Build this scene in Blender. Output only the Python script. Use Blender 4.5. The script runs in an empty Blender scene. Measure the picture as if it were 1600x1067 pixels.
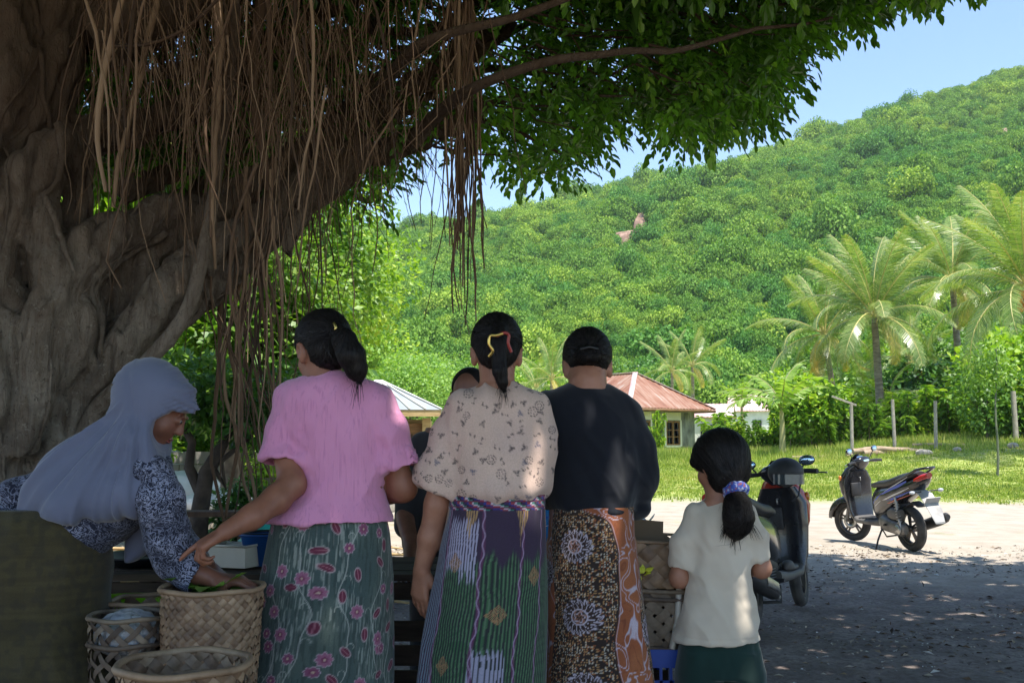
import bpy, math, random
import numpy as np
from mathutils import Vector, Matrix

SC = bpy.context.scene
COL = SC.collection
random.seed(7)
RNG = np.random.default_rng(7)
R = math.radians

# ------------------------------------------------------------------ camera
F_PX, HOR, CAM_H = 1556.0, 695.0, 1.2          # focal length in photo pixels, horizon row, eye height
PITCH = math.atan((HOR - 533.5) / F_PX)
cam_d = bpy.data.cameras.new('camera'); cam_d.lens = 35.0; cam_d.sensor_width = 36.0
cam_d.clip_start = 0.05; cam_d.clip_end = 3000
cam = bpy.data.objects.new('camera', cam_d); COL.objects.link(cam)
cam.location = (0, 0, CAM_H); cam.rotation_euler = (math.pi / 2 + PITCH, 0, 0)
SC.camera = cam

# ------------------------------------------------------------------ sky and sun
SUN_DIR = Vector((0.16, -0.30, 1.0)).normalized()
sun_el = math.asin(SUN_DIR.z); sun_az = math.atan2(SUN_DIR.x, SUN_DIR.y)
world = bpy.data.worlds.new('World'); SC.world = world; world.use_nodes = True
wn = world.node_tree; wn.nodes.clear()
sky = wn.nodes.new('ShaderNodeTexSky'); sky.sky_type = 'NISHITA'; sky.sun_disc = False
sky.sun_elevation = sun_el; sky.sun_rotation = sun_az
sky.air_density = 1.0; sky.dust_density = 0.0; sky.ozone_density = 2.0; sky.altitude = 200
bg = wn.nodes.new('ShaderNodeBackground'); bg.inputs['Strength'].default_value = 0.13
wo = wn.nodes.new('ShaderNodeOutputWorld')
wn.links.new(sky.outputs[0], bg.inputs[0]); wn.links.new(bg.outputs[0], wo.inputs[0])
sd = bpy.data.lights.new('sun', 'SUN'); sd.energy = 3.7; sd.angle = R(0.5); sd.color = (1.0, 0.955, 0.89)
so = bpy.data.objects.new('sun', sd); COL.objects.link(so)
so.rotation_euler = SUN_DIR.to_track_quat('Z', 'Y').to_euler(); so.location = (3, -5, 30)

SC.view_settings.view_transform = 'Standard'; SC.view_settings.look = 'None'
SC.view_settings.exposure = 1.2; SC.view_settings.gamma = 1.0
SC.view_settings.use_curve_mapping = False
SC.render.engine = 'CYCLES'
cy = SC.cycles
cy.use_denoising = True; cy.max_bounces = 8; cy.diffuse_bounces = 4; cy.glossy_bounces = 3
cy.transmission_bounces = 6; cy.transparent_max_bounces = 12; cy.sample_clamp_indirect = 8
cy.use_adaptive_sampling = True; cy.adaptive_threshold = 0.01
cy.caustics_reflective = False; cy.caustics_refractive = False

# ------------------------------------------------------------------ helpers
def P(px, py, Y):
    """world point at forward distance Y that lies on the sight line of a photo pixel"""
    u = (px - 800.0) / F_PX; v = (533.5 - py) / F_PX
    c, s = math.cos(PITCH), math.sin(PITCH)
    fy = c - s * v; fz = s + c * v
    k = Y / fy
    return np.array([u * k, Y, CAM_H + fz * k])

_T = np.random.default_rng(3).random((64, 64, 64)).astype(np.float32) * 2 - 1
def vnoise(p):
    p = np.asarray(p, dtype=np.float64)
    i = np.floor(p).astype(np.int64); f = (p - i); f = f * f * (3 - 2 * f)
    a = i & 63; b = (i + 1) & 63
    x0, y0, z0 = a[..., 0], a[..., 1], a[..., 2]; x1, y1, z1 = b[..., 0], b[..., 1], b[..., 2]
    fx, fy, fz = f[..., 0], f[..., 1], f[..., 2]
    def L(A, B, t): return A + (B - A) * t
    return L(L(L(_T[x0, y0, z0], _T[x1, y0, z0], fx), L(_T[x0, y1, z0], _T[x1, y1, z0], fx), fy),
             L(L(_T[x0, y0, z1], _T[x1, y0, z1], fx), L(_T[x0, y1, z1], _T[x1, y1, z1], fx), fy), fz)
def fbm(p, o=3):
    p = np.asarray(p, dtype=np.float64); s = 0; a = 1.0; t = 0
    for k in range(o):
        s = s + a * vnoise(p * (2.03 ** k) + 17.3 * k); t += a; a *= 0.5
    return s / t
def noise2(x, y, s, o=2, z=0.0):
    x = np.asarray(x, float); y = np.asarray(y, float)
    return fbm(np.stack([x * s, y * s, np.full_like(x, z)], -1), o)
def sstep(a, b, x):
    t = np.clip((x - a) / (b - a), 0, 1); return t * t * (3 - 2 * t)

def props(o, label=None, cat=None, group=None, kind=None):
    if label: o['label'] = label
    if cat: o['category'] = cat
    if group: o['group'] = group
    if kind: o['kind'] = kind
    return o
def thing(name, label, cat, loc=(0, 0, 0), rz=0.0, group=None, kind=None):
    o = bpy.data.objects.new(name, None); COL.objects.link(o)
    o.location = Vector([float(c) for c in loc]); o.rotation_euler = (0, 0, rz); o.empty_display_size = 0.1
    return props(o, label, cat, group, kind)

def raw_mesh(name, V, Fs, smooth=True, uv=None, attrs=None, midx=None):
    V = np.asarray(V, dtype=np.float32)
    if isinstance(Fs, np.ndarray): Fs = [Fs]
    Fs = [np.asarray(f, dtype=np.int32) for f in Fs if len(f)]
    me = bpy.data.meshes.new(name)
    me.vertices.add(len(V)); me.vertices.foreach_set('co', V.ravel())
    if Fs:
        li = np.concatenate([f.ravel() for f in Fs]); tot = np.concatenate([np.full(len(f), f.shape[1], np.int32) for f in Fs])
        st = np.concatenate([[0], np.cumsum(tot)[:-1]]).astype(np.int32)
        me.loops.add(len(li)); me.loops.foreach_set('vertex_index', li)
        me.polygons.add(len(tot)); me.polygons.foreach_set('loop_start', st)
        try: me.polygons.foreach_set('loop_total', tot)
        except Exception: pass
        me.polygons.foreach_set('use_smooth', np.full(len(tot), bool(smooth)))
        if midx is not None: me.polygons.foreach_set('material_index', np.asarray(midx, np.int32))
        if uv is not None:
            l = me.uv_layers.new(name='UVMap'); l.data.foreach_set('uv', np.asarray(uv, np.float32)[li].ravel())
    for k, a in (attrs or {}).items():
        a = np.asarray(a, np.float32)
        if a.ndim == 1:
            t = me.attributes.new(k, 'FLOAT', 'POINT'); t.data.foreach_set('value', a)
        elif a.shape[1] == 3:
            t = me.attributes.new(k, 'FLOAT_VECTOR', 'POINT'); t.data.foreach_set('vector', a.ravel())
        else:
            t = me.attributes.new(k, 'FLOAT_COLOR', 'POINT'); t.data.foreach_set('color', a.ravel())
    me.update(calc_edges=True); me.validate(verbose=False)
    return me
def link(name, me, mats, parent=None, loc=None, rot=None, scale=None):
    o = bpy.data.objects.new(name, me); COL.objects.link(o)
    if mats is not None and not me.materials:
        for m in (mats if isinstance(mats, (list, tuple)) else [mats]): me.materials.append(m)
    if parent: o.parent = parent
    if loc is not None: o.location = Vector([float(c) for c in loc])
    if rot is not None: o.rotation_euler = rot
    if scale is not None: o.scale = (scale,) * 3 if isinstance(scale, (int, float)) else scale
    return o
def copy_tree(o, parent=None):
    c = o.copy(); COL.objects.link(c)
    if parent is not None: c.parent = parent
    for ch in list(o.children): copy_tree(ch, c)
    return c

def rotm(ax, ay, az):
    return np.array(Matrix.Rotation(az, 3, 'Z') @ Matrix.Rotation(ay, 3, 'Y') @ Matrix.Rotation(ax, 3, 'X'))

class MB:
    """collects pieces into one mesh"""
    def __init__(s): s.V = []; s.F = {3: [], 4: []}; s.M = {3: [], 4: []}; s.n = 0; s.ngon = []; s.uv = []; s.A = []
    def add(s, V, F, m=0, uv=None, att=None):
        V = np.asarray(V, float); F = np.asarray(F, int)
        s.V.append(V); s.F[F.shape[1]].append(F + s.n); s.M[F.shape[1]].append(np.full(len(F), m)); s.n += len(V)
        s.uv.append(np.zeros((len(V), 2)) if uv is None else uv)
        s.A.append(np.zeros(len(V)) if att is None else np.broadcast_to(att, (len(V),)))
        return s
    def box(s, c, d, rot=None, m=0, taper=None):
        x, y, z = [q / 2 for q in d]
        V = np.array([[-x, -y, -z], [x, -y, -z], [x, y, -z], [-x, y, -z], [-x, -y, z], [x, -y, z], [x, y, z], [-x, y, z]], float)
        if taper is not None: V[4:, :2] *= taper
        if rot is not None: V = V @ np.asarray(rot).T
        return s.add(V + np.asarray(c), [[0, 3, 2, 1], [4, 5, 6, 7], [0, 1, 5, 4], [1, 2, 6, 5], [2, 3, 7, 6], [3, 0, 4, 7]], m)
    def bar(s, a, b, w, h=None, m=0, up=(0, 0, 1)):
        a = np.asarray(a, float); b = np.asarray(b, float); h = w if h is None else h
        d = b - a; L = np.linalg.norm(d); d = d / L; up = np.asarray(up, float)
        x = np.cross(d, up)
        if np.linalg.norm(x) < 1e-4: x = np.cross(d, [1, 0, 0])
        x /= np.linalg.norm(x); z = np.cross(x, d)
        return s.box((a + b) / 2, (w, L, h), np.stack([x, d, z], 1), m)
    def tube(s, pts, r, n=8, caps=True, m=0, flat=1.0, closed=False, up=None):
        pts = np.asarray(pts, float); k = len(pts); r = np.broadcast_to(np.asarray(r, float), (k,))
        T = np.gradient(pts, axis=0)
        if closed: T = np.roll(pts, -1, 0) - np.roll(pts, 1, 0)
        T /= (np.linalg.norm(T, axis=1, keepdims=True) + 1e-9)
        u = np.array(up, float) if up is not None else (np.array([0, 0, 1.]) if abs(T[0, 2]) < 0.9 else np.array([1., 0, 0]))
        N = []; 
        for i in range(k):
            u2 = u - T[i] * (u @ T[i]); l = np.linalg.norm(u2)
            if l < 1e-6: u2 = np.cross(T[i], [1, 0.3, 0.2]); l = np.linalg.norm(u2)
            u2 = u2 / l; N.append(u2); u = u2 if up is None else np.array(up, float)
        N = np.array(N); B = np.cross(T, N)
        a = np.linspace(0, 2 * math.pi, n, endpoint=False)
        V = pts[:, None] + r[:, None, None] * (np.cos(a)[None, :, None] * B[:, None] + flat * np.sin(a)[None, :, None] * N[:, None])
        V = V.reshape(-1, 3); F = []
        i = np.arange(k if closed else k - 1)[:, None]; j = np.arange(n)[None, :]
        i2 = (i + 1) % k; j2 = (j + 1) % n
        F = np.stack([i * n + j, i * n + j2 + 0 * i, i2 * n + j2, i2 * n + j], -1).reshape(-1, 4)
        L = np.concatenate([[0], np.cumsum(np.linalg.norm(np.diff(pts, axis=0), axis=1))])
        uv = np.stack([np.tile(a / 6.2832, k), np.repeat(L, n)], -1)
        s.add(V, F, m, uv)
        if caps and not closed:
            for e, sgn in ((0, 1), (k - 1, -1)):
                ring = V[e * n:(e + 1) * n]; c = ring.mean(0)
                VV = np.vstack([ring, c]); jj = np.arange(n)
                FF = np.stack([jj, (jj + 1) % n, np.full(n, n)], -1)
                s.add(VV, FF if sgn < 0 else FF[:, ::-1], m)
        return s
    def grid(s, V, closed_u=False, m=0, flip=False, uv=None):
        """V (rows, cols, 3) surface"""
        r, c = V.shape[:2]
        i = np.arange(r - 1)[:, None]; j = np.arange(c if closed_u else c - 1)[None, :]; j2 = (j + 1) % c
        F = np.stack([i * c + j, i * c + j2, (i + 1) * c + j2, (i + 1) * c + j], -1).reshape(-1, 4)
        return s.add(V.reshape(-1, 3), F[:, ::-1] if flip else F, m, uv)
    def lathe(s, prof, n=24, c=(0, 0, 0), m=0, rot=None, a0=0, a1=2 * math.pi):
        prof = np.asarray(prof, float); full = abs(a1 - a0 - 2 * math.pi) < 1e-6
        a = np.linspace(a0, a1, n, endpoint=not full)
        V = np.stack([prof[:, None, 0] * np.cos(a), prof[:, None, 0] * np.sin(a), np.repeat(prof[:, 1:2], len(a), 1)], -1)
        if rot is not None: V = V @ np.asarray(rot).T
        return s.grid(V + np.asarray(c), full, m)
    def ball(s, c, r, rot=None, n=10, m=0):
        t = np.linspace(-math.pi / 2, math.pi / 2, n // 2 + 2)
        V = np.stack([np.cos(t)[:, None] * np.cos(a) for a in [0]], 0)
        a = np.linspace(0, 2 * math.pi, n, endpoint=False); r = np.broadcast_to(np.asarray(r, float), (3,))
        V = np.stack([np.cos(t)[:, None] * np.cos(a), np.cos(t)[:, None] * np.sin(a), np.repeat(np.sin(t)[:, None], n, 1)], -1) * r
        if rot is not None: V = V @ np.asarray(rot).T
        return s.grid(V + np.asarray(c), True, m)
    def loft(s, secs, n=20, m=0, caps=True, rot=None):
        """secs: (x, yc, zc, ry, rz, exponent) sections along x"""
        a = np.linspace(0, 2 * math.pi, n, endpoint=False); Rg = []
        for (x, yc, zc, ry, rz, e) in secs:
            ca, sa = np.cos(a), np.sin(a)
            Rg.append(np.stack([np.full(n, x), yc + ry * np.sign(ca) * np.abs(ca) ** (2 / e), zc + rz * np.sign(sa) * np.abs(sa) ** (2 / e)], -1))
        V = np.array(Rg)
        if rot is not None: V = V @ np.asarray(rot).T
        s.grid(V, True, m)
        if caps:
            for ring, fl in ((V[0], True), (V[-1], False)):
                j = np.arange(n); FF = np.stack([j, (j + 1) % n, np.full(n, n)], -1)
                s.add(np.vstack([ring, ring.mean(0)]), FF[:, ::-1] if fl else FF, m)
        return s
    def arrays(s):
        return np.vstack(s.V), [np.vstack(s.F[k]) for k in (3, 4) if s.F[k]], np.concatenate([np.concatenate(s.M[k]) for k in (3, 4) if s.F[k]])
    def mesh(s, name, smooth=True, origin=None, attrs=None):
        V, F, M = s.arrays()
        if origin is not None: V = V - np.asarray(origin)
        return raw_mesh(name, V, F, smooth, uv=np.vstack(s.uv), midx=M, attrs=attrs)
    def build(s, name, mats, parent=None, smooth=True, origin=None, bevel=0, loc=None, rot=None, label=None, sharp=None, attrs=None):
        o = link(name, s.mesh(name, smooth, origin, attrs), mats, parent, loc, rot)
        if sharp:
            e = o.modifiers.new('split', 'EDGE_SPLIT'); e.split_angle = R(sharp)
        if bevel:
            b = o.modifiers.new('bevel', 'BEVEL'); b.width = bevel; b.segments = 2; b.limit_method = 'ANGLE'
            b.harden_normals = False
        if label: o['label'] = label
        return o

# ------------------------------------------------------------------ material helper
class NT:
    def __init__(s, name):
        s.m = bpy.data.materials.new(name); s.m.use_nodes = True; s.t = s.m.node_tree; s.t.nodes.clear()
        s.out = s.t.nodes.new('ShaderNodeOutputMaterial')
    def n(s, typ, **kw):
        nd = s.t.nodes.new('ShaderNode' + typ)
        for k, v in kw.items():
            if hasattr(nd, k) and not k.startswith('i_'): setattr(nd, k, v)
        return nd
    def set(s, nd, key, v):
        i = nd.inputs[key]
        if isinstance(v, bpy.types.NodeSocket): s.t.links.new(v, i)
        else:
            if hasattr(i, 'default_value'):
                dv = i.default_value
                if hasattr(dv, '__len__') and not hasattr(v, '__len__'): v = (v,) * len(dv)
                if hasattr(dv, '__len__') and len(dv) == 4 and len(v) == 3: v = tuple(v) + (1,)
                i.default_value = v
    def coord(s, kind='Object', scale=(1, 1, 1), rot=(0, 0, 0)):
        if kind == 'World': src = s.n('NewGeometry').outputs['Position']
        elif kind == 'flow': a = s.n('Attribute'); a.attribute_name = 'flow'; src = a.outputs['Vector']
        else: src = s.n('TexCoord').outputs[kind]
        mp = s.n('Mapping'); s.set(mp, 'Vector', src); s.set(mp, 'Scale', scale); s.set(mp, 'Rotation', rot)
        return mp.outputs[0]
    def noise(s, co, scale=5, detail=4, rough=0.55, dist=0.0):
        t = s.n('TexNoise'); s.set(t, 'Vector', co); s.set(t, 'Scale', scale); s.set(t, 'Detail', detail); s.set(t, 'Roughness', rough); s.set(t, 'Distortion', dist)
        return t.outputs['Fac']
    def ramp(s, fac, stops, interp='LINEAR'):
        r = s.n('ValToRGB'); r.color_ramp.interpolation = interp
        el = r.color_ramp.elements
        while len(el) < len(stops): el.new(0.5)
        for e, (p, c) in zip(el, stops):
            e.position = p; e.color = tuple(c) + (1,) if hasattr(c, '__len__') and len(c) == 3 else ((c, c, c, 1) if not hasattr(c, '__len__') else c)
        s.set(r, 'Fac', fac); return r.outputs[0]
    def mix(s, f, a, b, mode='MIX'):
        m = s.n('Mix'); m.data_type = 'RGBA'; m.blend_type = mode
        s.set(m, 0, f); s.set(m, 6, a); s.set(m, 7, b); return m.outputs[2]
    def math(s, op, a, b=0.0, c=None):
        m = s.n('Math'); m.operation = op; s.set(m, 0, a); s.set(m, 1, b)
        if c is not None: s.set(m, 2, c)
        return m.outputs[0]
    def attr(s, name, out='Fac', inst=False):
        a = s.n('Attribute'); a.attribute_name = name
        if inst: a.attribute_type = 'INSTANCER'
        return a.outputs[out]
    def bump(s, h, strength=0.4, dist=0.01, normal=None):
        b = s.n('Bump'); s.set(b, 'Height', h); s.set(b, 'Strength', strength); s.set(b, 'Distance', dist)
        if normal is not None: s.set(b, 'Normal', normal)
        return b.outputs[0]
    def principled(s, color, rough=0.6, normal=None, **kw):
        p = s.n('BsdfPrincipled'); s.set(p, 'Base Color', color); s.set(p, 'Roughness', rough)
        if normal is not None: s.set(p, 'Normal', normal)
        for k, v in kw.items(): s.set(p, k.replace('_', ' '), v)
        s.t.links.new(p.outputs[0], s.out.inputs[0]); s.p = p
        return s.m
def H(h):
    """0-255 sRGB triple to linear"""
    return tuple((c / 255 / 12.92) if c / 255 <= 0.04045 else ((c / 255 + 0.055) / 1.055) ** 2.4 for c in h)

def simple(name, c1, c2=None, scale=6.0, rough=0.6, bump=0.0, bscale=40.0, co='Object', stretch=(1, 1, 1), bdist=0.005, detail=5, contrast=(0.35, 0.65), **kw):
    n = NT(name); c = n.coord(co, stretch)
    col = c1
    if c2 is not None: col = n.ramp(n.noise(c, scale, detail), [(contrast[0], c1), (contrast[1], c2)])
    nm = n.bump(n.noise(c, bscale, 4), bump, bdist) if bump else None
    return n.principled(col, rough, nm, **kw)

def leaf_mat(name, cols, trans=0.35, rough=0.45, inst=False, tcol=None, spec=0.5):
    """leaves: colour from a per-leaf tint; light also passes through them"""
    n = NT(name)
    t = n.attr('tint')
    c = n.ramp(t, [(i / (len(cols) - 1), c) for i, c in enumerate(cols)])
    if inst:
        it = n.attr('itint', inst=True)
        c2 = n.ramp(it, [(0.0, (0.55, 0.85, 0.9)), (0.35, (0.8, 0.95, 0.8)), (0.7, (1.05, 1.1, 0.9)), (1.0, (1.5, 1.35, 1.0))])
        c = n.mix(1.0, c, c2, 'MULTIPLY')
    p = n.n('BsdfPrincipled'); n.set(p, 'Base Color', c); n.set(p, 'Roughness', rough); n.set(p, 'Specular IOR Level', spec)
    tr = n.n('BsdfTranslucent')
    tc = n.mix(1.0, c, tcol or (1.25, 1.35, 0.45), 'MULTIPLY'); n.set(tr, 'Color', tc)
    mx = n.n('MixShader'); n.set(mx, 0, trans); n.t.links.new(p.outputs[0], mx.inputs[1]); n.t.links.new(tr.outputs[0], mx.inputs[2])
    n.t.links.new(mx.outputs[0], n.out.inputs[0]); return n.m

# leaf template: two folded halves, 6 verts; x along the leaf, unit length
LEAF6 = np.array([[0, 0, 0], [0.3, 0.19, 0.05], [0.68, 0.15, 0.03], [1, 0, -0.1], [0.68, -0.15, 0.03], [0.3, -0.19, 0.05]], float)
LEAF6F = np.array([[0, 3, 2, 1], [0, 5, 4, 3]])
LEAF4 = np.array([[0, 0, 0], [0.5, 0.26, 0], [1, 0, -0.05], [0.5, -0.26, 0]], float)
LEAF4F = np.array([[0, 1, 2, 3]])
def frames(fwd, up):
    fwd = fwd / (np.linalg.norm(fwd, axis=1, keepdims=True) + 1e-9)
    y = np.cross(up, fwd); y /= (np.linalg.norm(y, axis=1, keepdims=True) + 1e-9)
    return np.stack([fwd, y, np.cross(fwd, y)], 2)      # columns
def stamp(tv, tf, pos, M, size):
    """place template tv/tf at every pos with 3x3 matrices M (n,3,3) and sizes"""
    n = len(pos)
    V = np.einsum('nij,vj->nvi', M, tv) * np.asarray(size).reshape(-1, 1, 1) + pos[:, None]
    F = (tf[None] + (np.arange(n) * len(tv))[:, None, None]).reshape(-1, tf.shape[1])
    return V.reshape(-1, 3), F
def rdirs(n, rng=None):
    v = (rng or RNG).normal(size=(n, 3)); return v / np.linalg.norm(v, axis=1, keepdims=True)
def leaf_cloud(blobs, n, size, rng, shell=0.5, tpl='4', droop=0.35, width=1.0, out=0.3):
    """leaves spread through ellipsoid blobs [(c, r3)], denser to their outside"""
    w = np.array([b[1][0] * b[1][1] for b in blobs]); w = w / w.sum()
    k = rng.choice(len(blobs), n, p=w)
    C = np.array([b[0] for b in blobs])[k]; Rr = np.array([b[1] for b in blobs])[k]
    d = rdirs(n, rng); rad = shell + (1 - shell) * rng.random(n) ** 0.6
    lump = 1 + 0.22 * vnoise(d * 2.3 + C * 0.7)
    pos = C + d * Rr * (rad * lump)[:, None]
    fwd = d * 0.8 + rdirs(n, rng) * 0.9; fwd[:, 2] -= droop
    up = rdirs(n, rng) * 0.7 + np.array([0, 0, 1.0]) + out * d
    if out > 1: fwd = rdirs(n, rng) + 0.15 * d
    tv, tf = (LEAF6, LEAF6F) if tpl == '6' else (LEAF4, LEAF4F)
    tv = tv * np.array([1, width, 1])
    sz = size * (0.65 + 0.7 * rng.random(n))
    V, F = stamp(tv, tf, pos, frames(fwd, up), sz)
    tint = np.clip(0.5 + 0.28 * rng.normal(size=n) * 0.7 + 0.25 * vnoise(pos * 0.9), 0, 1)
    return V, F, np.repeat(tint, len(tv))
# ================================================================== GROUND
def gz(x, y):
    x = np.asarray(x, float); y = np.asarray(y, float)
    z = 0.75 * sstep(17, 38, y) + 0.55 * sstep(24, 36, y) * sstep(9, 17, x)
    z = z + 0.018 * noise2(x, y, 0.9) * sstep(0, 3, y) + 0.25 * noise2(x, y, 0.12, 2, 5.0) * sstep(20, 30, y) * (1 - sstep(60, 80, y)) * 0.5
    return z - 1.5 * sstep(110, 400, np.hypot(x, y))
def axis_pts(segs):
    out = []
    for a, b, st in segs: out.append(np.arange(a, b, st))
    return np.concatenate(out + [[segs[-1][1]]])
xs = axis_pts([(-900, -100, 60), (-100, -20, 5), (-20, -4.5, 0.5), (-4.5, 8, 0.045), (8, 30, 0.5), (30, 100, 5), (100, 900, 60)])
ys = axis_pts([(-900, -100, 80), (-100, -10, 6), (-10, 2.0, 0.6), (2.0, 12.5, 0.045), (12.5, 40, 0.2), (40, 80, 1.0), (80, 160, 8), (160, 1200, 60)])
X, Y = np.meshgrid(xs, ys)
Z = gz(X, Y)
near = sstep(8.6, 7.6, np.abs(X - 1.5) * 0.9) * sstep(13, 11.5, Y) * sstep(1.6, 2.6, Y)
rough = 0.5 * noise2(X, Y, 3.1, 2, 1.0) + 0.5 * noise2(X, Y * 1.6, 9.0, 2, 2.0)
Z = Z + near * (0.020 * rough + 0.010 * np.abs(noise2(X, Y, 22.0, 1, 4.0)))
V = np.stack([X, Y, Z], -1).reshape(-1, 3)
r_, c_ = X.shape
i = np.arange(r_ - 1)[:, None]; j = np.arange(c_ - 1)[None, :]
Fg = np.stack([i * c_ + j, i * c_ + j + 1, (i + 1) * c_ + j + 1, (i + 1) * c_ + j], -1).reshape(-1, 4)
def ground_mat():
    n = NT('earth_and_grass'); co = n.coord('World')
    sep = n.n('SeparateXYZ'); n.set(sep, 0, co); x, y = sep.outputs[0], sep.outputs[1]
    big = n.noise(co, 0.35, 5, 0.6); mid = n.noise(co, 2.2, 6, 0.65); fine = n.noise(co, 26, 5, 0.7); tiny = n.noise(co, 130, 3, 0.7)
    # pale packed dirt of the track
    pale = n.ramp(mid, [(0.25, H((152, 142, 126))), (0.5, H((176, 167, 151))), (0.8, H((192, 184, 170)))])
    pale = n.mix(n.math('MULTIPLY', fine, 0.45), pale, H((150, 130, 112)))
    # dark trodden soil with humus under the tree
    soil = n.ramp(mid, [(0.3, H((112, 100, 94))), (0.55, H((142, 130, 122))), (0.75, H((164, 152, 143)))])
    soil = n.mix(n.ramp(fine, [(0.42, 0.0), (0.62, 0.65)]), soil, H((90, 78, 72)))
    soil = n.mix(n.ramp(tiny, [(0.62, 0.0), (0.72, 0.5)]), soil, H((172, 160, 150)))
    wob = n.math('MULTIPLY', n.math('SUBTRACT', big, 0.5), 5.0)
    yy = n.math('ADD', y, wob)
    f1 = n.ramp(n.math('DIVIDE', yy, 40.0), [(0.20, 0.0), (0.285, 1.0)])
    f1 = n.math('MAXIMUM', f1, n.ramp(n.math('DIVIDE', n.math('ADD', yy, 20.0), 20.0), [(0.90, 1.0), (1.0, 0.0)]))  # unseen ground behind the camera made pale to bounce warm light onto the women
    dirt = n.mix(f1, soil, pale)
    grass = n.ramp(n.noise(co, 3.0, 6, 0.7), [(0.3, H((112, 128, 58))), (0.5, H((146, 158, 80))), (0.72, H((174, 174, 108)))])
    grass = n.mix(n.ramp(n.noise(co, 1.1, 5, 0.6), [(0.56, 0.0), (0.68, 0.8)]), grass, H((172, 160, 128)))
    edge = n.math('ADD', n.math('ADD', y, n.math('MULTIPLY', n.math('SUBTRACT', mid, 0.5), 2.2)), n.math('MULTIPLY', x, 0.06))
    f2 = n.ramp(n.math('DIVIDE', edge, 40.0), [(0.505, 0.0), (0.545, 1.0)])
    lx = n.ramp(n.math('DIVIDE', n.math('ADD', x, 10.0), 20.0), [(0.44, 0.0), (0.50, 1.0)])   # open dirt yard on the left
    f2 = n.math('MULTIPLY', f2, lx)
    col = n.mix(f2, dirt, grass)
    patch = n.ramp(n.noise(co, 0.9, 5, 0.7), [(0.60, 0.0), (0.66, 0.75)])
    pz = n.math('MULTIPLY', patch, n.ramp(n.math('DIVIDE', y, 40.0), [(0.27, 0.0), (0.3, 1.0)]))
    col = n.mix(n.math('MULTIPLY', pz, 0.5), col, H((128, 138, 74)))
    h = n.math('ADD', n.math('MULTIPLY', fine, 0.7), n.math('MULTIPLY', tiny, 0.3))
    nm = n.bump(h, 0.6, 0.02)
    return n.principled(col, 0.95, nm, Specular_IOR_Level=0.2)
MG = ground_mat()
ground = link('ground', raw_mesh('ground', V, Fg), MG); ground['kind'] = 'structure'

# leaf litter, chips and scraps on the shaded soil
def litter():
    rng = np.random.default_rng(11); n = 42000
    x = rng.uniform(-4.2, 8, n); y = 2.5 + 9.5 * rng.random(n) ** 0.8
    dens = noise2(x, y, 0.8, 2, 9.0); keep = rng.random(n) < 0.45 + 0.9 * dens
    x, y = x[keep], y[keep]; n = len(x)
    base = np.array([np.interp(0, [0], [0])]);
    z = gz(x, y) + 0.020 * (0.5 * noise2(x, y, 3.1, 2, 1.0) + 0.5 * noise2(x, y * 1.6, 9.0, 2, 2.0)) + 0.010 * np.abs(noise2(x, y, 22.0, 1, 4.0)) + 0.006
    pos = np.stack([x, y, z], -1); fwd = rdirs(n, rng) * np.array([1, 1, 0.18])
    up = rdirs(n, rng) * 0.45 + np.array([0, 0, 1.0])
    tv = LEAF4 * np.array([1, 1, 1]); tv[1, 2] = 0.12; tv[3, 2] = 0.12
    Vv, Ff = stamp(tv, LEAF4F, pos, frames(fwd, up), 0.016 + 0.050 * rng.random(n) ** 3)
    return Vv, Ff, np.repeat(rng.random(n), 4)
Vv, Ff, tt = litter()
m_litter = NT('dry_litter')
m_litter.principled(m_litter.ramp(m_litter.attr('tint'), [(0, H((58, 44, 36))), (0.45, H((96, 76, 58))), (0.72, H((150, 128, 100))), (0.9, H((190, 178, 162))), (1, H((215, 215, 215)))]), 0.7)
props(link('leaf_litter', raw_mesh('leaf_litter', Vv, Ff, False, attrs={'tint': tt}), m_litter.m), 'dry fallen leaves and scraps on the shaded dirt', 'leaf litter', kind='stuff')

# grass tufts
def grass():
    rng = np.random.default_rng(12); n = 60000
    y = 18.5 + 26 * rng.random(n) ** 0.9; x = rng.uniform(-1.5, 1, n) + rng.random(n) * (y * 0.62)
    e = y + 0.06 * x + 1.2 * noise2(x, y, 0.5)
    d = 0.5 + 0.7 * noise2(x, y, 0.35, 3, 8.0)
    keep = (rng.random(n) < sstep(20.3, 22.5, e) * (0.35 + d)) & (np.hypot(x - 8, y - 55) > 3)
    x, y = x[keep], y[keep]; n = len(x)
    tall = 0.03 + 0.035 * rng.random(n) + 0.07 * np.clip(noise2(x, y, 0.6, 2, 3.0), 0, 1) + 0.25 * sstep(30, 37, y) * rng.random(n)
    k = 5
    pos = np.repeat(np.stack([x, y, gz(x, y) - 0.01], -1), k, 0); pos[:, :2] += rng.normal(0, 0.06, (n * k, 2))
    hh = np.repeat(tall, k) * (0.6 + 0.8 * rng.random(n * k))
    a = rng.random(n * k) * 6.283; lean = 0.5 * rng.random(n * k)
    w = 0.010 + 0.012 * rng.random(n * k)
    dx = np.stack([np.cos(a), np.sin(a), 0 * a], -1); ln = np.stack([np.cos(a + 1.57), np.sin(a + 1.57), 0 * a], -1)
    A = pos - dx * w[:, None]; B = pos + dx * w[:, None]; C = pos + ln * (hh * lean)[:, None] + np.array([0, 0, 1]) * hh[:, None]
    Vv = np.stack([A, B, C], 1).reshape(-1, 3); Ff = np.arange(n * k * 3).reshape(-1, 3)
    t = np.clip(0.5 + 0.3 * rng.normal(size=n) + 0.4 * noise2(x, y, 0.4, 2, 6.0), 0, 1)
    return Vv, Ff, np.repeat(t, 3 * k)
Vv, Ff, tt = grass()
m_grass = leaf_mat('grass_blades', [H((96, 118, 42)), H((136, 156, 62)), H((168, 180, 84)), H((200, 190, 118))], 0.4, 0.6)
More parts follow.
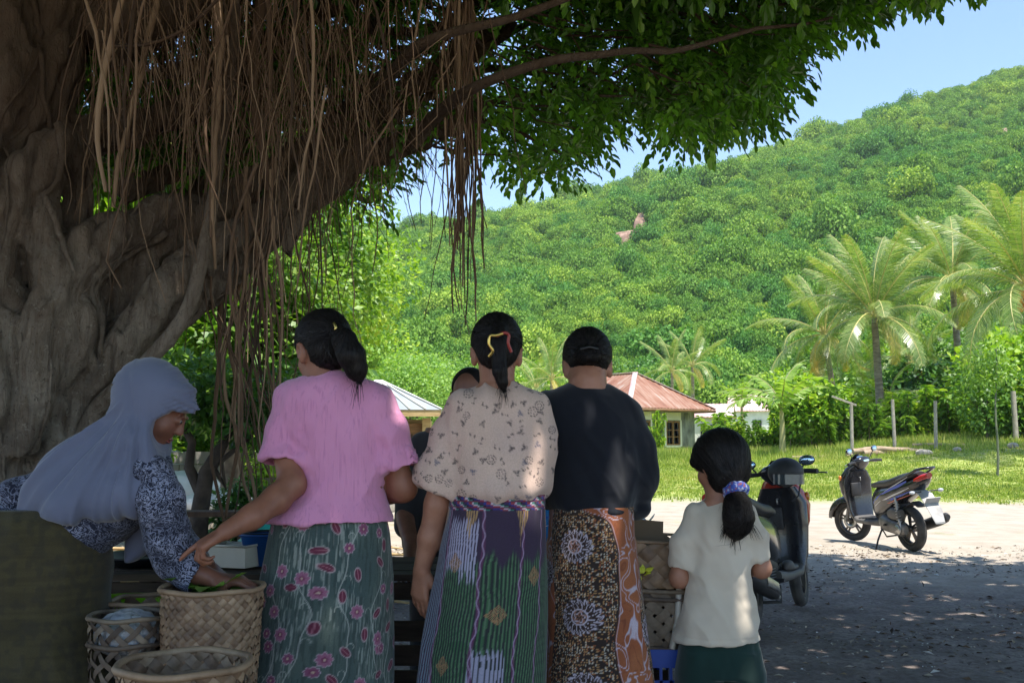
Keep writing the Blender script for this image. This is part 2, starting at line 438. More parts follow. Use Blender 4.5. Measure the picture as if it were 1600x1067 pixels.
props(link('field_grass', raw_mesh('field_grass', Vv, Ff, False, attrs={'tint': tt}), m_grass), 'short sunlit grass on the field behind the dirt track', 'grass', kind='stuff')

# ================================================================== HILL
RIDGE = [(-3000, 420), (-600, 400), (200, 380), (500, 368), (590, 358), (650, 346), (760, 328), (850, 312), (960, 282), (1100, 250), (1200, 218), (1320, 180), (1420, 142), (1500, 118), (1600, 92), (2000, -10), (2600, -60), (4200, 60)]
def ridge_e(a):
    px = 800 + F_PX * a
    return (HOR - 9 - np.interp(px, [r[0] for r in RIDGE], [r[1] for r in RIDGE])) / F_PX
def hill_z(a, r):
    """a = x/y, r = forward distance"""
    r0 = 85.0; r1 = 330.0 + 40 * np.sin(a * 3 + 1)
    e = ridge_e(a); s = (r - r0) / (r1 - r0)
    up = e * r1 * np.clip(s, 0, None) ** 1.12
    z = np.where(s <= 1, up, e * r1 * (1 - 0.35 * np.clip(s - 1, 0, 3)))
    x = a * r
    fold = 9.0 * noise2(x, r, 0.016, 3, 4.0) * np.clip(s * 2, 0, 1) * np.clip((1.0 - s) * 3, 0.0, 1)
    return np.where(s < 0, -0.4, 0.3 + z + fold)
aa = np.concatenate([np.linspace(-2.2, -0.7, 25)[:-1], np.linspace(-0.7, 0.75, 190), np.linspace(0.75, 2.4, 25)[1:]])
rr = np.concatenate([np.linspace(80, 380, 130), np.linspace(392, 700, 14)])
A2, R2 = np.meshgrid(aa, rr)
Vh = np.stack([A2 * R2, R2, hill_z(A2, R2)], -1)
hb = MB().grid(Vh)
m_hill = simple('hill_undergrowth', H((38, 58, 28)), H((70, 96, 44)), 0.12, 0.9, co='World', detail=8)
hill = hb.build('hill', m_hill); hill['kind'] = 'structure'

# forest on the hill: many small leafy crowns over the slope, one mass
m_far = leaf_mat('forest_leaves', [H((80, 112, 46)), H((112, 144, 60)), H((144, 170, 76)), H((178, 192, 100))], 0.3, 0.8, inst=True, spec=0.25)
protos = bpy.data.collections.new('forest_prototypes')
def crown_proto(k):
    rng = np.random.default_rng(100 + k); bl = []
    nb = rng.integers(9, 14)
    for q in range(nb):
        d = rdirs(1, rng)[0]; d[2] = abs(d[2]) * 0.9; rr_ = rng.uniform(0.28, 0.5)
        c = d * rng.uniform(0.35, 0.8) * np.array([1, 1, 0.9]); c[2] += 0.45
        bl.append((c, (rr_, rr_, rr_ * 0.8)))
    V, F, t = leaf_cloud(bl, 3000, 0.09, rng, shell=0.9, width=1.5, droop=0.2, out=3.0)
    o = bpy.data.objects.new('crown_proto_%d' % k, raw_mesh('crown_proto', V, F, False, attrs={'tint': t}))
    o.data.materials.append(m_far); protos.objects.link(o)
for k in range(6): crown_proto(k)
def gn_scatter(o, coll):
    ng = bpy.data.node_groups.new('scatter', 'GeometryNodeTree')
    ng.interface.new_socket('Geometry', in_out='INPUT', socket_type='NodeSocketGeometry')
    ng.interface.new_socket('Geometry', in_out='OUTPUT', socket_type='NodeSocketGeometry')
    N = ng.nodes; L = ng.links
    gi = N.new('NodeGroupInput'); go = N.new('NodeGroupOutput')
    ci = N.new('GeometryNodeCollectionInfo'); ci.inputs['Collection'].default_value = coll
    ci.inputs['Separate Children'].default_value = True; ci.inputs['Reset Children'].default_value = True
    ip = N.new('GeometryNodeInstanceOnPoints'); ip.inputs['Pick Instance'].default_value = True
    def at(nm, ty):
        a = N.new('GeometryNodeInputNamedAttribute'); a.data_type = ty; a.inputs['Name'].default_value = nm; return a.outputs[0]
    L.new(gi.outputs[0], ip.inputs['Points']); L.new(ci.outputs[0], ip.inputs['Instance'])
    L.new(at('pick', 'INT'), ip.inputs['Instance Index']); L.new(at('rot', 'FLOAT_VECTOR'), ip.inputs['Rotation']); L.new(at('scl', 'FLOAT_VECTOR'), ip.inputs['Scale'])
    L.new(ip.outputs[0], go.inputs[0])
    md = o.modifiers.new('scatter', 'NODES'); md.node_group = ng
def scatter_obj(name, pos, scl, npick, coll, rng, itint):
    n = len(pos)
    me = raw_mesh(name, pos, np.zeros((0, 3), int), attrs={'rot': np.stack([rng.normal(0, 0.12, n), rng.normal(0, 0.12, n), rng.random(n) * 6.28], -1), 'scl': scl, 'itint': itint})
    at = me.attributes.new('pick', 'INT', 'POINT'); at.data.foreach_set('value', rng.integers(0, npick, n).astype(np.int32))
    o = bpy.data.objects.new(name, me); COL.objects.link(o); gn_scatter(o, coll); return o
rng = np.random.default_rng(21)
N0 = 36000
ra = rng.uniform(-0.62, 0.72, N0); rr0 = 92 + (345 - 92) * rng.random(N0) ** 0.85
# clearings: rocky scars on the slope
def px_of(a): return 800 + F_PX * a
zz = hill_z(ra, rr0); el = HOR - F_PX * (zz - CAM_H) / rr0
scar = ((np.hypot((px_of(ra) - 1005) / 24, (el - 364) / 21) < 1) | (np.hypot((px_of(ra) - 978) / 20, (el - 394) / 20) < 1)
        | (np.hypot((px_of(ra) - 1588) / 16, (el - 215) / 12) < 1) | (np.hypot((px_of(ra) - 880) / 20, (el - 318) / 5) < 1))
dn = noise2(ra * rr0, rr0, 0.03, 3, 2.0)
keep = ~scar & (rng.random(N0) < 0.60 + 0.45 * dn)
ra, rr0, dn = ra[keep], rr0[keep], dn[keep]
zz = hill_z(ra, rr0)
base = 1.0 + 1.9 * rng.random(len(ra)) ** 2.0 + (rr0 - 90) / 250 * 0.9
base = base * (1 + 0.3 * dn)
big = rng.random(len(ra)) < 0.035; base[big] *= 1.5
pos = np.stack([ra * rr0, rr0, zz - 0.1 * base + np.where(big, 1.2, 0)], -1)
scl = base[:, None] * np.stack([0.9 + 0.3 * rng.random(len(ra)), 0.9 + 0.3 * rng.random(len(ra)), 1.0 + 0.8 * rng.random(len(ra))], -1)
it = np.clip(0.5 + 0.30 * rng.normal(size=len(ra)) + 0.6 * noise2(ra * rr0, rr0, 0.02, 3, 7.0), 0, 1)
fo = scatter_obj('hillside_forest', pos, scl, 6, protos, rng, it)
props(fo, 'dense bright green forest covering the hillside', 'forest', kind='stuff')
# bare scars
m_scar = simple('bare_rock_soil', H((128, 100, 84)), H((172, 142, 122)), 0.6, 0.95, 0.5, 3, co='World', bdist=0.3)
def scar_patch(cpx, cpy, w, h, name, lab, tri=0):
    # find slope distance whose sight line hits the hill at that row
    a = (cpx - 800) / F_PX; r = np.linspace(95, 330, 500); e = HOR - F_PX * (hill_z(np.full(500, a), r) - CAM_H) / r
    r = r[np.argmin(np.abs(e - cpy))]
    s = r / F_PX; g = 26
    rv = np.linspace(-1, 1, g); Rr, Aa = np.meshgrid(rv, rv, indexing='ij')
    ang = np.arctan2(Rr, Aa); rad = np.hypot(Rr, Aa)
    sc_ = 1 - tri * 0.4 * (np.cos(ang) < 0)
    ring = np.linspace(0, 1, 10)[:, None]; th = np.linspace(0, 6.2832, 40, endpoint=False)[None]
    o_ = 1 + 0.35 * np.sin(th * 3 + 1) + 0.2 * np.sin(th * 5 + 2)
    dx = ring * o_ * np.cos(th) * w * s; dr = ring * o_ * np.sin(th) * h * s * 2.6 + 0.9 * tri * dx
    xx = a * r + dx; yy = r + dr
    z = hill_z(xx / yy, yy) + 3.6 * (1 - ring ** 6) + 0.25 * noise2(xx, yy, 0.8)
    Vv = np.stack([xx, yy, z], -1)
    o = MB().grid(Vv, True).build(name, m_scar)
    props(o, lab, 'rock outcrop')
scar_patch(1006, 354, 20, 9, 'rock_outcrop', 'pale pinkish bare slab high on the forested hill', 0.6)
scar_patch(978, 386, 17, 9, 'rock_outcrop', 'small bare earth scar just below the pale slab on the hill')
scar_patch(1590, 213, 14, 9, 'rock_outcrop', 'grey rock face near the hilltop at the photo edge')
# ================================================================== FIELD EDGE: palms, bananas, shrubs, trees, houses
m_bark_pale = simple('palm_bark', H((112, 100, 88)), H((160, 148, 132)), 3, 0.9, 0.5, 18, stretch=(1, 1, 4), bdist=0.03)
m_twig = simple('twig_bark', H((84, 72, 60)), H((122, 108, 92)), 8, 0.9, 0.4, 40)
m_frond = leaf_mat('palm_leaflets', [H((78, 106, 48)), H((112, 138, 66)), H((148, 164, 92)), H((204, 198, 140))], 0.35, 0.32, spec=0.7)
m_frond_y = leaf_mat('dry_palm_leaflets', [H((176, 160, 84)), H((214, 186, 104)), H((222, 198, 130))], 0.4, 0.4)
m_rachis = simple('palm_rachis', H((170, 168, 96)), H((196, 182, 110)), 4, 0.5)
m_husk = simple('orange_coconut', H((196, 104, 40)), H((222, 140, 60)), 5, 0.5)
def frond_mesh(k, L=3.6, curve=1.0, nl=64, wid=0.80):
    rng = np.random.default_rng(300 + k)
    t = np.linspace(0, 1, 14); ang = np.cumsum(np.concatenate([[0], np.full(13, curve * 1.35 / 13)]) * (0.5 + t))
    st = L / 13; xs_ = np.concatenate([[0], np.cumsum(np.cos(ang[1:]) * st)]); zs_ = np.concatenate([[0], np.cumsum(-np.sin(ang[1:]) * st)])
    ys_ = 0.12 * L * rng.uniform(-1, 1) * t ** 2
    C = np.stack([xs_, ys_, zs_], -1)
    b = MB().tube(C, np.linspace(0.035, 0.008, 14), 5, caps=False, m=1)
    Vs, Fs, ts = [], [], []; n = 0
    u = np.linspace(0.14, 0.99, nl)
    c = np.stack([np.interp(u, t, C[:, q]) for q in range(3)], -1)
    tg = np.stack([np.interp(u, t, np.gradient(C[:, q])) for q in range(3)], -1); tg /= np.linalg.norm(tg, axis=1, keepdims=True)
    for sd_ in (-1, 1):
        ll = wid * L / 3.6 * (np.sin(np.clip(u * 1.02, 0, 1) * math.pi) ** 0.5 * 0.85 + 0.15) * rng.uniform(0.85, 1.1, nl)
        side = np.array([0, sd_ * 1.0, 0]); hang = 0.45 + 0.7 * rng.random(nl) + 0.5 * curve
        d0 = tg * 0.55 + side - np.array([0, 0, 1]) * (hang * 0.25)[:, None]; d0 /= np.linalg.norm(d0, axis=1, keepdims=True)
        d1 = tg * 0.55 + side * 0.75 - np.array([0, 0, 1]) * hang[:, None] * 1.3; d1 /= np.linalg.norm(d1, axis=1, keepdims=True)
        w = tg * 0.013
        p0 = c; p1 = c + d0 * ll[:, None] * 0.5; p2 = p1 + d1 * ll[:, None] * 0.5
        Vq = np.stack([p0 - w, p0 + w, p1 - w * 1.3, p1 + w * 1.3, p2], 1).reshape(-1, 3)
        o_ = np.arange(nl)[:, None] * 5
        b.add(Vq, np.concatenate([o_ + [0, 1, 3, 2]], 0), 0, att=np.repeat(np.clip(0.45 + 0.2 * rng.normal(size=nl) + 0.3 * (u - 0.5), 0, 1), 5))
        b.F[3].append(np.concatenate([o_ + [2, 3, 4]], 0) + b.n - len(Vq)); b.M[3].append(np.zeros(nl, int))
    V, F, M = b.arrays()
    return raw_mesh('frond', V, F, False, midx=M, attrs={'tint': np.concatenate(b.A)})
FR = [frond_mesh(0, 3.6, 0.42), frond_mesh(1, 3.8, 1.0), frond_mesh(2, 3.4, 1.35), frond_mesh(3, 3.7, 0.85)]
FRY = [frond_mesh(7, 3.0, 1.7)]
for m_ in FR: m_.materials.append(m_frond); m_.materials.append(m_rachis)
for m_ in FRY: m_.materials.append(m_frond_y); m_.materials.append(m_rachis)
def palm(px, pyc, Y, size, label, seed, nf=26, lean=(0, 0), nuts=False, dry=2, group=None):
    rng = np.random.default_rng(seed); top = P(px, pyc, Y); bx, by = top[0] + lean[0], top[1] + lean[1]; bz = float(gz(bx, by)) - 0.1
    t = thing('palm_tree', label, 'palm tree', (bx, by, bz), group=group)
    tp = top - np.array([bx, by, bz]); u = np.linspace(0, 1, 12)
    pts = np.stack([tp[0] * u ** 1.4, tp[1] * u ** 1.4, tp[2] * u], -1)
    MB().tube(pts, (0.17 - 0.06 * u) * size, 9).build('trunk', m_bark_pale, t)
    b = MB()
    for q in range(7):
        a = q * 0.9; b.tube([tp + [0, 0, -0.35], tp + [0.1 * math.cos(a), 0.1 * math.sin(a), 0.0], tp + [0.22 * math.cos(a), 0.22 * math.sin(a), 0.35]], [0.05, 0.06, 0.02], 5)
    b.build('crown_heart', m_rachis, t)
    for q in range(nf):
        a = q * 2.399 + rng.uniform(-0.3, 0.3); h = q / nf
        el_ = math.radians(84 - 96 * h + rng.uniform(-9, 9)); young = q < nf * 0.45
        me = FR[0 if young else (3 if h < 0.6 else rng.integers(1, 3))]
        o = link('frond', me, None, t, tp, None, size * rng.uniform(0.85, 1.08) * (0.98 if young else 1.0))
        o.rotation_euler = (rng.uniform(-0.4, 0.4), -el_, a)
    for q in range(dry):
        a = rng.uniform(0, 6.28) if q else -1.4; o = link('dry_frond', FRY[0], None, t, tp, (rng.uniform(-.3, .3), R(8 + 14 * q), a), size * 0.85)
        o['label'] = 'yellowed drooping frond'
    if nuts:
        for q in range(nuts):
            a = rng.uniform(0, 6.28); o = MB().ball((0, 0, 0), (0.12, 0.12, 0.15), n=10).build('coconut', m_husk, t)
            o.location = Vector([float(c) for c in tp + [0.28 * math.cos(a), 0.28 * math.sin(a) - .1, -0.2 - 0.13 * (q % 4)]])
    return t
palm(1366, 494, 42, 1.18, 'tall coconut palm in the middle of the grove with one yellow hanging frond', 1, 28, (0.25, 0.3))
palm(1288, 522, 47, 1.05, 'coconut palm leaning out to the left of the tallest one, its fronds yellowing', 2, 18, (0.5, 0), dry=5)
palm(1488, 440, 44, 1.12, 'coconut palm standing just to the right of the tallest one', 3, 24, (0.2, 0))
palm(1606, 452, 31, 1.15, 'near coconut palm at the photo edge with orange nuts under its crown', 4, 28, (0.2, 0), nuts=11, dry=2)
palm(1420, 560, 52, 0.8, 'shorter coconut palm half hidden behind the tallest one', 5, 14)
for k, (px, py, Y, s_, lab) in enumerate([(1050, 580, 78, 0.95, 'small distant palm above the rusty roof, the left one of a pair'), (1082, 572, 82, 1.05, 'small distant palm above the rusty roof, the right one of a pair'),
        (862, 592, 70, 0.9, 'distant palm showing between the heads of two women'), (838, 606, 76, 0.8, 'lower distant palm beside the head with the red hair clip')]):
    palm(px, py, Y, s_, lab, 40 + k, 13, dry=1)

# banana plants
m_ban = leaf_mat('banana_leaf', [H((110, 146, 56)), H((140, 170, 76)), H((170, 190, 104))], 0.45, 0.4)
m_bstem = simple('banana_stem', H((140, 140, 88)), H((170, 160, 110)), 5, 0.6)
def banana_leaf(k):
    rng = np.random.default_rng(400 + k); L = 1.9; nt = 22; t = np.linspace(0, 1, nt)
    cz = -0.55 * t ** 2.2 * L; cx = t * L * (1 - 0.15 * t ** 2)
    w = 0.27 * np.sin(np.clip(t * 1.0 + 0.03, 0, 1) * math.pi) ** 0.45; w[0] = 0.02; w[-1] = 0.03
    b = MB().tube(np.stack([cx, 0 * t, cz], -1), np.linspace(0.025, 0.006, nt), 5, caps=False, m=1)
    for sd_ in (-1, 1):
        for i_ in range(nt - 1):         # segments tear apart and droop by different amounts
            dr = rng.uniform(0.05, 0.16) * (2.4 if rng.random() < 0.25 else 1)
            Vq = [[cx[i_], 0, cz[i_]], [cx[i_ + 1] - 0.004, 0, cz[i_ + 1]], [cx[i_ + 1] + 0.02, sd_ * w[i_ + 1], cz[i_ + 1] - dr], [cx[i_] + 0.035, sd_ * w[i_], cz[i_] - dr]]
            b.add(Vq, [[0, 1, 2, 3]], 0, att=rng.uniform(0.2, 0.8))
    V, F, M = b.arrays(); me = raw_mesh('leaf', V, F, False, midx=M, attrs={'tint': np.concatenate(b.A)})
    me.materials.append(m_ban); me.materials.append(m_bstem); return me
BL = [banana_leaf(k) for k in range(3)]
def banana(px, Y, h, label, seed, nl=8, s=1.0):
    rng = np.random.default_rng(seed); x = P(px, 690, Y)[0]; z = float(gz(x, Y)) - 0.05
    t = thing('banana_plant', label, 'banana plant', (x, Y, z))
    MB().tube([(0, 0, 0), (0.03, 0, h * 0.5), (0.0, 0, h)], [0.13, 0.1, 0.06], 9).build('stem', m_bstem, t)
    for q in range(nl):
        a = q * 2.4 + rng.uniform(-.3, .3); e = rng.uniform(25, 72) if q else 85
        link('leaf', BL[q % 3], None, t, (0, 0, h - 0.04 * q), (rng.uniform(-.5, .5), -R(e), a), s * rng.uniform(0.85, 1.1))
banana(1222, 37, 2.1, 'banana plant with long arching leaves left of the leaning post', 1, 9, 1.15)
banana(1392, 43, 1.9, 'banana plant with upright bright leaves behind the second post', 2, 8, 1.1)
banana(1448, 45, 1.7, 'banana plant behind the gap between the second and third posts', 3, 7, 1.1)
banana(1160, 58, 2.6, 'small banana plant beside the white shed', 4, 6, 1.1)

# generic broad tree: trunk, limbs, crown
def blob_set(rng, c, r, n, s=(0.35, 0.6)):
    out = []
    for q in range(n):
        d = rdirs(1, rng)[0]; rad = rng.uniform(0.25, 0.85)
        rr_ = rng.uniform(*s); out.append((np.array(c) + d * np.array(r) * rad, np.array(r) * rr_))
    return out
def tree(px, Y, zc, r3, nleaf, leaf, mat_, label, seed, cat='tree', name='leafy_tree', nb=16, trunk_r=0.14, trunk_px=None, group=None, width=1.3, shell=0.6, mtr=None, s=(0.35, 0.6), floor=None):
    rng = np.random.default_rng(seed); x = P(px, 690, Y)[0]; z0 = float(gz(x, Y)) - 0.05 if floor is None else floor
    t = thing(name, label, cat, (x, Y, z0), group=group)
    bl = blob_set(rng, (0, 0, zc - z0), r3, nb, s)
    V, F, tt = leaf_cloud(bl, nleaf, leaf, rng, shell=shell, width=width)
    ok = np.repeat(V.reshape(-1, 4, 3)[:, :, 2].min(1) > 0.02, 1)
    Vq = V.reshape(-1, 4, 3)[ok]; tq = tt.reshape(-1, 4)[ok]
    link('crown', raw_mesh('crown', Vq.reshape(-1, 3), np.arange(len(Vq) * 4).reshape(-1, 4), False, attrs={'tint': tq.ravel()}), mat_, t)
    b = MB(); h0 = (zc - z0)
    tx = 0 if trunk_px is None else trunk_px
    b.tube([(tx, 0, 0), (tx * 0.6, 0.05, h0 * 0.4), (0, 0, h0 * 0.85)], [trunk_r * 1.2, trunk_r, trunk_r * 0.5], 9)
    for q in range(min(7, nb)):
        c = bl[q][0]; b.tube([(tx * 0.5, 0.04, h0 * 0.45), (c[0] * 0.5, c[1] * 0.5, (c[2] + h0 * 0.45) / 2 + 0.1), tuple(c)], [trunk_r * 0.55, trunk_r * 0.35, trunk_r * 0.12], 6)
    b.build('trunk', mtr or m_twig, t)
    return t
m_leafA = leaf_mat('bright_leaves', [H((84, 122, 34)), H((122, 160, 48)), H((158, 186, 64)), H((196, 206, 92))], 0.4, 0.4)
m_leafB = leaf_mat('green_leaves', [H((62, 98, 34)), H((90, 130, 46)), H((120, 154, 60)), H((150, 174, 82))], 0.35, 0.45)
m_leafC = leaf_mat('soft_leaves', [H((100, 140, 62)), H((124, 162, 76)), H((148, 182, 92)), H((176, 198, 116))], 0.4, 0.55)
m_leafD = leaf_mat('deep_leaves', [H((44, 78, 34)), H((64, 104, 44)), H((88, 130, 54)), H((116, 150, 70))], 0.3, 0.45)
# wood of mixed trees behind the field (each its own tree)
bk = [(930, 88, 5, 5.5), (1000, 92, 5.5, 5.5), (1110, 105, 5, 5), (1165, 108, 5, 5), (1300, 60, 4.4, 4.0), (1330, 64, 5, 4.6), (1400, 62, 4.6, 4.4), (1470, 58, 4.6, 4.2), (1530, 52, 4.4, 3.9), (1590, 44, 3.8, 3.3), (1660, 40, 3.8, 3.2), (1225, 104, 5.5, 5), (1310, 54, 3.6, 3.3), (1440, 52, 3.4, 3.2), (820, 84, 4.5, 5), (740, 82, 4.5, 5)]
WOOD = ['tree rising behind the rusty roof ridge', 'tree above the right slope of the rusty roof', 'tree behind the pair of small distant palms', 'tree between the rusty roof and the white shed', 'tree behind the banana plant with arching leaves',
 'tree behind the leaning left palm', 'tree directly behind the tallest palm trunk', 'tree behind the gap right of the tallest palm', 'tree behind the slim tree by the last post', 'tree below the near palm with orange nuts', 'tree past the near palm at the photo edge', 'tree above the white shed roof', 'lower tree in front between the first two posts', 'lower tree in front behind the third post', 'tree between the heads of the two middle women', 'tree left of the head with the red clip']
for k, (px, Y, zc, r_) in enumerate(bk):
    mt = [m_leafB, m_leafD, m_leafA, m_leafB][k % 4]
    tree(px, Y, zc, (r_, r_ * 0.8, r_ * 0.78), 6500, 0.30, mt, 'broad green ' + WOOD[k], 500 + k, group='trees in the wood behind the field', trunk_r=0.22, nb=20)
tree(640, 44, 3.6, (3.1, 2.6, 2.0), 12000, 0.14, m_leafC, 'feathery pale green tree behind the pale metal roof', 530, nb=26)
tree(700, 62, 4.2, (3.4, 3, 2.3), 8000, 0.24, m_leafB, 'dark green tree behind the feathery pale one', 531, nb=20)
tree(1262, 40, 2.9, (1.4, 1.2, 1.5), 3500, 0.2, m_leafA, 'yellow green bushy tree beside the banana plant', 532, nb=12, trunk_r=0.08)
tree(1545, 36, 3.1, (1.5, 1.2, 1.5), 3000, 0.17, m_leafB, 'slim feathery tree in front of the grove by the last post', 533, nb=16, trunk_r=0.07)
# row of cassava-like shrubs along the field edge
shr = [(1120, 47), (1128, 44), (1156, 43), (1184, 42), (1212, 42), (1240, 40), (1270, 40), (1300, 40), (1330, 41), (1360, 40), (1392, 41), (1424, 40), (1452, 40), (1484, 40), (1514, 39), (1548, 38), (1580, 37), (1612, 36), (1640, 35), (1142, 54), (1228, 50), (1300, 48), (1370, 47), (1470, 48), (1560, 45)]
def shrub_mesh(k):
    """upright stems with whorls of drooping long leaves"""
    rng = np.random.default_rng(600 + k); b = MB(); PV, PF, PU = [], [], []
    ns = 13
    for q in range(ns):
        a = rng.uniform(0, 6.28); d = rng.uniform(0.05, 0.75); h = rng.uniform(0.7, 2.0)
        top = np.array([d * math.cos(a) * 1.3, d * math.sin(a) * 1.3, h]); b.tube([(d * 0.5 * math.cos(a), d * 0.5 * math.sin(a), 0), top * 0.55, top], [0.022, 0.018, 0.010], 4, caps=False)
        for w in range(9):
            c = top * (0.18 + 0.82 * (w + 1) / 9); m = 8
            th = rng.uniform(0, 6.28, m); e = rng.uniform(-0.4, 0.6, m)
            PV.append(np.repeat(c[None], m, 0)); PF.append(np.stack([np.cos(th), np.sin(th), e - 0.15], -1))
    pos = np.vstack(PV); fw = np.vstack(PF); n = len(pos)
    V1, F1 = stamp(LEAF6 * np.array([1, 0.8, 2.2]), LEAF6F, pos, frames(fw, rdirs(n, rng) * 0.3 + np.array([0, 0, 1.])), 0.2 + 0.18 * rng.random(n))
    b.add(V1, F1, 1, att=np.repeat(np.clip(rng.normal(0.55, 0.25, n), 0, 1), 6))
    V, F, M = b.arrays(); return V, F, M, np.concatenate(b.A)
SM = []
for k in range(4):
    V, F, M, A_ = shrub_mesh(k); k0 = len(MB().V)
    b_me = raw_mesh('shrub', V, F, False, midx=M, attrs={'tint': A_}); b_me.materials.append(m_twig); b_me.materials.append(m_leafA if k % 2 == 0 else m_leafB); SM.append(b_me)
rng = np.random.default_rng(5)
for k, (px, Y) in enumerate(shr):
    x = P(px, 690, Y)[0]
    o = link('leafy_shrub', SM[k % 4], None, None, (x, Y, float(gz(x, Y)) - 0.03), (0, 0, rng.uniform(0, 6)), rng.uniform(0.85, 1.15) * (1.1 if Y < 46 else 1.35) * (0.72 if px < 1226 else 1.0))
    SHL = ['at the right corner of the weathered house', 'just above the head of the girl', "beside the back of the girl's head", 'in front of the white shed gable', 'in front of the white shed wall', 'at the left foot of the arching banana plant', 'at the right foot of the arching banana plant', 'above the near scooter mirror', 'left of the post with the slanting rail', 'right behind the post with the slanting rail', 'above the left end of the log pile', 'behind the second post', 'between the second and third posts', 'behind the third post', 'just right of the third post', 'midway between the third post and the sapling', 'left of the thin sapling stem', 'right of the thin sapling stem', 'at the foot of the thick last post', 'past the thick last post', 'behind the slim feathery tree']
    xs_o = sorted(q_[0] for q_ in shr if q_[1] < 45.5); nm_ = SHL[min(xs_o.index(px), len(SHL) - 1)] if Y < 45.5 else None
    bkl = {1120: 'against the side of the weathered house', 1142: 'beyond the low outbuilding', 1228: 'above the arching banana plant', 1300: 'above the slanting rail', 1370: 'above the log pile', 1470: 'above the third post', 1560: 'above the thin sapling'}
    props(o, 'leafy green shrub in the front row ' + nm_ if nm_ else 'taller leafy shrub in the back row ' + bkl.get(px, 'of the field edge'), 'shrub', 'shrubs along the far edge of the field')
props(link('climbing_plant', SM[0], None, None, (P(1028, 690, 50)[0], 50, float(gz(7.3, 50))), (0, 0, 1), (0.55, 0.55, 1.2)), 'slender bright green plant growing up before the weathered house wall', 'plant')

# ------------------------------------------------------------------ houses
m_plaster = simple('weathered_paint', H((96, 100, 102)), H((158, 162, 162)), 2.4, 0.9, 0.25, 12, stretch=(1, 1, 0.5), detail=8, bdist=0.02)
m_white = simple('white_wall', H((205, 205, 200)), H((225, 225, 220)), 2, 0.9)
m_wood_d = simple('dark_wood', H((70, 50, 38)), H((100, 76, 56)), 3, 0.7, 0.3, 20, stretch=(6, 6, 1))
m_wood_l = simple('pale_wood', H((172, 142, 96)), H((200, 172, 122)), 3, 0.7, 0.3, 20, stretch=(1, 1, 6))
m_wood_b = simple('brown_wood', H((112, 82, 54)), H((146, 110, 72)), 3, 0.7, 0.4, 20, stretch=(1, 1, 6))
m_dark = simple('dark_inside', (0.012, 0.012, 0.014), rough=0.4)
def rust_mat():
    n = NT('rusty_roof_sheet'); co = n.coord('UV', (1, 1, 1))
    st = n.noise(n.coord('UV', (4.0, 0.35, 1)), 1.6, 7, 0.65); bl = n.noise(co, 0.6, 5, 0.6)
    f = n.math('ADD', n.math('MULTIPLY', st, 0.6), n.math('MULTIPLY', bl, 0.45))
    c = n.ramp(f, [(0.40, H((168, 156, 146))), (0.46, H((156, 124, 104))), (0.55, H((138, 92, 68))), (0.70, H((108, 66, 48)))])
    return n.principled(c, 0.6, n.bump(st, 0.2, 0.01), Metallic=0.1)
m_rust = rust_mat()
m_zinc = simple('pale_zinc_sheet', H((150, 156, 162)), H((176, 180, 184)), 0.8, 0.45, Metallic=0.15)
m_zinc2 = simple('pink_white_sheet', H((206, 192, 188)), H((196, 150, 140)), 0.7, 0.6)
def roof_face(b, e0, e1, r0, r1, pitch=0.24, amp=0.035, m=0):
    """corrugated sheet from eave e0-e1 up to ridge r0-r1 (r0 may equal r1); the flutes run down the slope"""
    e0, e1, r0, r1 = [np.asarray(q, float) for q in (e0, e1, r0, r1)]
    n = np.cross(e1 - e0, (r0 + r1) / 2 - e0); n /= np.linalg.norm(n); n *= np.sign(n[2])
    ex = (e1 - e0); Lx = np.linalg.norm(ex); ex /= Lx; up = np.cross(n, ex); up *= np.sign(up[2])
    H_ = ((r0 - e0) @ up); a0 = (r0 - e0) @ ex; a1 = (r1 - e0) @ ex
    k = int(Lx / pitch) * 4; s = np.linspace(0, Lx, k + 1); rows = 9
    top = np.interp(s, [0, max(a0, 1e-3), max(a1, a0 + 1e-3), Lx], [0, H_, H_, 0]); top = np.clip(top, 0.0, H_)
    g = np.linspace(0, 1, rows)[:, None] * top[None]
    wv = amp * np.abs(np.cos(s / pitch * math.pi))[None]
    V = e0 + s[None, :, None] * ex + g[..., None] * up + wv[..., None] * n
    uv = np.stack([np.broadcast_to(s, g.shape), g], -1).reshape(-1, 2)
    b.grid(V, False, m, uv=uv)
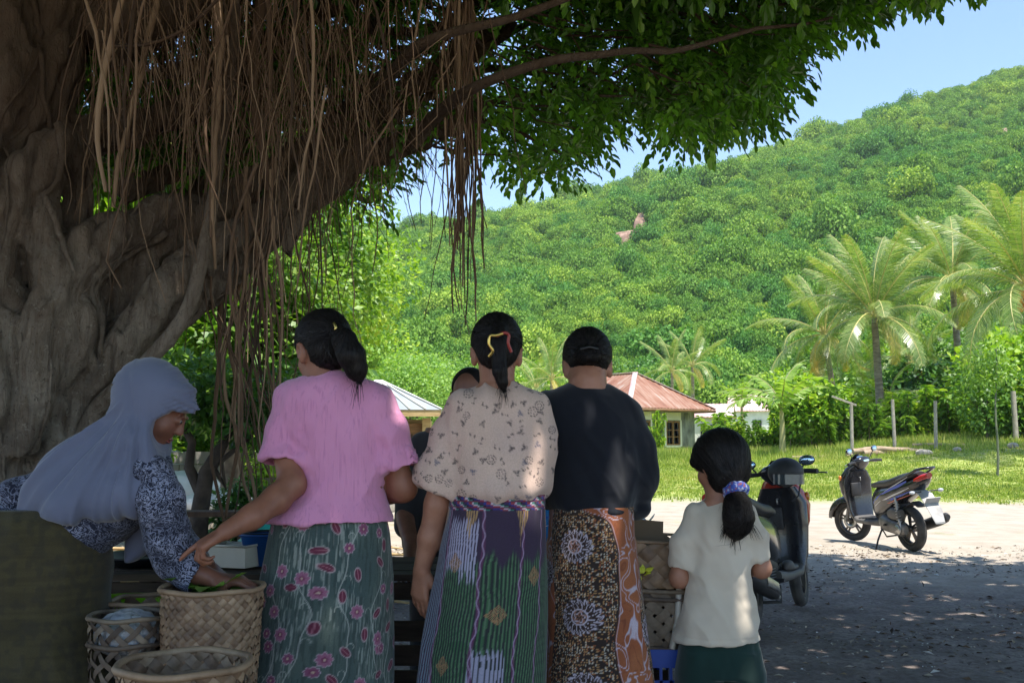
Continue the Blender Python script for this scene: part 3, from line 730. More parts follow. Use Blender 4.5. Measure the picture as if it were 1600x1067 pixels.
def house_rusty():
    A = np.array([6.0, 51.3]); u = np.array([0.8, 0.6]); v = np.array([-0.6, 0.8]); Lu, Lv = 6.6, 7.7
    z0 = float(gz(7, 54)) - 0.2; t = thing('weathered_house', 'weathered grey house with a rusty corrugated hip roof at the field edge', 'house', (A[0], A[1], z0))
    def W(a, b_, z): q = u * a + v * b_; return np.array([q[0], q[1], z - z0])
    ze, zr = 3.12, 5.18
    b = MB(); E = [W(0, 0, ze), W(Lu, 0, ze), W(Lu, Lv, ze), W(0, Lv, ze)]; R1 = W(Lu / 2, 2.9, zr); R2 = W(Lu / 2, Lv - 2.6, zr)
    roof_face(b, E[0], E[1], R1, R1); roof_face(b, E[1], E[2], R1, R2); roof_face(b, E[2], E[3], R2, R2); roof_face(b, E[3], E[0], R2, R1)
    rf = b.build('roof', m_rust, t, smooth=False)
    for p_, q_ in ((E[0], R1), (E[1], R1), (E[2], R2), (E[3], R2), (R1, R2)):
        MB().bar(p_ + [0, 0, 0.05], q_ + [0, 0, 0.07], 0.28, 0.03).build('ridge_cap', m_zinc2, rf)
    b = MB()
    for p_, q_ in ((0, 1), (1, 2), (2, 3), (3, 0)): b.bar(E[p_] + [0, 0, -0.08], E[q_] + [0, 0, -0.08], 0.05, 0.14)
    b.build('fascia', m_wood_b, t)
    i_ = 0.85
    b = MB(); hz = ze - 0.1 - z0; zc = hz / 2
    def wall(a0, b0, a1, b1): b.bar(W(a0, b0, z0 + zc), W(a1, b1, z0 + zc), 0.12, hz)
    # front wall with two real openings (vertical strips between them)
    wins = [(0.75, 1.75), (3.0, 4.0)]; zs, zt = 1.22, 2.45
    cur = i_
    for (w0, w1) in wins:
        w0 += i_ * 0.6; w1 += i_ * 0.6
        if w0 > cur: wall(cur, i_, w0, i_)
        b.bar(W(w0, i_, z0 + (zs - z0) / 2), W(w1, i_, z0 + (zs - z0) / 2), 0.12, zs - z0)
        hh = (z0 + hz) - zt; b.bar(W(w0, i_, zt + hh / 2), W(w1, i_, zt + hh / 2), 0.12, hh)
        cur = w1
    wall(cur, i_, Lu - i_, i_); wall(Lu - i_, i_, Lu - i_, Lv - i_); wall(i_, i_, i_, Lv - i_); wall(i_, Lv - i_, Lu - i_, Lv - i_)
    b.build('wall', m_plaster, t, smooth=False)
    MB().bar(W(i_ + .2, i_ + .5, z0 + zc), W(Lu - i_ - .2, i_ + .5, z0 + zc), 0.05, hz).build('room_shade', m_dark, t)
    for (w0, w1) in wins:
        w0 += i_ * 0.6; w1 += i_ * 0.6; o_ = i_ - 0.07; fr = MB()
        for (p_, q_) in ((W(w0, o_, zs), W(w0, o_, zt)), (W(w1, o_, zs), W(w1, o_, zt)), (W(w0, o_, zs), W(w1, o_, zs)), (W(w0, o_, zt), W(w1, o_, zt)), (W((w0 + w1) / 2, o_, zs), W((w0 + w1) / 2, o_, zt))):
            fr.bar(p_, q_, 0.09, 0.08, up=(u[1], -u[0], 0))
        for zz_ in (1.64, 2.0): fr.bar(W(w0, o_ + .01, zz_), W(w1, o_ + .01, zz_), 0.05, 0.04, up=(u[1], -u[0], 0))
        f = fr.build('window', m_wood_b, t, smooth=False)
        sf_ = MB()
        for (p_, q_) in ((W(w0 - .1, o_ - .03, zs - .1), W(w0 - .1, o_ - .03, zt + .1)), (W(w1 + .1, o_ - .03, zs - .1), W(w1 + .1, o_ - .03, zt + .1)), (W(w0 - .05, o_ - .03, zs - .1), W(w1 + .05, o_ - .03, zs - .1))): sf_.bar(p_, q_, .12, .05, up=(u[1], -u[0], 0))
        sf_.build('surround', m_white, f, smooth=False)
        MB().bar(W(w0 - .1, o_ - .03, zt + 0.3), W(w1 + .1, o_ - .03, zt + 0.3), 0.05, 0.42).build('vent_panel', m_white, f, smooth=False)
    for k in range(12):     # upright boards of the front wall
        a = i_ + 0.02 + k * (Lu - 2 * i_) / 12
        MB().bar(W(a, i_ - .068, z0 + 0.1), W(a, i_ - .068, z0 + hz - .1), 0.03, 0.012, up=(u[0], u[1], 0)).build('batten', m_plaster, t, smooth=False)
house_rusty()
def gable_shed(name, label, px, Y, w, d, ze, zr, rz, mr, mw, win=False):
    x = P(px, 690, Y)[0]; z0 = float(gz(x, Y)) - 0.3
    t = thing(name, label, 'house' if w > 3 else 'shed', (x, Y, z0), rz); e = ze - z0; r = zr - z0
    b = MB().box((0, 0, e / 2), (w - 0.5, d - 0.5, e)); b.add([[-w / 2 + .25, -d / 2 + .25, e], [-w / 2 + .25, d / 2 - .25, e], [-w / 2 + .25, 0, r - .12], [w / 2 - .25, -d / 2 + .25, e], [w / 2 - .25, d / 2 - .25, e], [w / 2 - .25, 0, r - .12]], [[0, 2, 1], [3, 4, 5]])
    b.build('wall', mw, t, smooth=False)
    b = MB(); roof_face(b, (-w / 2, -d / 2, e), (w / 2, -d / 2, e), (-w / 2, 0, r), (w / 2, 0, r)); roof_face(b, (w / 2, d / 2, e), (-w / 2, d / 2, e), (w / 2, 0, r), (-w / 2, 0, r))
    b.build('roof', mr, t, smooth=False)
    MB().box((0.3, -d / 2 + .22, e * 0.6), (0.7, 0.05, 0.9)).build('window', m_dark, t)
gable_shed('white_shed', 'small white shed with a faded pink roof among the shrubs', 1180, 82, 4.2, 3.4, 3.9, 5.3, R(-18), m_zinc2, m_white)
gable_shed('low_outbuilding', 'low outbuilding with a pale sheet roof directly behind the rusty-roofed house', 1100, 64, 4.0, 4.0, 2.9, 3.8, R(-15), m_zinc2, m_white)
gable_shed('far_hut', 'pale hut showing behind the arching banana leaves', 1236, 88, 3.4, 3.0, 3.8, 4.9, R(10), m_zinc2, m_white)

def pavilion():
    Y = 25; x0 = P(560, 640, Y)[0]; x1 = P(690, 640, Y)[0]; z0 = float(gz(-4, Y)) - 0.1; ze = 2.08; zr = 2.92; w = x1 - x0 + 0.7
    cx = x1 - w / 2; t = thing('pavilion', 'pavilion with a pale metal hip roof and carved brown doors behind the pink blouse', 'pavilion', (cx, Y, z0))
    E = [np.array(q, float) for q in ((-w / 2, 0, ze - z0), (w / 2, 0, ze - z0), (w / 2, 2.8, ze - z0), (-w / 2, 2.8, ze - z0))]
    R1, R2 = np.array([-w / 2 + 1.0, 1.4, zr - z0]), np.array([-w / 2 + 1.05, 1.4, zr - z0])
    b = MB()
    for p_, q_ in ((0, 1), (1, 2), (2, 3), (3, 0)): b.add([E[p_], E[q_], R1], [[0, 1, 2]])
    rf = b.build('roof', m_zinc, t, smooth=False)
    for k in range(8):
        f_ = k / 7; p_ = E[0] * (1 - f_) + E[1] * f_
        MB().bar(p_ + [0, 0, .02], R1 + (p_ - R1) * 0.06 + [0, 0, .03], 0.05, 0.03).build('seam', m_white, rf)
    MB().box((0, 0.06, ze - z0 - .09), (w - .04, 0.08, 0.16)).build('fascia', m_wood_l, t, smooth=False)
    for xx in (-w / 2 + .5, -0.15, w / 2 - .42, w / 2 - 1.35):
        MB().box((xx, 0.55, (ze - z0) / 2 - .1), (0.2, 0.2, ze - z0 - .2)).build('post', m_wood_l, t, smooth=False)
    MB().box((0, 1.75, (ze - z0) / 2 - .1), (w - .9, 1.8, ze - z0 - .25)).build('wall', m_wood_l, t, smooth=False)
    for k in range(3):
        cx_ = w / 2 - 0.9 - k * 0.95
        d_ = MB().box((cx_, 0.72, (ze - z0) * 0.45), (0.72, 0.06, ze - z0 - .8)).build('door_panel', m_wood_b, t, smooth=False)
        for q in range(4): MB().box((cx_ - .27 + q * .18, 0.675, (ze - z0) * 0.45), (0.05, 0.03, ze - z0 - 1.0)).build('slat', m_wood_d, d_, smooth=False)
        MB().box((cx_, 0.72, ze - z0 - .5), (0.76, 0.08, 0.34)).build('carved_panel', m_wood_b, t, smooth=False)
pavilion()

# ------------------------------------------------------------------ posts, logs, sapling in the field
m_conc = simple('grey_post', H((140, 132, 120)), H((176, 168, 154)), 5, 0.9, 0.4, 20, stretch=(3, 3, 1), bdist=0.02)
def post(px, py0, py1, Y, label, lean=0.0, w=0.13):
    x = P(px, 690, Y)[0]; z = float(gz(x, Y)) - 0.05; top = P(px, py0, Y)[2]; h = top - z
    b = MB().tube([(0, 0, 0), (lean * .5, 0, h * .5), (lean, 0, h)], [w / 2, w * .48, w * .45], 8)
    return props(b.build('fence_post', m_conc, None, loc=(x, Y, z)), label, 'fence post')
p1 = post(1331, 630, 712, 35, 'grey fence post with a slanting rail resting on its top', 0.03)
bb = MB().bar(P(1300, 619, 35.15), P(1338, 633, 35.05), 0.09, 0.07).build('slanting_rail', m_conc, None, smooth=False); props(bb, 'short grey rail slanting down onto the top of the first post', 'rail')
post(1398, 624, 714, 34.5, 'grey fence post behind the log pile', -0.02)
post(1462, 626, 720, 33.5, 'grey fence post with loose stones at its foot', 0.05)
post(1588, 611, 695, 35, 'thick grey fence post nearest the photo edge', -0.02, 0.2)
rng = np.random.default_rng(9)
m_log = simple('bleached_log', H((140, 118, 96)), H((182, 160, 134)), 5, 0.9, 0.5, 25, stretch=(1, 5, 5), bdist=0.02)
def log(px, py, L, ang, r, label, Y=33.5, group='logs piled at the foot of the posts'):
    p = P(px, py, Y); x, y = p[0], p[1]; z = max(p[2], float(gz(x, y)) + r * .7)
    d = np.array([math.cos(ang), math.sin(ang), 0]) * L / 2; k = np.array([0, 0, r * 0.3])
    props(MB().tube([-d, -d * .3 + k, d * .4 - k * .4, d], [r * .9, r, r * .95, r * .75], 8).build('log', m_log, None, loc=(x, y, z)), label, 'log', group)
for px, py, L, an, r in ((1362, 705, 1.3, .1, .1), (1385, 702, 1.5, -.05, .09), (1372, 711, 1.1, .25, .11), (1420, 709, .9, -.3, .09), (1345, 716, 1.0, .1, .08)):
    log(px, py, L, an, r, 'bleached log in the pile at the foot of the posts')
log(1296, 715, 2.6, 0.05, 0.05, 'long thin pole lying in the grass left of the log pile', 34.5, None)
log(1478, 712, 2.2, -0.1, 0.05, 'thin pale pole lying behind the third post', 34.5, None)
for px, py, s_ in ((1441, 716, .22), (1449, 722, .18), (1452, 728, .15), (1497, 728, .16), (1583, 700, .2)):
    p = P(px, py, 32.5); z = float(gz(p[0], p[1]))
    o = MB().ball((0, 0, 0), (s_, s_ * .8, s_ * .6), n=8).build('stone', m_conc, None, smooth=False, loc=(p[0], p[1], z + s_ * .3)); props(o, 'rough pale stone lying by the fence posts', 'stone', 'stones by the fence posts')
def sapling():
    Y = 27; x = P(1556, 690, Y)[0]; z = float(gz(x, Y)) - 0.03; t = thing('sapling', 'thin bare-stemmed sapling with a light leafy top standing in the grass', 'sapling', (x, Y, z))
    h = P(1556, 545, Y)[2] - z; q = np.linspace(0, 1, 8)
    MB().tube(np.stack([0.12 * q + 0.03 * np.sin(q * 9), 0 * q, q * h], -1), 0.035 - 0.02 * q, 6).build('trunk', simple('green_pole', H((84, 92, 74)), H((112, 116, 92)), 6, .8), t)
    rg = np.random.default_rng(77); bl = [(np.array([0.1 + rg.normal(0, .3), rg.normal(0, .3), h * rg.uniform(.72, 1.05)]), np.array([.45, .4, .25])) for _ in range(10)]
    V, F, tt = leaf_cloud(bl, 1300, 0.11, rg, .4); link('crown', raw_mesh('crown', V, F, False, attrs={'tint': tt}), m_leafB, t)
sapling()
# ------------------------------------------------------------------ leafy trees beyond the banyan (left)
lt = [(150, 15, 3.6, 2.3, 'sunlit tree behind the banyan trunk, farthest over towards the trunk'), (290, 17, 4.2, 2.8, 'broad sunlit tree behind the hanging roots above the grey veil'), (400, 15, 3.9, 2.1, 'bright leafy tree behind the head of the woman in pink'),
      (475, 20, 4.5, 2.1, 'bright green tree whose top shows against the sky by the root strand'), (545, 46, 5.6, 3.0, 'green tree behind the pale roof and the ponytail'), (360, 12, 2.7, 1.5, 'low leafy tree over the grey wall'), (240, 22, 2.6, 2.6, 'leafy tree over the white sacks in the yard'),
      (-60, 20, 4.6, 4.2, 'big leafy tree hidden mostly behind the banyan trunk'), (420, 30, 6.6, 4.2, 'tall tree rising behind the smaller sunlit ones'), (80, 26, 6, 4.5, 'tall tree seen through the gaps by the banyan trunk'), (270, 30, 7.5, 5, 'tallest tree behind the curtain of roots')]
for k, (px, Y, zc, r_, lab) in enumerate(lt):
    tree(px, Y, zc, (r_, r_ * .8, r_ * .85), 15000 if Y < 25 else 10000, 0.11 if Y < 21 else 0.19, m_leafA if k % 3 != 2 else m_leafB, lab, 700 + k, trunk_r=.11, nb=22, width=1.35)
# ================================================================== SDF MODELLER (numpy surface nets)
class SDF:
    """smooth union / cut of simple solids, meshed as one continuous surface"""
    def __init__(s): s.p = []
    def cone(s, a, b, ra, rb=None, k=0.02, op='u', flat=None):
        a = np.asarray(a, float); b = np.asarray(b, float); rb = ra if rb is None else rb
        m = max(ra, rb); s.p.append(('c', (a, b, ra, rb), np.minimum(a, b) - m, np.maximum(a, b) + m, k, op)); return s
    def chain(s, pts, rs, k=0.02, op='u'):
        for i in range(len(pts) - 1): s.cone(pts[i], pts[i + 1], rs[i], rs[i + 1], k, op)
        return s
    def ell(s, c, r, R_=None, k=0.02, op='u'):
        c = np.asarray(c, float); r = np.asarray(r, float) * np.ones(3); R_ = np.eye(3) if R_ is None else np.asarray(R_)
        m = r.max(); s.p.append(('e', (c, r, R_), c - m, c + m, k, op)); return s
    def loft(s, secs, k=0.02, op='u', e=2.4, R_=None, o=(0, 0, 0)):
        """secs: (z, cx, cy, rx, ry) in a local frame (R_ columns = local axes, o = origin); interpolated smoothly over z"""
        S = np.array(sorted(secs), float); R_ = np.eye(3) if R_ is None else np.asarray(R_); o = np.asarray(o, float)
        c = []
        for q in S:
            for sx in (-1, 1):
                for sy in (-1, 1): c.append(o + R_ @ np.array([q[1] + sx * q[3], q[2] + sy * q[4], q[0]]))
        c = np.array(c); zz = np.linspace(S[0, 0], S[-1, 0], 60)
        from_ = [np.interp(zz, S[:, 0], S[:, i]) for i in range(1, 5)]
        ker = np.array([1, 3, 5, 6, 5, 3, 1.]); ker /= ker.sum()
        sm = [np.convolve(np.pad(q, 3, mode='reflect', reflect_type='odd'), ker, 'valid') for q in from_]
        s.p.append(('l', (zz, sm, R_, o, e), c.min(0) - .01, c.max(0) + .01, k, op)); return s
    def box(s, c, h, R_=None, r=0.01, k=0.01, op='u'):
        c = np.asarray(c, float); h = np.asarray(h, float); R_ = np.eye(3) if R_ is None else np.asarray(R_)
        m = np.linalg.norm(h); s.p.append(('b', (c, h, R_, r), c - m, c + m, k, op)); return s
    def group(s, ch, k=0.03):
        us = [p for p in ch.p if p[5] == 'u']
        s.p.append(('g', ch, np.min([p[2] for p in us], 0), np.max([p[3] for p in us], 0), k, 'u')); return s
    def ev(s, P_, mg):
        D = np.full(len(P_), 1.0, np.float32); mg_ = mg
        if not len(P_): return D
        pl, ph = P_.min(0), P_.max(0)
        for (t, a, lo, hi, k, op) in s.p:
            if ((lo - mg_ - k) > ph).any() or ((hi + mg_ + k) < pl).any(): continue
            msk = ((P_ > lo - mg_ - k) & (P_ < hi + mg_ + k)).all(1); ix = np.nonzero(msk)[0]
            if not len(ix): continue
            q = P_[ix].astype(np.float64)
            if t == 'g': d = a.ev(q, mg)
            elif t == 'c':
                A, B, ra, rb = a; ba = B - A; h = np.clip((q - A) @ ba / (ba @ ba + 1e-12), 0, 1)
                d = np.linalg.norm(q - A - h[:, None] * ba, axis=1) - (ra + (rb - ra) * h)
            elif t == 'e':
                c, r, R_ = a; l = (q - c) @ R_; k0 = np.linalg.norm(l / r, axis=1); k1 = np.linalg.norm(l / r ** 2, axis=1)
                d = np.where(k0 < 1e-6, -r.min(), k0 * (k0 - 1) / (k1 + 1e-9))
            elif t == 'b':
                c, h, R_, r = a; l = np.abs((q - c) @ R_) - (h - r)
                d = np.linalg.norm(np.maximum(l, 0), axis=1) + np.minimum(l.max(1), 0) - r
            else:
                zz, sm, R_, o, e = a; l = (q - o) @ R_; z = l[:, 2]
                cx, cy_, rx, ry = [np.interp(z, zz, v) for v in sm]
                u = np.abs(l[:, 0] - cx) / rx; v = np.abs(l[:, 1] - cy_) / ry
                n = (u ** e + v ** e) ** (1 / e)
                g = np.sqrt((u / rx) ** 2 + (v / ry) ** 2) / (np.sqrt(u * u + v * v) + 1e-6)
                d = (n - 1) / (g + 1e-6)
                d = np.maximum(d, np.maximum(zz[0] - z, z - zz[-1]))
            o_ = D[ix]
            if op == 'u':
                h = np.clip(0.5 + 0.5 * (o_ - d) / k, 0, 1); D[ix] = o_ * (1 - h) + d * h - k * h * (1 - h)
            else:
                d = -d; h = np.clip(0.5 - 0.5 * (o_ - d) / k, 0, 1); D[ix] = o_ * (1 - h) + d * h + k * h * (1 - h)
        return D
    def mesh(s, h=0.006):
        us = [p for p in s.p if p[5] == 'u']
        lo = np.min([p[2] for p in us], 0) - 4 * h; hi = np.max([p[3] for p in us], 0) + 4 * h
        B = 8; nb = np.ceil((hi - lo) / (h * B)).astype(int)
        g = [lo[i] + (np.arange(nb[i]) + 0.5) * h * B for i in range(3)]
        C = np.stack(np.meshgrid(*g, indexing='ij'), -1).reshape(-1, 3)
        hd = h * B * 0.5 * 1.7320508
        Dc = s.ev(C, hd * 2.2); act = np.abs(Dc) < hd * 1.8 + 0.01
        D = np.where(Dc > 0, 1.0, -1.0).astype(np.float32).reshape(nb)
        D = np.repeat(np.repeat(np.repeat(D, B, 0), B, 1), B, 2)
        off = np.stack(np.meshgrid(*[np.arange(B)] * 3, indexing='ij'), -1).reshape(-1, 3)
        bi = np.stack(np.unravel_index(np.nonzero(act)[0], nb), -1) * B
        sb_ = bi // (B * 3); bi = bi[np.lexsort((sb_[:, 2], sb_[:, 1], sb_[:, 0]))]
        for st in range(0, len(bi), 60):
            I = (bi[st:st + 60, None] + off[None]).reshape(-1, 3)
            D[I[:, 0], I[:, 1], I[:, 2]] = s.ev(lo + I * h, h * 3.5)
        D[D == 0] = 1e-6
        S = D < 0
        c8 = np.zeros(tuple(np.array(D.shape) - 1), np.int8)
        for dx in (0, 1):
            for dy in (0, 1):
                for dz in (0, 1): c8 += S[dx:S.shape[0] - 1 + dx, dy:S.shape[1] - 1 + dy, dz:S.shape[2] - 1 + dz]
        cells = np.stack(np.nonzero((c8 > 0) & (c8 < 8)), -1)
        idx = np.full(c8.shape, -1, np.int32); idx[tuple(cells.T)] = np.arange(len(cells))
        acc = np.zeros((len(cells), 3)); cnt = np.zeros(len(cells))
        cor = [(0, 0, 0), (1, 0, 0), (0, 1, 0), (1, 1, 0), (0, 0, 1), (1, 0, 1), (0, 1, 1), (1, 1, 1)]
        val = [D[cells[:, 0] + c[0], cells[:, 1] + c[1], cells[:, 2] + c[2]] for c in cor]
        for i in range(8):
            for ax in range(3):
                if cor[i][ax] == 0:
                    c2 = list(cor[i]); c2[ax] = 1; j = cor.index(tuple(c2)); a, b = val[i], val[j]
                    m = (a < 0) != (b < 0); t = np.clip(a[m] / (a[m] - b[m]), 0.05, .95)
                    p = np.tile(np.array(cor[i], float), (m.sum(), 1)); p[:, ax] = t
                    acc[m] += p; cnt[m] += 1
        V = lo + (cells + acc / cnt[:, None]) * h
        F = []
        for ax in range(3):
            sl0 = [slice(None)] * 3; sl1 = [slice(None)] * 3; sl0[ax] = slice(0, -1); sl1[ax] = slice(1, None)
            a, b = S[tuple(sl0)], S[tuple(sl1)]; E = np.stack(np.nonzero(a != b), -1)
            o1, o2 = [(1, 2), (2, 0), (0, 1)][ax]
            E = E[(E[:, o1] > 0) & (E[:, o2] > 0)]
            ok = (E[:, o1] < c8.shape[o1]) & (E[:, o2] < c8.shape[o2]) & (E[:, ax] < c8.shape[ax]); E = E[ok]
            sg = a[tuple(E.T)]
            def g_(d1, d2):
                q = E.copy(); q[:, o1] -= d1; q[:, o2] -= d2; return idx[tuple(q.T)]
            Q = np.stack([g_(1, 1), g_(0, 1), g_(0, 0), g_(1, 0)], -1); Q[~sg] = Q[~sg][:, ::-1]
            F.append(Q[(Q >= 0).all(1)])
        return V, np.vstack(F)
def relax(V, F, it=2, w=0.5):
    for _ in range(it):
        acc = np.zeros_like(V); n = np.zeros(len(V))
        for k in range(4):
            a, b = F[:, k], F[:, (k + 1) % 4]
            for c in range(3): acc[:, c] += np.bincount(a, V[b, c], len(V)) + np.bincount(b, V[a, c], len(V))
            n += np.bincount(a, minlength=len(V)) + np.bincount(b, minlength=len(V))
        V = V * (1 - w) + acc / np.maximum(n, 1)[:, None] * w
    return V
def vnormals(V, F):
    n = np.cross(V[F[:, 2]] - V[F[:, 0]], V[F[:, 3]] - V[F[:, 1]]); N = np.zeros_like(V)
    for k in range(4):
        for c in range(3): N[:, c] += np.bincount(F[:, k], n[:, c], len(V))
    return N / (np.linalg.norm(N, axis=1, keepdims=True) + 1e-12)
# ================================================================== BANYAN
def bark_mat():
    n = NT('banyan_bark'); co = n.coord('World')
    f = n.noise(co, 3.0, 8, 0.65, 0.6); g = n.noise(co, 26, 8, 0.75); r = n.noise(n.coord('World', (1, 1, 0.22)), 17, 7, 0.75, 1.4)
    c = n.ramp(f, [(0.28, H((104, 92, 80))), (0.5, H((150, 137, 121))), (0.7, H((182, 170, 153)))])
    c = n.mix(n.ramp(r, [(0.45, 0.0), (0.62, 0.55)]), c, H((92, 72, 56)))
    c = n.mix(n.ramp(g, [(0.58, 0.0), (0.64, 0.6)]), c, H((186, 176, 158)))
    c = n.mix(n.ramp(n.noise(co, 60, 4, .7), [(0.34, 0.6), (0.42, 0.0)]), c, H((46, 36, 28)))
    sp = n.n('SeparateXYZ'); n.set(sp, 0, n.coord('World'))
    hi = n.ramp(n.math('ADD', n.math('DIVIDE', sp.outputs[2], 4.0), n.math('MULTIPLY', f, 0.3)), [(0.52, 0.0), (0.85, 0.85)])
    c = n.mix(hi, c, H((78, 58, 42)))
    nm = n.bump(n.math('ADD', n.math('MULTIPLY', g, 0.4), n.math('MULTIPLY', r, 0.9)), 1.0, 0.045)
    return n.principled(c, 0.9, nm, Specular_IOR_Level=0.25)
m_bark = bark_mat()
def root_mat(nm, a, b, c_):
    n = NT(nm); t = n.noise(n.coord('World', (1, 1, .3)), 3.5, 4)
    oi = n.n('ObjectInfo').outputs['Random']
    c = n.ramp(n.math('ADD', n.math('MULTIPLY', t, 0.6), n.math('MULTIPLY', oi, 0.4)), [(0.3, H(a)), (0.5, H(b)), (0.72, H(c_))])
    return n.principled(c, 0.8, n.bump(n.noise(n.coord('World', (1, 1, .2)), 60, 3), 0.4, 0.004), Specular_IOR_Level=0.3)
m_root = root_mat('aerial_root_bark', (66, 50, 38), (104, 80, 60), (152, 126, 100))
m_leaf_b = leaf_mat('fig_leaves', [H((54, 86, 30)), H((76, 118, 40)), H((100, 148, 50)), H((142, 182, 70))], 0.5, 0.32, spec=0.5)
bx0 = P(-20, 690, 5.2)
ban = thing('banyan_tree', 'huge banyan with fused grey trunks and a curtain of brown hanging roots', 'tree', (bx0[0], 5.2, 0))
BO = np.array([bx0[0], 5.2, 0.0])
def strand(lst):
    pts = np.array([P(a, b, c) for a, b, c, r in lst]); rs = np.array([q[3] for q in lst])
    t = np.arange(len(pts)); u = np.linspace(0, len(pts) - 1, (len(pts) - 1) * 3 + 1)
    def cr(v):
        vp = np.vstack([2 * v[0] - v[1], v, 2 * v[-1] - v[-2]]); i = np.clip(u.astype(int), 0, len(v) - 2); f = (u - i)[:, None]
        p0, p1, p2, p3 = vp[i], vp[i + 1], vp[i + 2], vp[i + 3]
        return 0.5 * (2 * p1 + (p2 - p0) * f + (2 * p0 - 5 * p1 + 4 * p2 - p3) * f ** 2 + (3 * p1 - p0 - 3 * p2 + p3) * f ** 3)
    return cr(pts), np.interp(u, t, rs)
ST = [
 [(-90, 1120, 5.2, .50), (-70, 850, 5.2, .40), (-40, 700, 5.2, .36), (-20, 560, 5.2, .34), (-50, 400, 5.3, .33), (-90, 200, 5.4, .33), (-110, 0, 5.5, .33), (-160, -400, 5.8, .3)],
 [(60, 1080, 5.0, .30), (40, 900, 5.0, .2), (22, 760, 4.95, .16), (40, 650, 4.9, .14), (88, 560, 4.9, .15), (105, 470, 4.95, .15), (60, 380, 5.0, .15), (20, 290, 5.0, .16), (50, 180, 5.05, .16), (80, 80, 5.1, .17), (110, -30, 5.2, .17), (170, -300, 5.4, .14)],
 [(-10, 980, 4.85, .24), (-20, 800, 4.8, .17), (-10, 690, 4.75, .15), (10, 600, 4.75, .13), (10, 500, 4.8, .12), (-10, 400, 4.85, .13), (20, 300, 4.8, .1), (90, 220, 4.85, .07)],
 [(160, 1040, 5.15, .22), (110, 860, 5.1, .16), (80, 740, 5.1, .15), (110, 640, 5.1, .14), (170, 570, 5.15, .13), (235, 508, 5.2, .125), (310, 448, 5.3, .11), (385, 396, 5.4, .10), (440, 346, 5.5, .092), (500, 292, 5.6, .085), (570, 248, 5.75, .075), (660, 215, 5.95, .07), (760, 165, 6.2, .05)],
 [(60, 760, 5.2, .15), (70, 640, 5.15, .14), (120, 540, 5.2, .14), (165, 470, 5.25, .14), (200, 400, 5.3, .14), (270, 360, 5.35, .13), (340, 330, 5.45, .125), (410, 290, 5.55, .12), (490, 235, 5.7, .11), (570, 180, 5.9, .09), (680, 110, 6.2, .07), (800, 40, 6.5, .05)],
 [(130, 620, 5.0, .09), (180, 560, 5.0, .09), (235, 480, 5.05, .1), (300, 410, 5.15, .09), (365, 366, 5.25, .085), (430, 318, 5.35, .075), (480, 275, 5.5, .07), (560, 230, 5.6, .06)],
 [(70, 520, 4.85, .11), (110, 430, 4.9, .12), (150, 380, 5.0, .13), (210, 350, 5.1, .11), (270, 320, 5.2, .08)],
 [(30, 330, 5.1, .15), (70, 270, 5.1, .13), (110, 225, 5.15, .12), (170, 205, 5.2, .10), (240, 190, 5.3, .08), (330, 150, 5.6, .07), (450, 60, 6.0, .06)],
 [(110, 230, 5.1, .08), (128, 270, 5.12, .07), (118, 330, 5.15, .07), (112, 400, 5.15, .08)],
 [(30, 700, 4.7, .08), (60, 620, 4.72, .08), (60, 520, 4.75, .09), (85, 440, 4.8, .08), (60, 350, 4.85, .08), (90, 280, 4.95, .06)],
 [(-30, 640, 4.7, .1), (-10, 540, 4.7, .1), (-30, 440, 4.72, .12), (0, 330, 4.8, .11), (-30, 220, 4.8, .12), (20, 100, 4.9, .12), (10, -30, 5.0, .12)],
 [(0, 900, 4.75, .14), (50, 800, 4.8, .1), (85, 700, 4.9, .09), (125, 610, 5.0, .08), (200, 545, 5.05, .07)],
 [(225, 560, 5.2, .05), (232, 505, 5.15, .05), (225, 450, 5.2, .055), (235, 400, 5.25, .05)],
 [(405, 425, 5.35, .038), (405, 375, 5.35, .045), (425, 330, 5.4, .055), (440, 290, 5.5, .05)],
 [(452, 400, 5.4, .03), (452, 365, 5.42, .04), (462, 340, 5.45, .045), (480, 310, 5.5, .05)],
 [(-200, 1100, 5.6, .4), (-170, 800, 5.5, .3), (-180, 500, 5.5, .3), (-260, 200, 5.6, .3), (-400, -100, 5.8, .25)],
 [(150, 460, 5.6, .1), (280, 330, 5.9, .1), (400, 200, 6.3, .1), (520, 90, 6.8, .09), (660, -40, 7.3, .08)],
 [(200, 300, 5.6, .07), (330, 230, 6.0, .08), (420, 100, 6.3, .08), (520, -60, 6.6, .07)],
]
sf = SDF()
for s_ in ST:
    p_, r_s = strand(s_); jit = fbm(p_ * 3.0, 2)[:, None] * 0.03
    sf.chain(p_ + jit * rdirs(len(p_), np.random.default_rng(4)), r_s * (1 + 0.16 * vnoise(p_ * 5.1)), k=0.022)
V, F = sf.mesh(0.021)
N_ = vnormals(V, F)
V = V + N_ * (0.030 * fbm(V * 5.0, 3) - 0.045 * np.clip(.12 - np.abs(fbm(V * np.array([5, 5, 1.6]) + 3, 2)), 0, 1) / .12 + 0.020 * (0.5 - 2 * np.abs(fbm(V * np.array([15, 15, 3.5]), 2))))[:, None]
link('trunk', raw_mesh('trunk', V - BO, F), m_bark, ban)
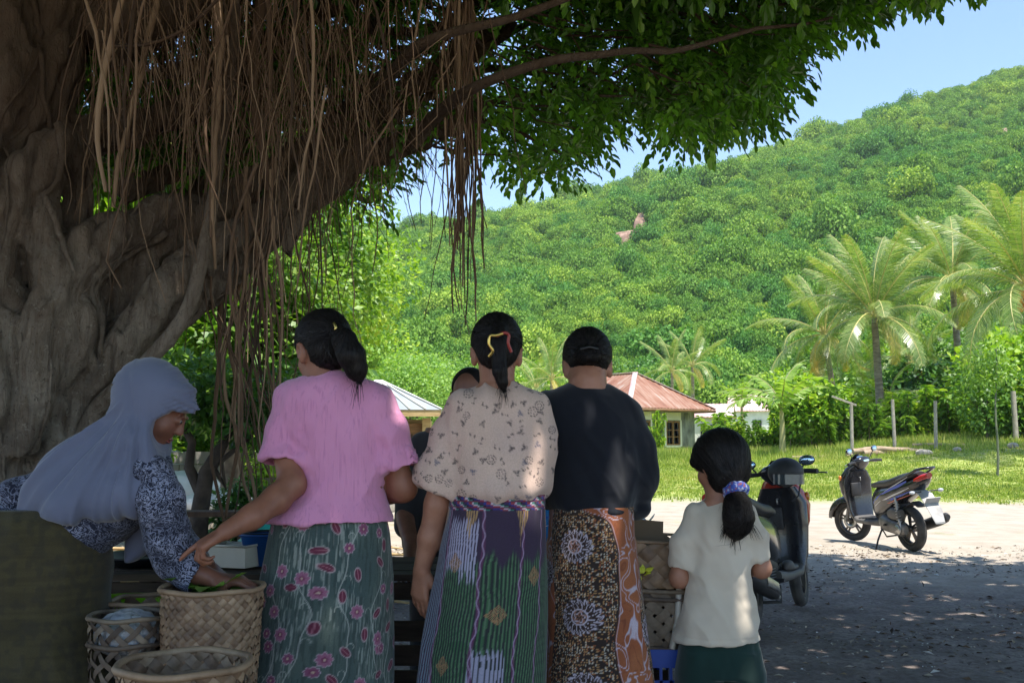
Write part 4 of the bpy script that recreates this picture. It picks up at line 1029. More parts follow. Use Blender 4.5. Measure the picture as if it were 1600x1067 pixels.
# roots that cling to the trunk and wander down over it
from mathutils import kdtree
kdt = kdtree.KDTree(len(V)); [kdt.insert(q, i) for i, q in enumerate(V)]; kdt.balance()
cb_ = MB(); rq = np.random.default_rng(71)
for q in range(420):
    i_ = rq.integers(0, len(V)); p = V[i_].copy()
    if N_[i_][1] > .25 or p[2] < .5: continue
    pts = []; sw = rq.normal(0, .45, 3); r0 = rq.choice([.0035, .008, .014, .022], p=[.55, .25, .13, .07])
    for k in range(rq.integers(10, 30)):
        c_, j, _ = kdt.find(p); nr = N_[j]; c_ = np.array(c_); pts.append(c_ + nr * r0 * .35)
        sw = sw + rq.normal(0, .18, 3); d_ = np.array([0, 0, -1.0]) + sw * .5; d_ -= nr * (d_ @ nr); d_ /= np.linalg.norm(d_) + 1e-9; p = c_ + d_ * .055
        if p[2] < .05: break
    if len(pts) > 4: cb_.tube(pts, r0 * np.linspace(1, .6, len(pts)) * (1 + .2 * rq.normal(size=len(pts)) * .5), 6, caps=False)
props(cb_.build('clinging_roots', m_bark, ban, origin=BO), kind='stuff')
# thinner wooden limbs reaching out to the right and overhead
BR = [
 [(640, 225, 5.8, .05), (700, 170, 5.3, .036), (755, 132, 4.9, .028), (860, 98, 4.8, .024), (940, 88, 4.8, .020), (1050, 72, 5.0, .016), (1180, 48, 5.4, .012), (1300, 25, 5.8, .008)],
 [(560, 180, 5.8, .05), (620, 110, 5.2, .034), (680, 60, 4.9, .026), (800, 30, 4.9, .022), (920, -20, 5.0, .018)],
 [(600, 250, 5.8, .045), (700, 180, 6.2, .03), (830, 150, 6.6, .024), (960, 140, 7.0, .018), (1110, 130, 7.4, .010)],
 [(480, 240, 5.7, .06), (600, 120, 6.0, .045), (700, 40, 6.2, .04), (840, -50, 6.5, .03)],
 [(620, 150, 6.1, .04), (740, 110, 6.6, .03), (840, 120, 7.1, .022), (980, 190, 7.6, .012)],
 [(700, 170, 6.2, .025), (800, 200, 6.6, .018), (880, 240, 7.0, .01)],
 [(330, 150, 5.6, .06), (420, 60, 5.8, .05), (560, 0, 6.0, .05), (700, -60, 6.3, .04)],
 [(250, 120, 5.5, .05), (380, 90, 5.8, .05), (520, 60, 6.2, .045), (680, 50, 6.6, .035), (860, 20, 7.0, .025)],
 [(540, 230, 5.8, .04), (640, 170, 6.3, .032), (760, 80, 6.9, .026), (900, 0, 7.4, .02)],
]
for s_ in BR:
    p_, r_s = strand(s_); p_ = p_ + 0.03 * np.stack([vnoise(p_ * 2.2 + 3), vnoise(p_ * 2.2 + 8), vnoise(p_ * 2.2 + 12)], -1)
    MB().tube(p_, r_s, 8).build('branch', m_bark, ban, origin=BO)
# great limbs overhead that carry the crown, above the picture
for (a, b, r0) in (((-2.4, 5.3, 3.6), (2.2, 3.4, 5.9), .2), ((-2.2, 5.3, 3.4), (3.2, 6.6, 6.2), .2), ((-2.6, 5.2, 3.6), (0.0, 1.4, 5.8), .2), ((-2.6, 5.6, 3.6), (-0.6, 8.6, 5.7), .18), ((2.2, 3.4, 5.9), (6.6, 3.6, 6.6), .12), ((3.2, 6.6, 6.2), (7, 7.6, 6.6), .12), ((-2.8, 5.2, 3.6), (-6.5, 4.5, 6), .2)):
    a, b = np.array(a), np.array(b); u = np.linspace(0, 1, 9)[:, None]; p_ = a + (b - a) * u + np.array([0, 0, .5]) * np.sin(u * math.pi) + .12 * rdirs(9, RNG)
    MB().tube(p_, np.linspace(r0, r0 * .5, 9), 9).build('branch', m_bark, ban, origin=BO)

# aerial roots
rngr = np.random.default_rng(33)
def hang(px, py0, py1, Y, r, wave=1.0, n=None, drift=0.0, rng=rngr, curl=0.0):
    a = P(px, py0, Y); b = P(px + drift, py1, Y); L = a[2] - b[2]; n = n or int(np.clip(L / 0.11, 6, 26)); u = np.linspace(0, 1, n)
    ph = rng.uniform(0, 50, 2); amp = 0.085 * wave * min(L, 2)
    x = a[0] + (b[0] - a[0]) * u + amp * (vnoise(np.stack([u * L * 1.3 + ph[0], u * 0 + ph[1], u * 0], -1))) + 0.016 * wave * vnoise(np.stack([u * L * 6 + ph[0], u * 0 + 3, u * 0], -1))
    y = Y + amp * vnoise(np.stack([u * L * 1.3 + ph[1], u * 0 + ph[0], u * 0], -1))
    z = a[2] - u * L
    if curl: x = x + curl * np.sin(u * 5) * u ** 2
    rr = r * (1 - 0.55 * u) * (1 + 0.15 * rng.normal(size=n) * .6)
    return np.stack([x, y, z], -1), np.clip(rr, 0.0018, 1)
def xpdf(rng):      # where the curtain is dense in the picture
    while True:
        px = rng.uniform(110, 760); w = np.interp(px, [110, 170, 240, 330, 470, 560, 640, 700, 740, 760], [.35, .7, .9, 1, 1, .6, .28, .35, .25, .1])
        if rng.random() < w: return px
roots = []
for q in range(255):
    px = xpdf(rngr); Y = rngr.uniform(4.3, 6.4)
    low = np.interp(px, [110, 200, 330, 430, 520, 600, 700, 760], [330, 400, 470, 520, 430, 330, 330, 280])
    py1 = low * (0.35 + 0.85 * rngr.random()) + rngr.normal(0, 20); py0 = rngr.uniform(-90, 60) if rngr.random() < .8 else rngr.uniform(60, 220)
    if py1 < py0 + 80: py1 = py0 + 130
    r = 0.0022 + 0.0058 * rngr.random() ** 3.0
    roots.append(hang(px, py0, py1, Y, r, rngr.uniform(.6, 1.8), drift=rngr.normal(0, 40)))
for (px, d, py1, r, Y) in ((425, -12, 300, .05, 5.2), (262, -55, 330, .028, 5.0), (318, -8, 350, .024, 4.9), (355, -25, 420, .022, 4.9), (205, 4, 300, .012, 4.5), (158, 8, 305, .011, 4.4), (475, -18, 330, .012, 4.4), (468, -12, 300, .014, 4.5), (500, 18, 250, .011, 4.6), (560, 45, 250, .010, 4.6), (415, 4, 250, .02, 4.8), (378, -40, 300, .02, 5.1), (300, 15, 370, .016, 4.8), (250, -60, 200, .018, 4.7), (655, -6, 230, .010, 5.0)):
    roots.append(hang(px, -60, py1, Y, r * .8, 1.0, drift=d))
# the pale root that sweeps down and joins the trunk
p_, r_s = strand([(372, -60, 4.85, .026), (362, 120, 4.85, .032), (345, 230, 4.85, .036), (330, 330, 4.85, .042), (312, 420, 4.85, .046), (285, 500, 4.88, .05), (215, 580, 4.9, .055), (150, 640, 4.95, .06), (110, 720, 4.95, .06)])
MB().tube(p_, r_s * .75, 9, caps=False).build('aerial_root', m_bark, ban, origin=BO)
p_, r_s = strand([(200, -40, 4.5, .014), (175, 60, 4.5, .015), (158, 140, 4.5, .014), (152, 220, 4.5, .012), (165, 300, 4.5, .008)]); roots.append((p_, r_s))
p_, r_s = strand([(340, 0, 4.6, .010), (290, 45, 4.65, .011), (230, 70, 4.7, .010), (170, 72, 4.8, .008)]); roots.append((p_, r_s))
# the strand right of the centre hanging before the hill
for q in range(30):
    px = rngr.normal(718, 8); py1 = rngr.uniform(330, 470) if q > 6 else rngr.uniform(470, 520)
    roots.append(hang(px, -60, py1, 5.4 + rngr.normal(0, .07), rngr.uniform(.004, .010), .55, drift=rngr.normal(3, 8)))
roots.append(hang(706, 250, 520, 5.35, .005, 1.2, drift=-2, curl=-.10)); roots.append(hang(705, 260, 500, 5.35, .004, 1.0, drift=-22)); roots.append(hang(742, 60, 330, 5.6, .004, .8, drift=18))
# hanging in front of the sunlit trees, some reaching the ground
for q in range(30):
    px = rngr.normal(395, 26); roots.append(hang(px, rngr.uniform(230, 380), rngr.uniform(560, 830), 5.3 + rngr.normal(0, .3), rngr.uniform(.004, .011), 1.3, drift=rngr.normal(0, 14)))
for px in (345, 357, 368, 372): roots.append(hang(px + 16, 430, 925, 5.6, .014, .9, drift=-16))
for (px, a, b) in ((520, 330, 500), (560, 300, 560), (500, 320, 620), (470, 330, 520), (575, 280, 430), (610, 150, 330), (630, 170, 360), (648, 180, 350), (440, 400, 640), (655, 150, 300)): roots.append(hang(px, a, b, 5.8, .005, 1.5, drift=rngr.normal(-8, 12)))
small = []
for k, (p_, r_) in enumerate(sorted(roots, key=lambda q: -q[1].mean() * len(q[0]))):
    if k < 298: MB().tube(p_, r_, 6 if r_[0] > .012 else 4, caps=False).build('aerial_root', m_root, ban, origin=BO)
    else: small.append((p_, r_))
for q in range(1500):
    px = xpdf(rngr) if q < 1250 else rngr.uniform(130, 560); Y = rngr.uniform(4.6, 7.8)
    low = np.interp(px, [110, 200, 330, 430, 520, 600, 700, 760], [300, 360, 420, 440, 380, 290, 250, 220]); py0 = rngr.uniform(-100, 150); py1 = py0 + rngr.uniform(60, 260)
    if py1 > low * 1.15: py1 = low * 1.1
    if py1 - py0 < 40: continue
    small.append(hang(px, py0, py1, Y, rngr.uniform(.0018, .0042), rngr.uniform(.8, 3.2), n=9, drift=rngr.normal(0, 48)))
for q in range(0):   # rootlets tangled over the trunk and limbs
    i_ = rngr.integers(0, len(V)); p0 = V[i_] + N_[i_] * .012
    if p0[2] < .6 or N_[i_][1] > .1: continue
    d = rdirs(1, rngr)[0]; d[2] = -abs(d[2]) - .6; d /= np.linalg.norm(d); pts = p0 + np.linspace(0, 1, 7)[:, None] * d * rngr.uniform(.15, .5); pts[:, 1] -= .03 * np.sin(np.linspace(0, 3, 7)); pts += .02 * rngr.normal(size=(7, 3))
    small.append((pts, np.linspace(.006, .003, 7)))
b = MB()
for p_, r_ in small: b.tube(p_, r_, 3, caps=False)
props(b.build('root_mass', m_root, ban, origin=BO), kind='stuff')

# crown
OUT = [(-800, 300), (-100, 330), (0, 300), (100, 290), (200, 330), (300, 330), (430, 340), (560, 330), (600, 320), (635, 300), (655, 235), (700, 205), (735, 240), (760, 285), (820, 300), (870, 306), (915, 262), (950, 205), (1000, 196), (1050, 232), (1120, 226), (1180, 200), (1222, 150), (1238, 90), (1262, 45), (1335, 38), (1362, -2), (1430, -12), (1475, 0), (1490, -55), (1800, -70), (3000, -60)]
ox, oy = np.array(OUT).T
def twig(k):
    rng = np.random.default_rng(800 + k); n = 10; u = np.linspace(0.1, 1, n); L = 0.25
    c = np.stack([u * L, 0 * u, -0.10 * u ** 2], -1); sdn = np.where(np.arange(n) % 2 == 0, 1, -1)
    fwd = np.stack([0.75 + 0 * u, sdn * (0.9 - .6 * u) + rng.normal(0, .15, n), -0.35 + rng.normal(0, .2, n)], -1); fwd[-1] = (1, 0, -.5)
    up = rng.normal(0, .35, (n, 3)) + np.array([0, 0, 1.])
    V, F = stamp(LEAF6 * np.array([1, 1.3, 1]), LEAF6F, c, frames(fwd, up), 0.066 * rng.uniform(.75, 1.15, n)); return V, F
TW = [twig(k) for k in range(4)]
def crown():
    rng = np.random.default_rng(44); Vs, Fs, Ts = [], [], []; n0 = 0
    N0 = 60000
    px = rng.uniform(-150, 1520, N0); Y = rng.uniform(5.0, 9.3, N0)
    L = np.interp(px, ox, oy); Ll = np.interp(Y, [4.6, 5.6], [-80, 0]) + np.where(Y > 5.6, L, 0) * 1.0
    Ll = np.where(Y > 5.6, L, np.minimum(L, Ll)); lump = 26 * noise2(px, Y * 60, 0.02, 2) - 6
    py = Ll - 34 + np.minimum(lump, 6) - (rng.random(N0) ** 1.25) * (Ll + 110)
    ok = py < Ll - 30
    dens = np.interp(px, [-150, 150, 500, 600, 660, 720, 780, 900, 1200, 1500], [.9, 1, .75, .42, .2, .25, .5, .85, 1, .95]) * (0.55 + 0.9 * (noise2(px, py, 0.013, 3, 3.0) + .35)) 
    ok &= rng.random(N0) < dens * 0.27
    px, py, Y = px[ok], py[ok], Y[ok]
    pos = np.array([P(a, b_, c) for a, b_, c in zip(px, py, Y)])
    # above the picture: canopy that carries on over the square and shades it
    M0 = 7000
    X2 = rng.uniform(-7.5, 8.5, M0); Y2 = rng.uniform(-1.2, 9.0, M0); zt = CAM_H + .75 + np.maximum(Y2, .5) * .475
    Z2 = np.maximum(zt, 4.3) + 0.25 + 1.8 * rng.random(M0) ** 1.1
    far = 8.75 + 0.25 * noise2(X2, X2 * 0, 1.1) - 0.03 * X2 + (5.5 - Z2) * .3; ok = (Y2 < far)
    hole = noise2(X2 + .16 * Z2, Y2 - .3 * Z2, .55, 3, 6.0) ; ok &= hole > -0.55
    pos2 = np.stack([X2, Y2, Z2], -1)[ok]
    print('twigs', len(pos), len(pos2))
    n = len(pos); nb = 4
    for k in range(nb):
        q = pos[k::nb]; m = len(q); a = rng.uniform(0, 6.28, m); fw = np.stack([np.cos(a) + .35, np.sin(a) - .2, rng.uniform(-.9, .15, m)], -1)
        V, F = stamp(TW[k][0], TW[k][1], q, frames(fw, rdirs(m, rng) * .4 + np.array([0, 0, 1.])), rng.uniform(.8, 1.25, m))
        Vs.append(V); Fs.append(F + n0); n0 += len(V)
        t = np.clip(np.repeat(rng.normal(.42, .16, m) + .25 * fbm(q * 1.1, 2), 10) + rng.normal(0, .16, m * 10), 0, 1); Ts.append(np.repeat(t, 6))
    m = len(pos2); a = rng.uniform(0, 6.28, m); fw = np.stack([np.cos(a), np.sin(a), rng.uniform(-.5, .1, m)], -1)
    V, F = stamp(TW[0][0], TW[0][1], pos2, frames(fw, rdirs(m, rng) * .4 + np.array([0, 0, 1.])), rng.uniform(3.0, 4.2, m))
    Vs.append(V); Fs.append(F + n0); Ts.append(np.repeat(np.clip(rng.normal(.4, .2, m * 10), 0, 1), 6))
    return np.vstack(Vs), np.vstack(Fs), np.concatenate(Ts)
Vc, Fc, Tc = crown()
cr = link('crown', raw_mesh('crown', Vc - BO, Fc, False, attrs={'tint': Tc}), m_leaf_b, ban); cr['kind'] = 'stuff'
# twigs of the crown: fine wood between limbs and leaves
b = MB(); rg = np.random.default_rng(45)
for q in range(330):
    px = rg.uniform(560, 1420); L = float(np.interp(px, ox, oy)); Y = rg.uniform(5.8, 8.2); py = L * rg.uniform(-.2, .9); a_ = P(px - rg.uniform(60, 200), py - rg.uniform(10, 90), Y - .2); c_ = P(px, py, Y)
    m_ = (a_ + c_) / 2 + rg.normal(0, .06, 3); b.tube([a_, m_, c_], [.010, .006, .003], 4, caps=False)
props(b.build('twigs', m_bark, ban, origin=BO), kind='stuff')
# ================================================================== SCOOTERS
m_blackp = simple('black_gloss_plastic', (0.012, 0.012, 0.014), (0.022, 0.022, 0.026), 6, 0.22, Coat_Weight=0.4)
m_blackm = simple('black_matt_plastic', (0.02, 0.02, 0.022), (0.035, 0.034, 0.034), 14, 0.6, 0.2, 90)
m_dustp = simple('dusty_plastic', (0.07, 0.066, 0.062), (0.13, 0.12, 0.11), 5, 0.6)
m_tyre = simple('tyre_rubber', (0.03, 0.029, 0.028), (0.07, 0.064, 0.058), 9, 0.85, 0.5, 60)
m_rim = simple('dark_alloy', (0.06, 0.058, 0.055), (0.16, 0.14, 0.12), 7, 0.45, Metallic=0.6)
m_steel = simple('worn_steel', (0.32, 0.31, 0.3), (0.5, 0.49, 0.47), 12, 0.35, Metallic=0.9)
m_engine = simple('dusty_engine_metal', (0.10, 0.095, 0.09), (0.24, 0.225, 0.21), 8, 0.5, Metallic=0.5)
m_redlens = simple('red_lens', (0.5, 0.015, 0.012), rough=0.12, Coat_Weight=0.6)
m_amber = simple('amber_lens', (0.6, 0.2, 0.03), rough=0.15)
m_clear = simple('clear_lens', (0.6, 0.62, 0.65), rough=0.1, Metallic=0.3)
m_white_p = simple('dirty_glare_white_plastic', (0.5, 0.49, 0.47), (0.34, 0.32, 0.3), 8, 0.5)  # light grey has the rear fender's sun glare painted in; number plate shares it
m_blue_st = simple('blue_decal', (0.02, 0.07, 0.42), rough=0.25)
m_white_st = simple('white_decal', (0.6, 0.6, 0.62), rough=0.3)
m_red_st = simple('red_panel', (0.48, 0.05, 0.02), (0.36, 0.035, 0.02), 4, 0.22, Coat_Weight=0.5)
m_bluebody = simple('blue_gloss_panel', (0.02, 0.14, 0.36), (0.03, 0.19, 0.45), 4, 0.2, Coat_Weight=0.5)
m_mirror = simple('mirror_glass', (0.45, 0.6, 0.72), rough=0.04, Metallic=0.9)
m_seat = simple('black_vinyl', (0.02, 0.02, 0.021), (0.04, 0.038, 0.036), 8, 0.5, 0.3, 160)
YROT = rotm(-math.pi / 2, 0, 0)
UPR = np.array([[0, 0, -1], [0, 1, 0], [1, 0, 0]], float)      # loft along z: local x -> z, local z -> -x
def vloft(b, secs, n=20, m=0):
    """secs: (z, x, half width, half depth, exponent)"""
    return b.loft([(z, 0, -x, w, d, e) for z, x, w, d, e in secs], n, m, True, UPR)
def wheel(t, name, x, w=0.09, steer=None, disc=False):
    z = 0.255; p = []
    a = np.linspace(0, 2 * math.pi, 13)
    prof = np.stack([0.215 + 0.042 * np.cos(a), w / 2 * np.sin(a)], -1)
    tyre = MB().lathe(prof, 40, (0, 0, 0), 0, YROT)
    root = link(name, MB().lathe([(0.03, -0.05), (0.032, 0.05), (0.0, 0.05)], 16, rot=YROT).mesh('hub'), m_rim, t, (x, 0, z))
    tyre.build('tyre', m_tyre, root)
    rm = MB().lathe([(0.165, -0.03), (0.178, -0.034), (0.176, 0.034), (0.163, 0.03), (0.165, -0.03)], 36, rot=YROT)
    rm.build('rim', m_rim, root)
    sp = MB()
    for k in range(5):
        for s_ in (-.13, .13):
            an = k * 2 * math.pi / 5 + 0.3; sp.bar((0.03 * math.cos(an + s_ * 2), 0, 0.03 * math.sin(an + s_ * 2)), (0.168 * math.cos(an + s_), 0, 0.168 * math.sin(an + s_)), 0.022, 0.012, up=(0, 1, 0))
    sp.build('spokes', m_rim, root, smooth=False)
    if disc: MB().lathe([(0.05, 0.045), (0.095, 0.045), (0.095, 0.05), (0.05, 0.05), (0.05, 0.045)], 28, rot=YROT).build('brake_disc', m_steel, root)
    return root
def scooter(label, loc, rz, body, accent, steer=0.0, stripes=True, lean=-0.09, bar=1.0, mz=0.0):
    t = thing('motor_scooter', label, 'motor scooter', loc); t.rotation_euler = (lean, 0, rz)
    t.rotation_mode = 'ZXY' if False else 'XYZ'
    wheel(t, 'rear_wheel', 0, 0.105)
    # steered front end is built round its own axis
    fr = bpy.data.objects.new('front_wheel', None)
    fw = wheel(t, 'front_wheel', 1.26, 0.085, disc=True); fw.rotation_euler = (0, 0, steer)
    bpy.data.objects.remove(fr)
    c, s_ = math.cos(steer), math.sin(steer); S = np.array([[c, -s_, 0], [s_, c, 0], [0, 0, 1]])
    def st(b, nm, m, par=t, piv=(1.18, 0), **k):
        V = b; pv = np.array([piv[0], piv[1], 0])
        for i_ in range(len(V.V)): V.V[i_] = (V.V[i_] - pv) @ S.T + pv
        return V.build(nm, m, par, **k)
    for y in (-.068, .068): st(MB().tube([(1.26, y, .255), (1.2, y, .5), (1.1, y * .8, .78)], [.024, .02, .018], 8), 'fork_leg', m_engine)
    fe = MB(); an = np.linspace(math.radians(8), math.radians(138), 15)
    pr = np.array([(-.062, -.045), (-.055, 0.0), (-.03, .018), (0, .024), (.03, .018), (.055, 0), (.062, -.045)])
    V = np.array([[[1.26 + (0.285 + q[1]) * math.cos(a), q[0] * (1 - .5 * (abs(a - 1.2) / 1.2) ** 3), .255 + (0.285 + q[1]) * math.sin(a)] for q in pr] for a in an])
    fe.grid(V); fe.grid(V * 0.999 + [0.001, 0, -.006], flip=True); st(fe, 'front_fender', body)
    # handlebar, dash, mirrors, levers
    hb = MB(); vloft(hb, [(.90, 1.03, .07, .05, 2.2), (.955, 1.03, .13, .085, 2.4), (1.0, 1.015, .15, .08, 2.5), (1.035, .985, .10, .055, 2.3), (1.05, .97, .04, .02, 2)])
    hbo = st(hb, 'handlebar_cover', body)
    st(MB().loft([(.93, 0, 1.0, .06, .012, 2.5), (1.02, 0, 1.045, .07, .012, 2.5)], 16), 'dash', m_mirror, hbo)
    for sg in (-1, 1):
        g = MB().tube([(1.0, sg * .13, .985), (.985, sg * .25 * bar, .985), (.955, sg * .35 * bar, .975)], [.014, .018, .019], 10); st(g, 'grip', m_blackm)
        st(MB().tube([(1.03, sg * .15, .98), (1.045, sg * .25, .97), (1.01, sg * .34, .96)], .006, 5), 'brake_lever', m_steel)
        mr = st(MB().tube([(1.0, sg * .16, 1.0), (1.0, sg * .20, 1.05), (.985, sg * .25 * bar, 1.11 - mz)], .006, 5), 'mirror', m_blackm)
        st(MB().ball((.985, sg * .265 * bar, 1.13 - mz), (.018, .06, .038), n=14), 'mirror_shell', m_blackp, mr)
        st(MB().ball((.972, sg * .265 * bar, 1.13 - mz), (.008, .053, .032), n=12), 'mirror_glass', m_mirror, mr)
    vi = MB(); vloft(vi, [(.97, 1.11, .10, .012, 2.5), (1.03, 1.085, .10, .008, 2.5), (1.08, 1.05, .05, .006, 2.2)]); st(vi, 'windscreen', m_blackp)
    # front cowl and leg shield
    fc = MB(); vloft(fc, [(.40, 1.10, .07, .03, 2.4), (.50, 1.125, .125, .05, 2.5), (.62, 1.14, .17, .062, 2.6), (.74, 1.135, .19, .07, 2.6), (.84, 1.10, .165, .075, 2.5), (.92, 1.06, .12, .06, 2.4), (.95, 1.04, .08, .04, 2.2)], 26)
    co_ = fc.build('front_cowl', accent, t)
    for sg in (-1, 1):
        MB().loft([(1.12, sg * .12, .76, .035, .03, 2.2), (1.19, sg * .085, .70, .04, .022, 2.2), (1.20, sg * .06, .66, .01, .01, 2)], 12).build('headlight', m_clear, co_)
        MB().ball((1.13, sg * .175, .80), (.03, .02, .035), n=10).build('front_indicator', m_amber, co_)
    ls = MB(); vloft(ls, [(.30, .99, .135, .03, 3), (.40, 1.03, .16, .035, 3), (.6, 1.05, .182, .04, 3), (.76, 1.045, .19, .045, 3), (.88, 1.02, .13, .04, 2.6)], 24); lso = ls.build('leg_shield', m_blackp, t)
    MB().box((1.0, 0.05, .66), (.03, .13, .16)).build('glove_box', m_blackm, lso, bevel=.01)
    MB().tube([(.985, 0, .80), (.96, 0, .80), (.955, 0, .775), (.965, 0, .765)], .006, 6).build('bag_hook', m_steel, lso)
    fl = MB(); fl.loft([(.42, 0, .30, .13, .05, 4), (.60, 0, .285, .15, .035, 4), (.9, 0, .285, .15, .03, 4), (1.0, 0, .31, .13, .04, 4)], 20); flo = fl.build('floorboard', m_dustp, t)
    for k in range(5): MB().box((.62 + k * .07, 0, .322), (.03, .22, .006)).build('rubber_strip', m_blackm, flo)
    # body: side panels run up and back to the tail
    bd = MB(); bd.loft([(.60, 0, .50, .09, .15, 2.6), (.50, 0, .52, .125, .19, 2.6), (.30, 0, .575, .145, .17, 2.6), (.08, 0, .645, .145, .13, 2.5), (-.12, 0, .715, .13, .10, 2.5), (-.30, 0, .775, .10, .07, 2.4), (-.42, 0, .82, .055, .04, 2.2), (-.46, 0, .835, .02, .02, 2)], 28)
    bo = bd.build('body_panels', body, t)
    sk = MB().loft([(.62, 0, .40, .06, .08, 2.5), (.45, 0, .38, .10, .10, 2.5), (.25, 0, .42, .10, .08, 2.5), (.05, 0, .52, .07, .05, 2.5)], 16); sk.build('lower_cover', m_blackm, t)
    if stripes:
        for sg in (-1, 1):
            for k, (mm, dz, w_) in enumerate(((m_blue_st, .045, .05), (m_white_st, .085, .014), (m_white_st, -.015, .016), (m_blue_st, -.045, .022), (m_red_st, -.07, .01))):
                P_ = []
                for x, zc, y in ((.52, .50, .128), (.40, .555, .141), (.25, .60, .149), (.10, .65, .148), (-.06, .70, .139), (-.2, .75, .121)):
                    P_.append((x - .02 * k, sg * (y * (1 - abs(dz) * 1.2)), zc + dz * (0.6 + .8 * (.52 - x))))
                P_ = np.array(P_); u = np.linspace(0, 1, 6)
                V = np.stack([P_ + [0, sg * .003, w_ / 2] * np.sin(.4 + u * 2.4)[:, None], P_ + [0, sg * .003, -w_ / 2] * np.sin(.4 + u * 2.4)[:, None] * [1, -1, 1]], 0); V[..., 1] = V[..., 1] * 1.0
                MB().grid(V, flip=sg < 0).build('decal_stripe', mm, bo)
    se = MB().loft([(.63, 0, .70, .05, .012, 2.3), (.56, 0, .725, .10, .035, 2.6), (.40, 0, .745, .13, .045, 2.8), (.22, 0, .76, .135, .05, 2.8), (.10, 0, .785, .135, .055, 2.8), (-.08, 0, .83, .125, .055, 2.8), (-.24, 0, .87, .09, .04, 2.6), (-.32, 0, .885, .05, .02, 2.2)], 24)
    se.build('seat', m_seat, t)
    if stripes: MB().tube([(-.02, .12, .81), (-.22, .12, .865), (-.40, .105, .935), (-.49, .06, .95), (-.505, 0, .95), (-.49, -.06, .95), (-.40, -.105, .935), (-.22, -.12, .865), (-.02, -.12, .81)], .014, 10).build('grab_rail', m_blackp, t)
    tl = MB().loft([(-.30, 0, .80, .095, .045, 2.6), (-.40, 0, .84, .075, .045, 2.6), (-.475, 0, .87, .035, .03, 2.2)], 18); tl.build('tail_light', m_redlens, t)
    for sg in (-1, 1):
        i_ = MB().tube([(-.36, sg * .05, .69), (-.38, sg * .16, .69)], .008, 6).build('rear_indicator', m_blackm, t); MB().ball((-.385, sg * .175, .69), (.022, .035, .02), n=10).build('lens', m_clear, i_)
    rf = MB(); rf.loft([(-.22, 0, .70, .07, .02, 3), (-.36, 0, .66, .085, .014, 3), (-.50, 0, .50, .085, .012, 3), (-.57, 0, .36, .06, .01, 3)], 16, rot=None); rfo = rf.build('rear_fender', m_white_p, t)
    MB().box((-.47, 0, .585), (.006, .17, .11), rotm(0, R(-40), 0)).build('number_plate', m_white_p, rfo, smooth=False)
    MB().ball((-.50, 0, .46), (.015, .03, .02), n=8).build('reflector', m_redlens, rfo)
    MB().loft([(-.02, 0, .50, .05, .012, 3), (-.16, 0, .56, .06, .012, 3), (-.26, 0, .52, .06, .012, 3)], 12).build('inner_mudguard', m_blackm, t)
    # engine and drive, left side
    en = MB().loft([(.42, .09, .31, .05, .06, 2.4), (.32, .11, .31, .07, .095, 2.6), (.15, .12, .28, .06, .08, 2.6), (-.02, .12, .26, .055, .085, 2.5), (-.08, .11, .255, .03, .05, 2.2)], 20); eo = en.build('engine', m_engine, t)
    MB().lathe([(0, .0), (.055, .0), (.06, .012), (.045, .022), (0, .022)], 20, (0, .175, .255), rot=YROT @ np.diag([1, 1, -1.])).build('clutch_cover', m_steel, eo)
    for k in range(6): MB().box((.34 + .0 * k, .0, .27 + k * .018), (.12, .20, .006)).build('cooling_fin', m_engine, eo)
    MB().loft([(.20, .12, .42, .035, .045, 3), (.10, .125, .43, .05, .07, 3.2), (-.04, .125, .42, .045, .06, 3)], 16).build('air_filter_box', m_dustp, t)
    sh = MB().tube([(-.04, .15, .27), (.02, .14, .62)], .014, 8).build('shock_absorber', m_steel, t)
    u = np.linspace(0, 1, 90); MB().tube(np.stack([-.03 + .045 * u + .026 * np.cos(u * 50), .148 - .008 * u + .026 * np.sin(u * 50), .33 + .25 * u], -1), .005, 5).build('spring', m_steel, sh)
    mf = MB().tube([(.35, -.06, .20), (.25, -.14, .19), (.12, -.16, .21), (.05, -.165, .24)], .018, 8); mo = mf.build('exhaust_pipe', m_engine, t)
    MB().loft([(.10, -.165, .24, .03, .03, 2), (.04, -.17, .26, .055, .06, 2.2), (-.28, -.18, .35, .06, .065, 2.2), (-.40, -.185, .385, .05, .055, 2.2), (-.44, -.187, .395, .03, .03, 2)], 18).build('muffler', m_blackm, mo)
    MB().loft([(0.0, -.225, .28, .008, .03, 3), (-.26, -.238, .35, .008, .035, 3)], 10).build('heat_guard', m_steel, mo)
    MB().tube([(.42, .10, .24), (.38, .20, .11), (.35, .255, .015)], .011, 7).build('side_stand', m_blackm, t)
    MB().tube([(.45, -.10, .24), (.33, -.13, .15), (.30, .13, .15), (.45, .10, .24)], .010, 6).build('centre_stand', m_blackm, t)
    for sg in (-1, 1): MB().tube([(.22, sg * .12, .30), (.2, sg * .21, .30)], .013, 8).build('foot_peg', m_blackm, t)
    return t
# far scooter: rear wheel nearer, front turned to the left
Yr = 11.45; xr = P(1421, 695, Yr)[0]
far = scooter('black scooter with blue and white stripes parked in the sun beyond the shade', (xr, Yr, float(gz(xr, Yr)) + 0.012), math.pi - R(79), m_blackp, m_blackp, steer=R(26))
# near scooter behind the girl
xf, Yf = P(1246, 695, 7.55)[0], 7.55; an = R(90 - 31)
near = scooter('black and red scooter parked in the shade behind the girl', (xf - 1.26 * math.cos(an), Yf - 1.26 * math.sin(an), 0.012), an, m_blackp, m_red_st, steer=R(8), bar=.80, mz=.07, stripes=False, lean=-0.10)
an3 = R(168); third = scooter('blue scooter mostly hidden behind the woman in black', (P(925, 695, 8.3)[0], 8.3, 0.01), an3, m_bluebody, m_bluebody, steer=0.1)
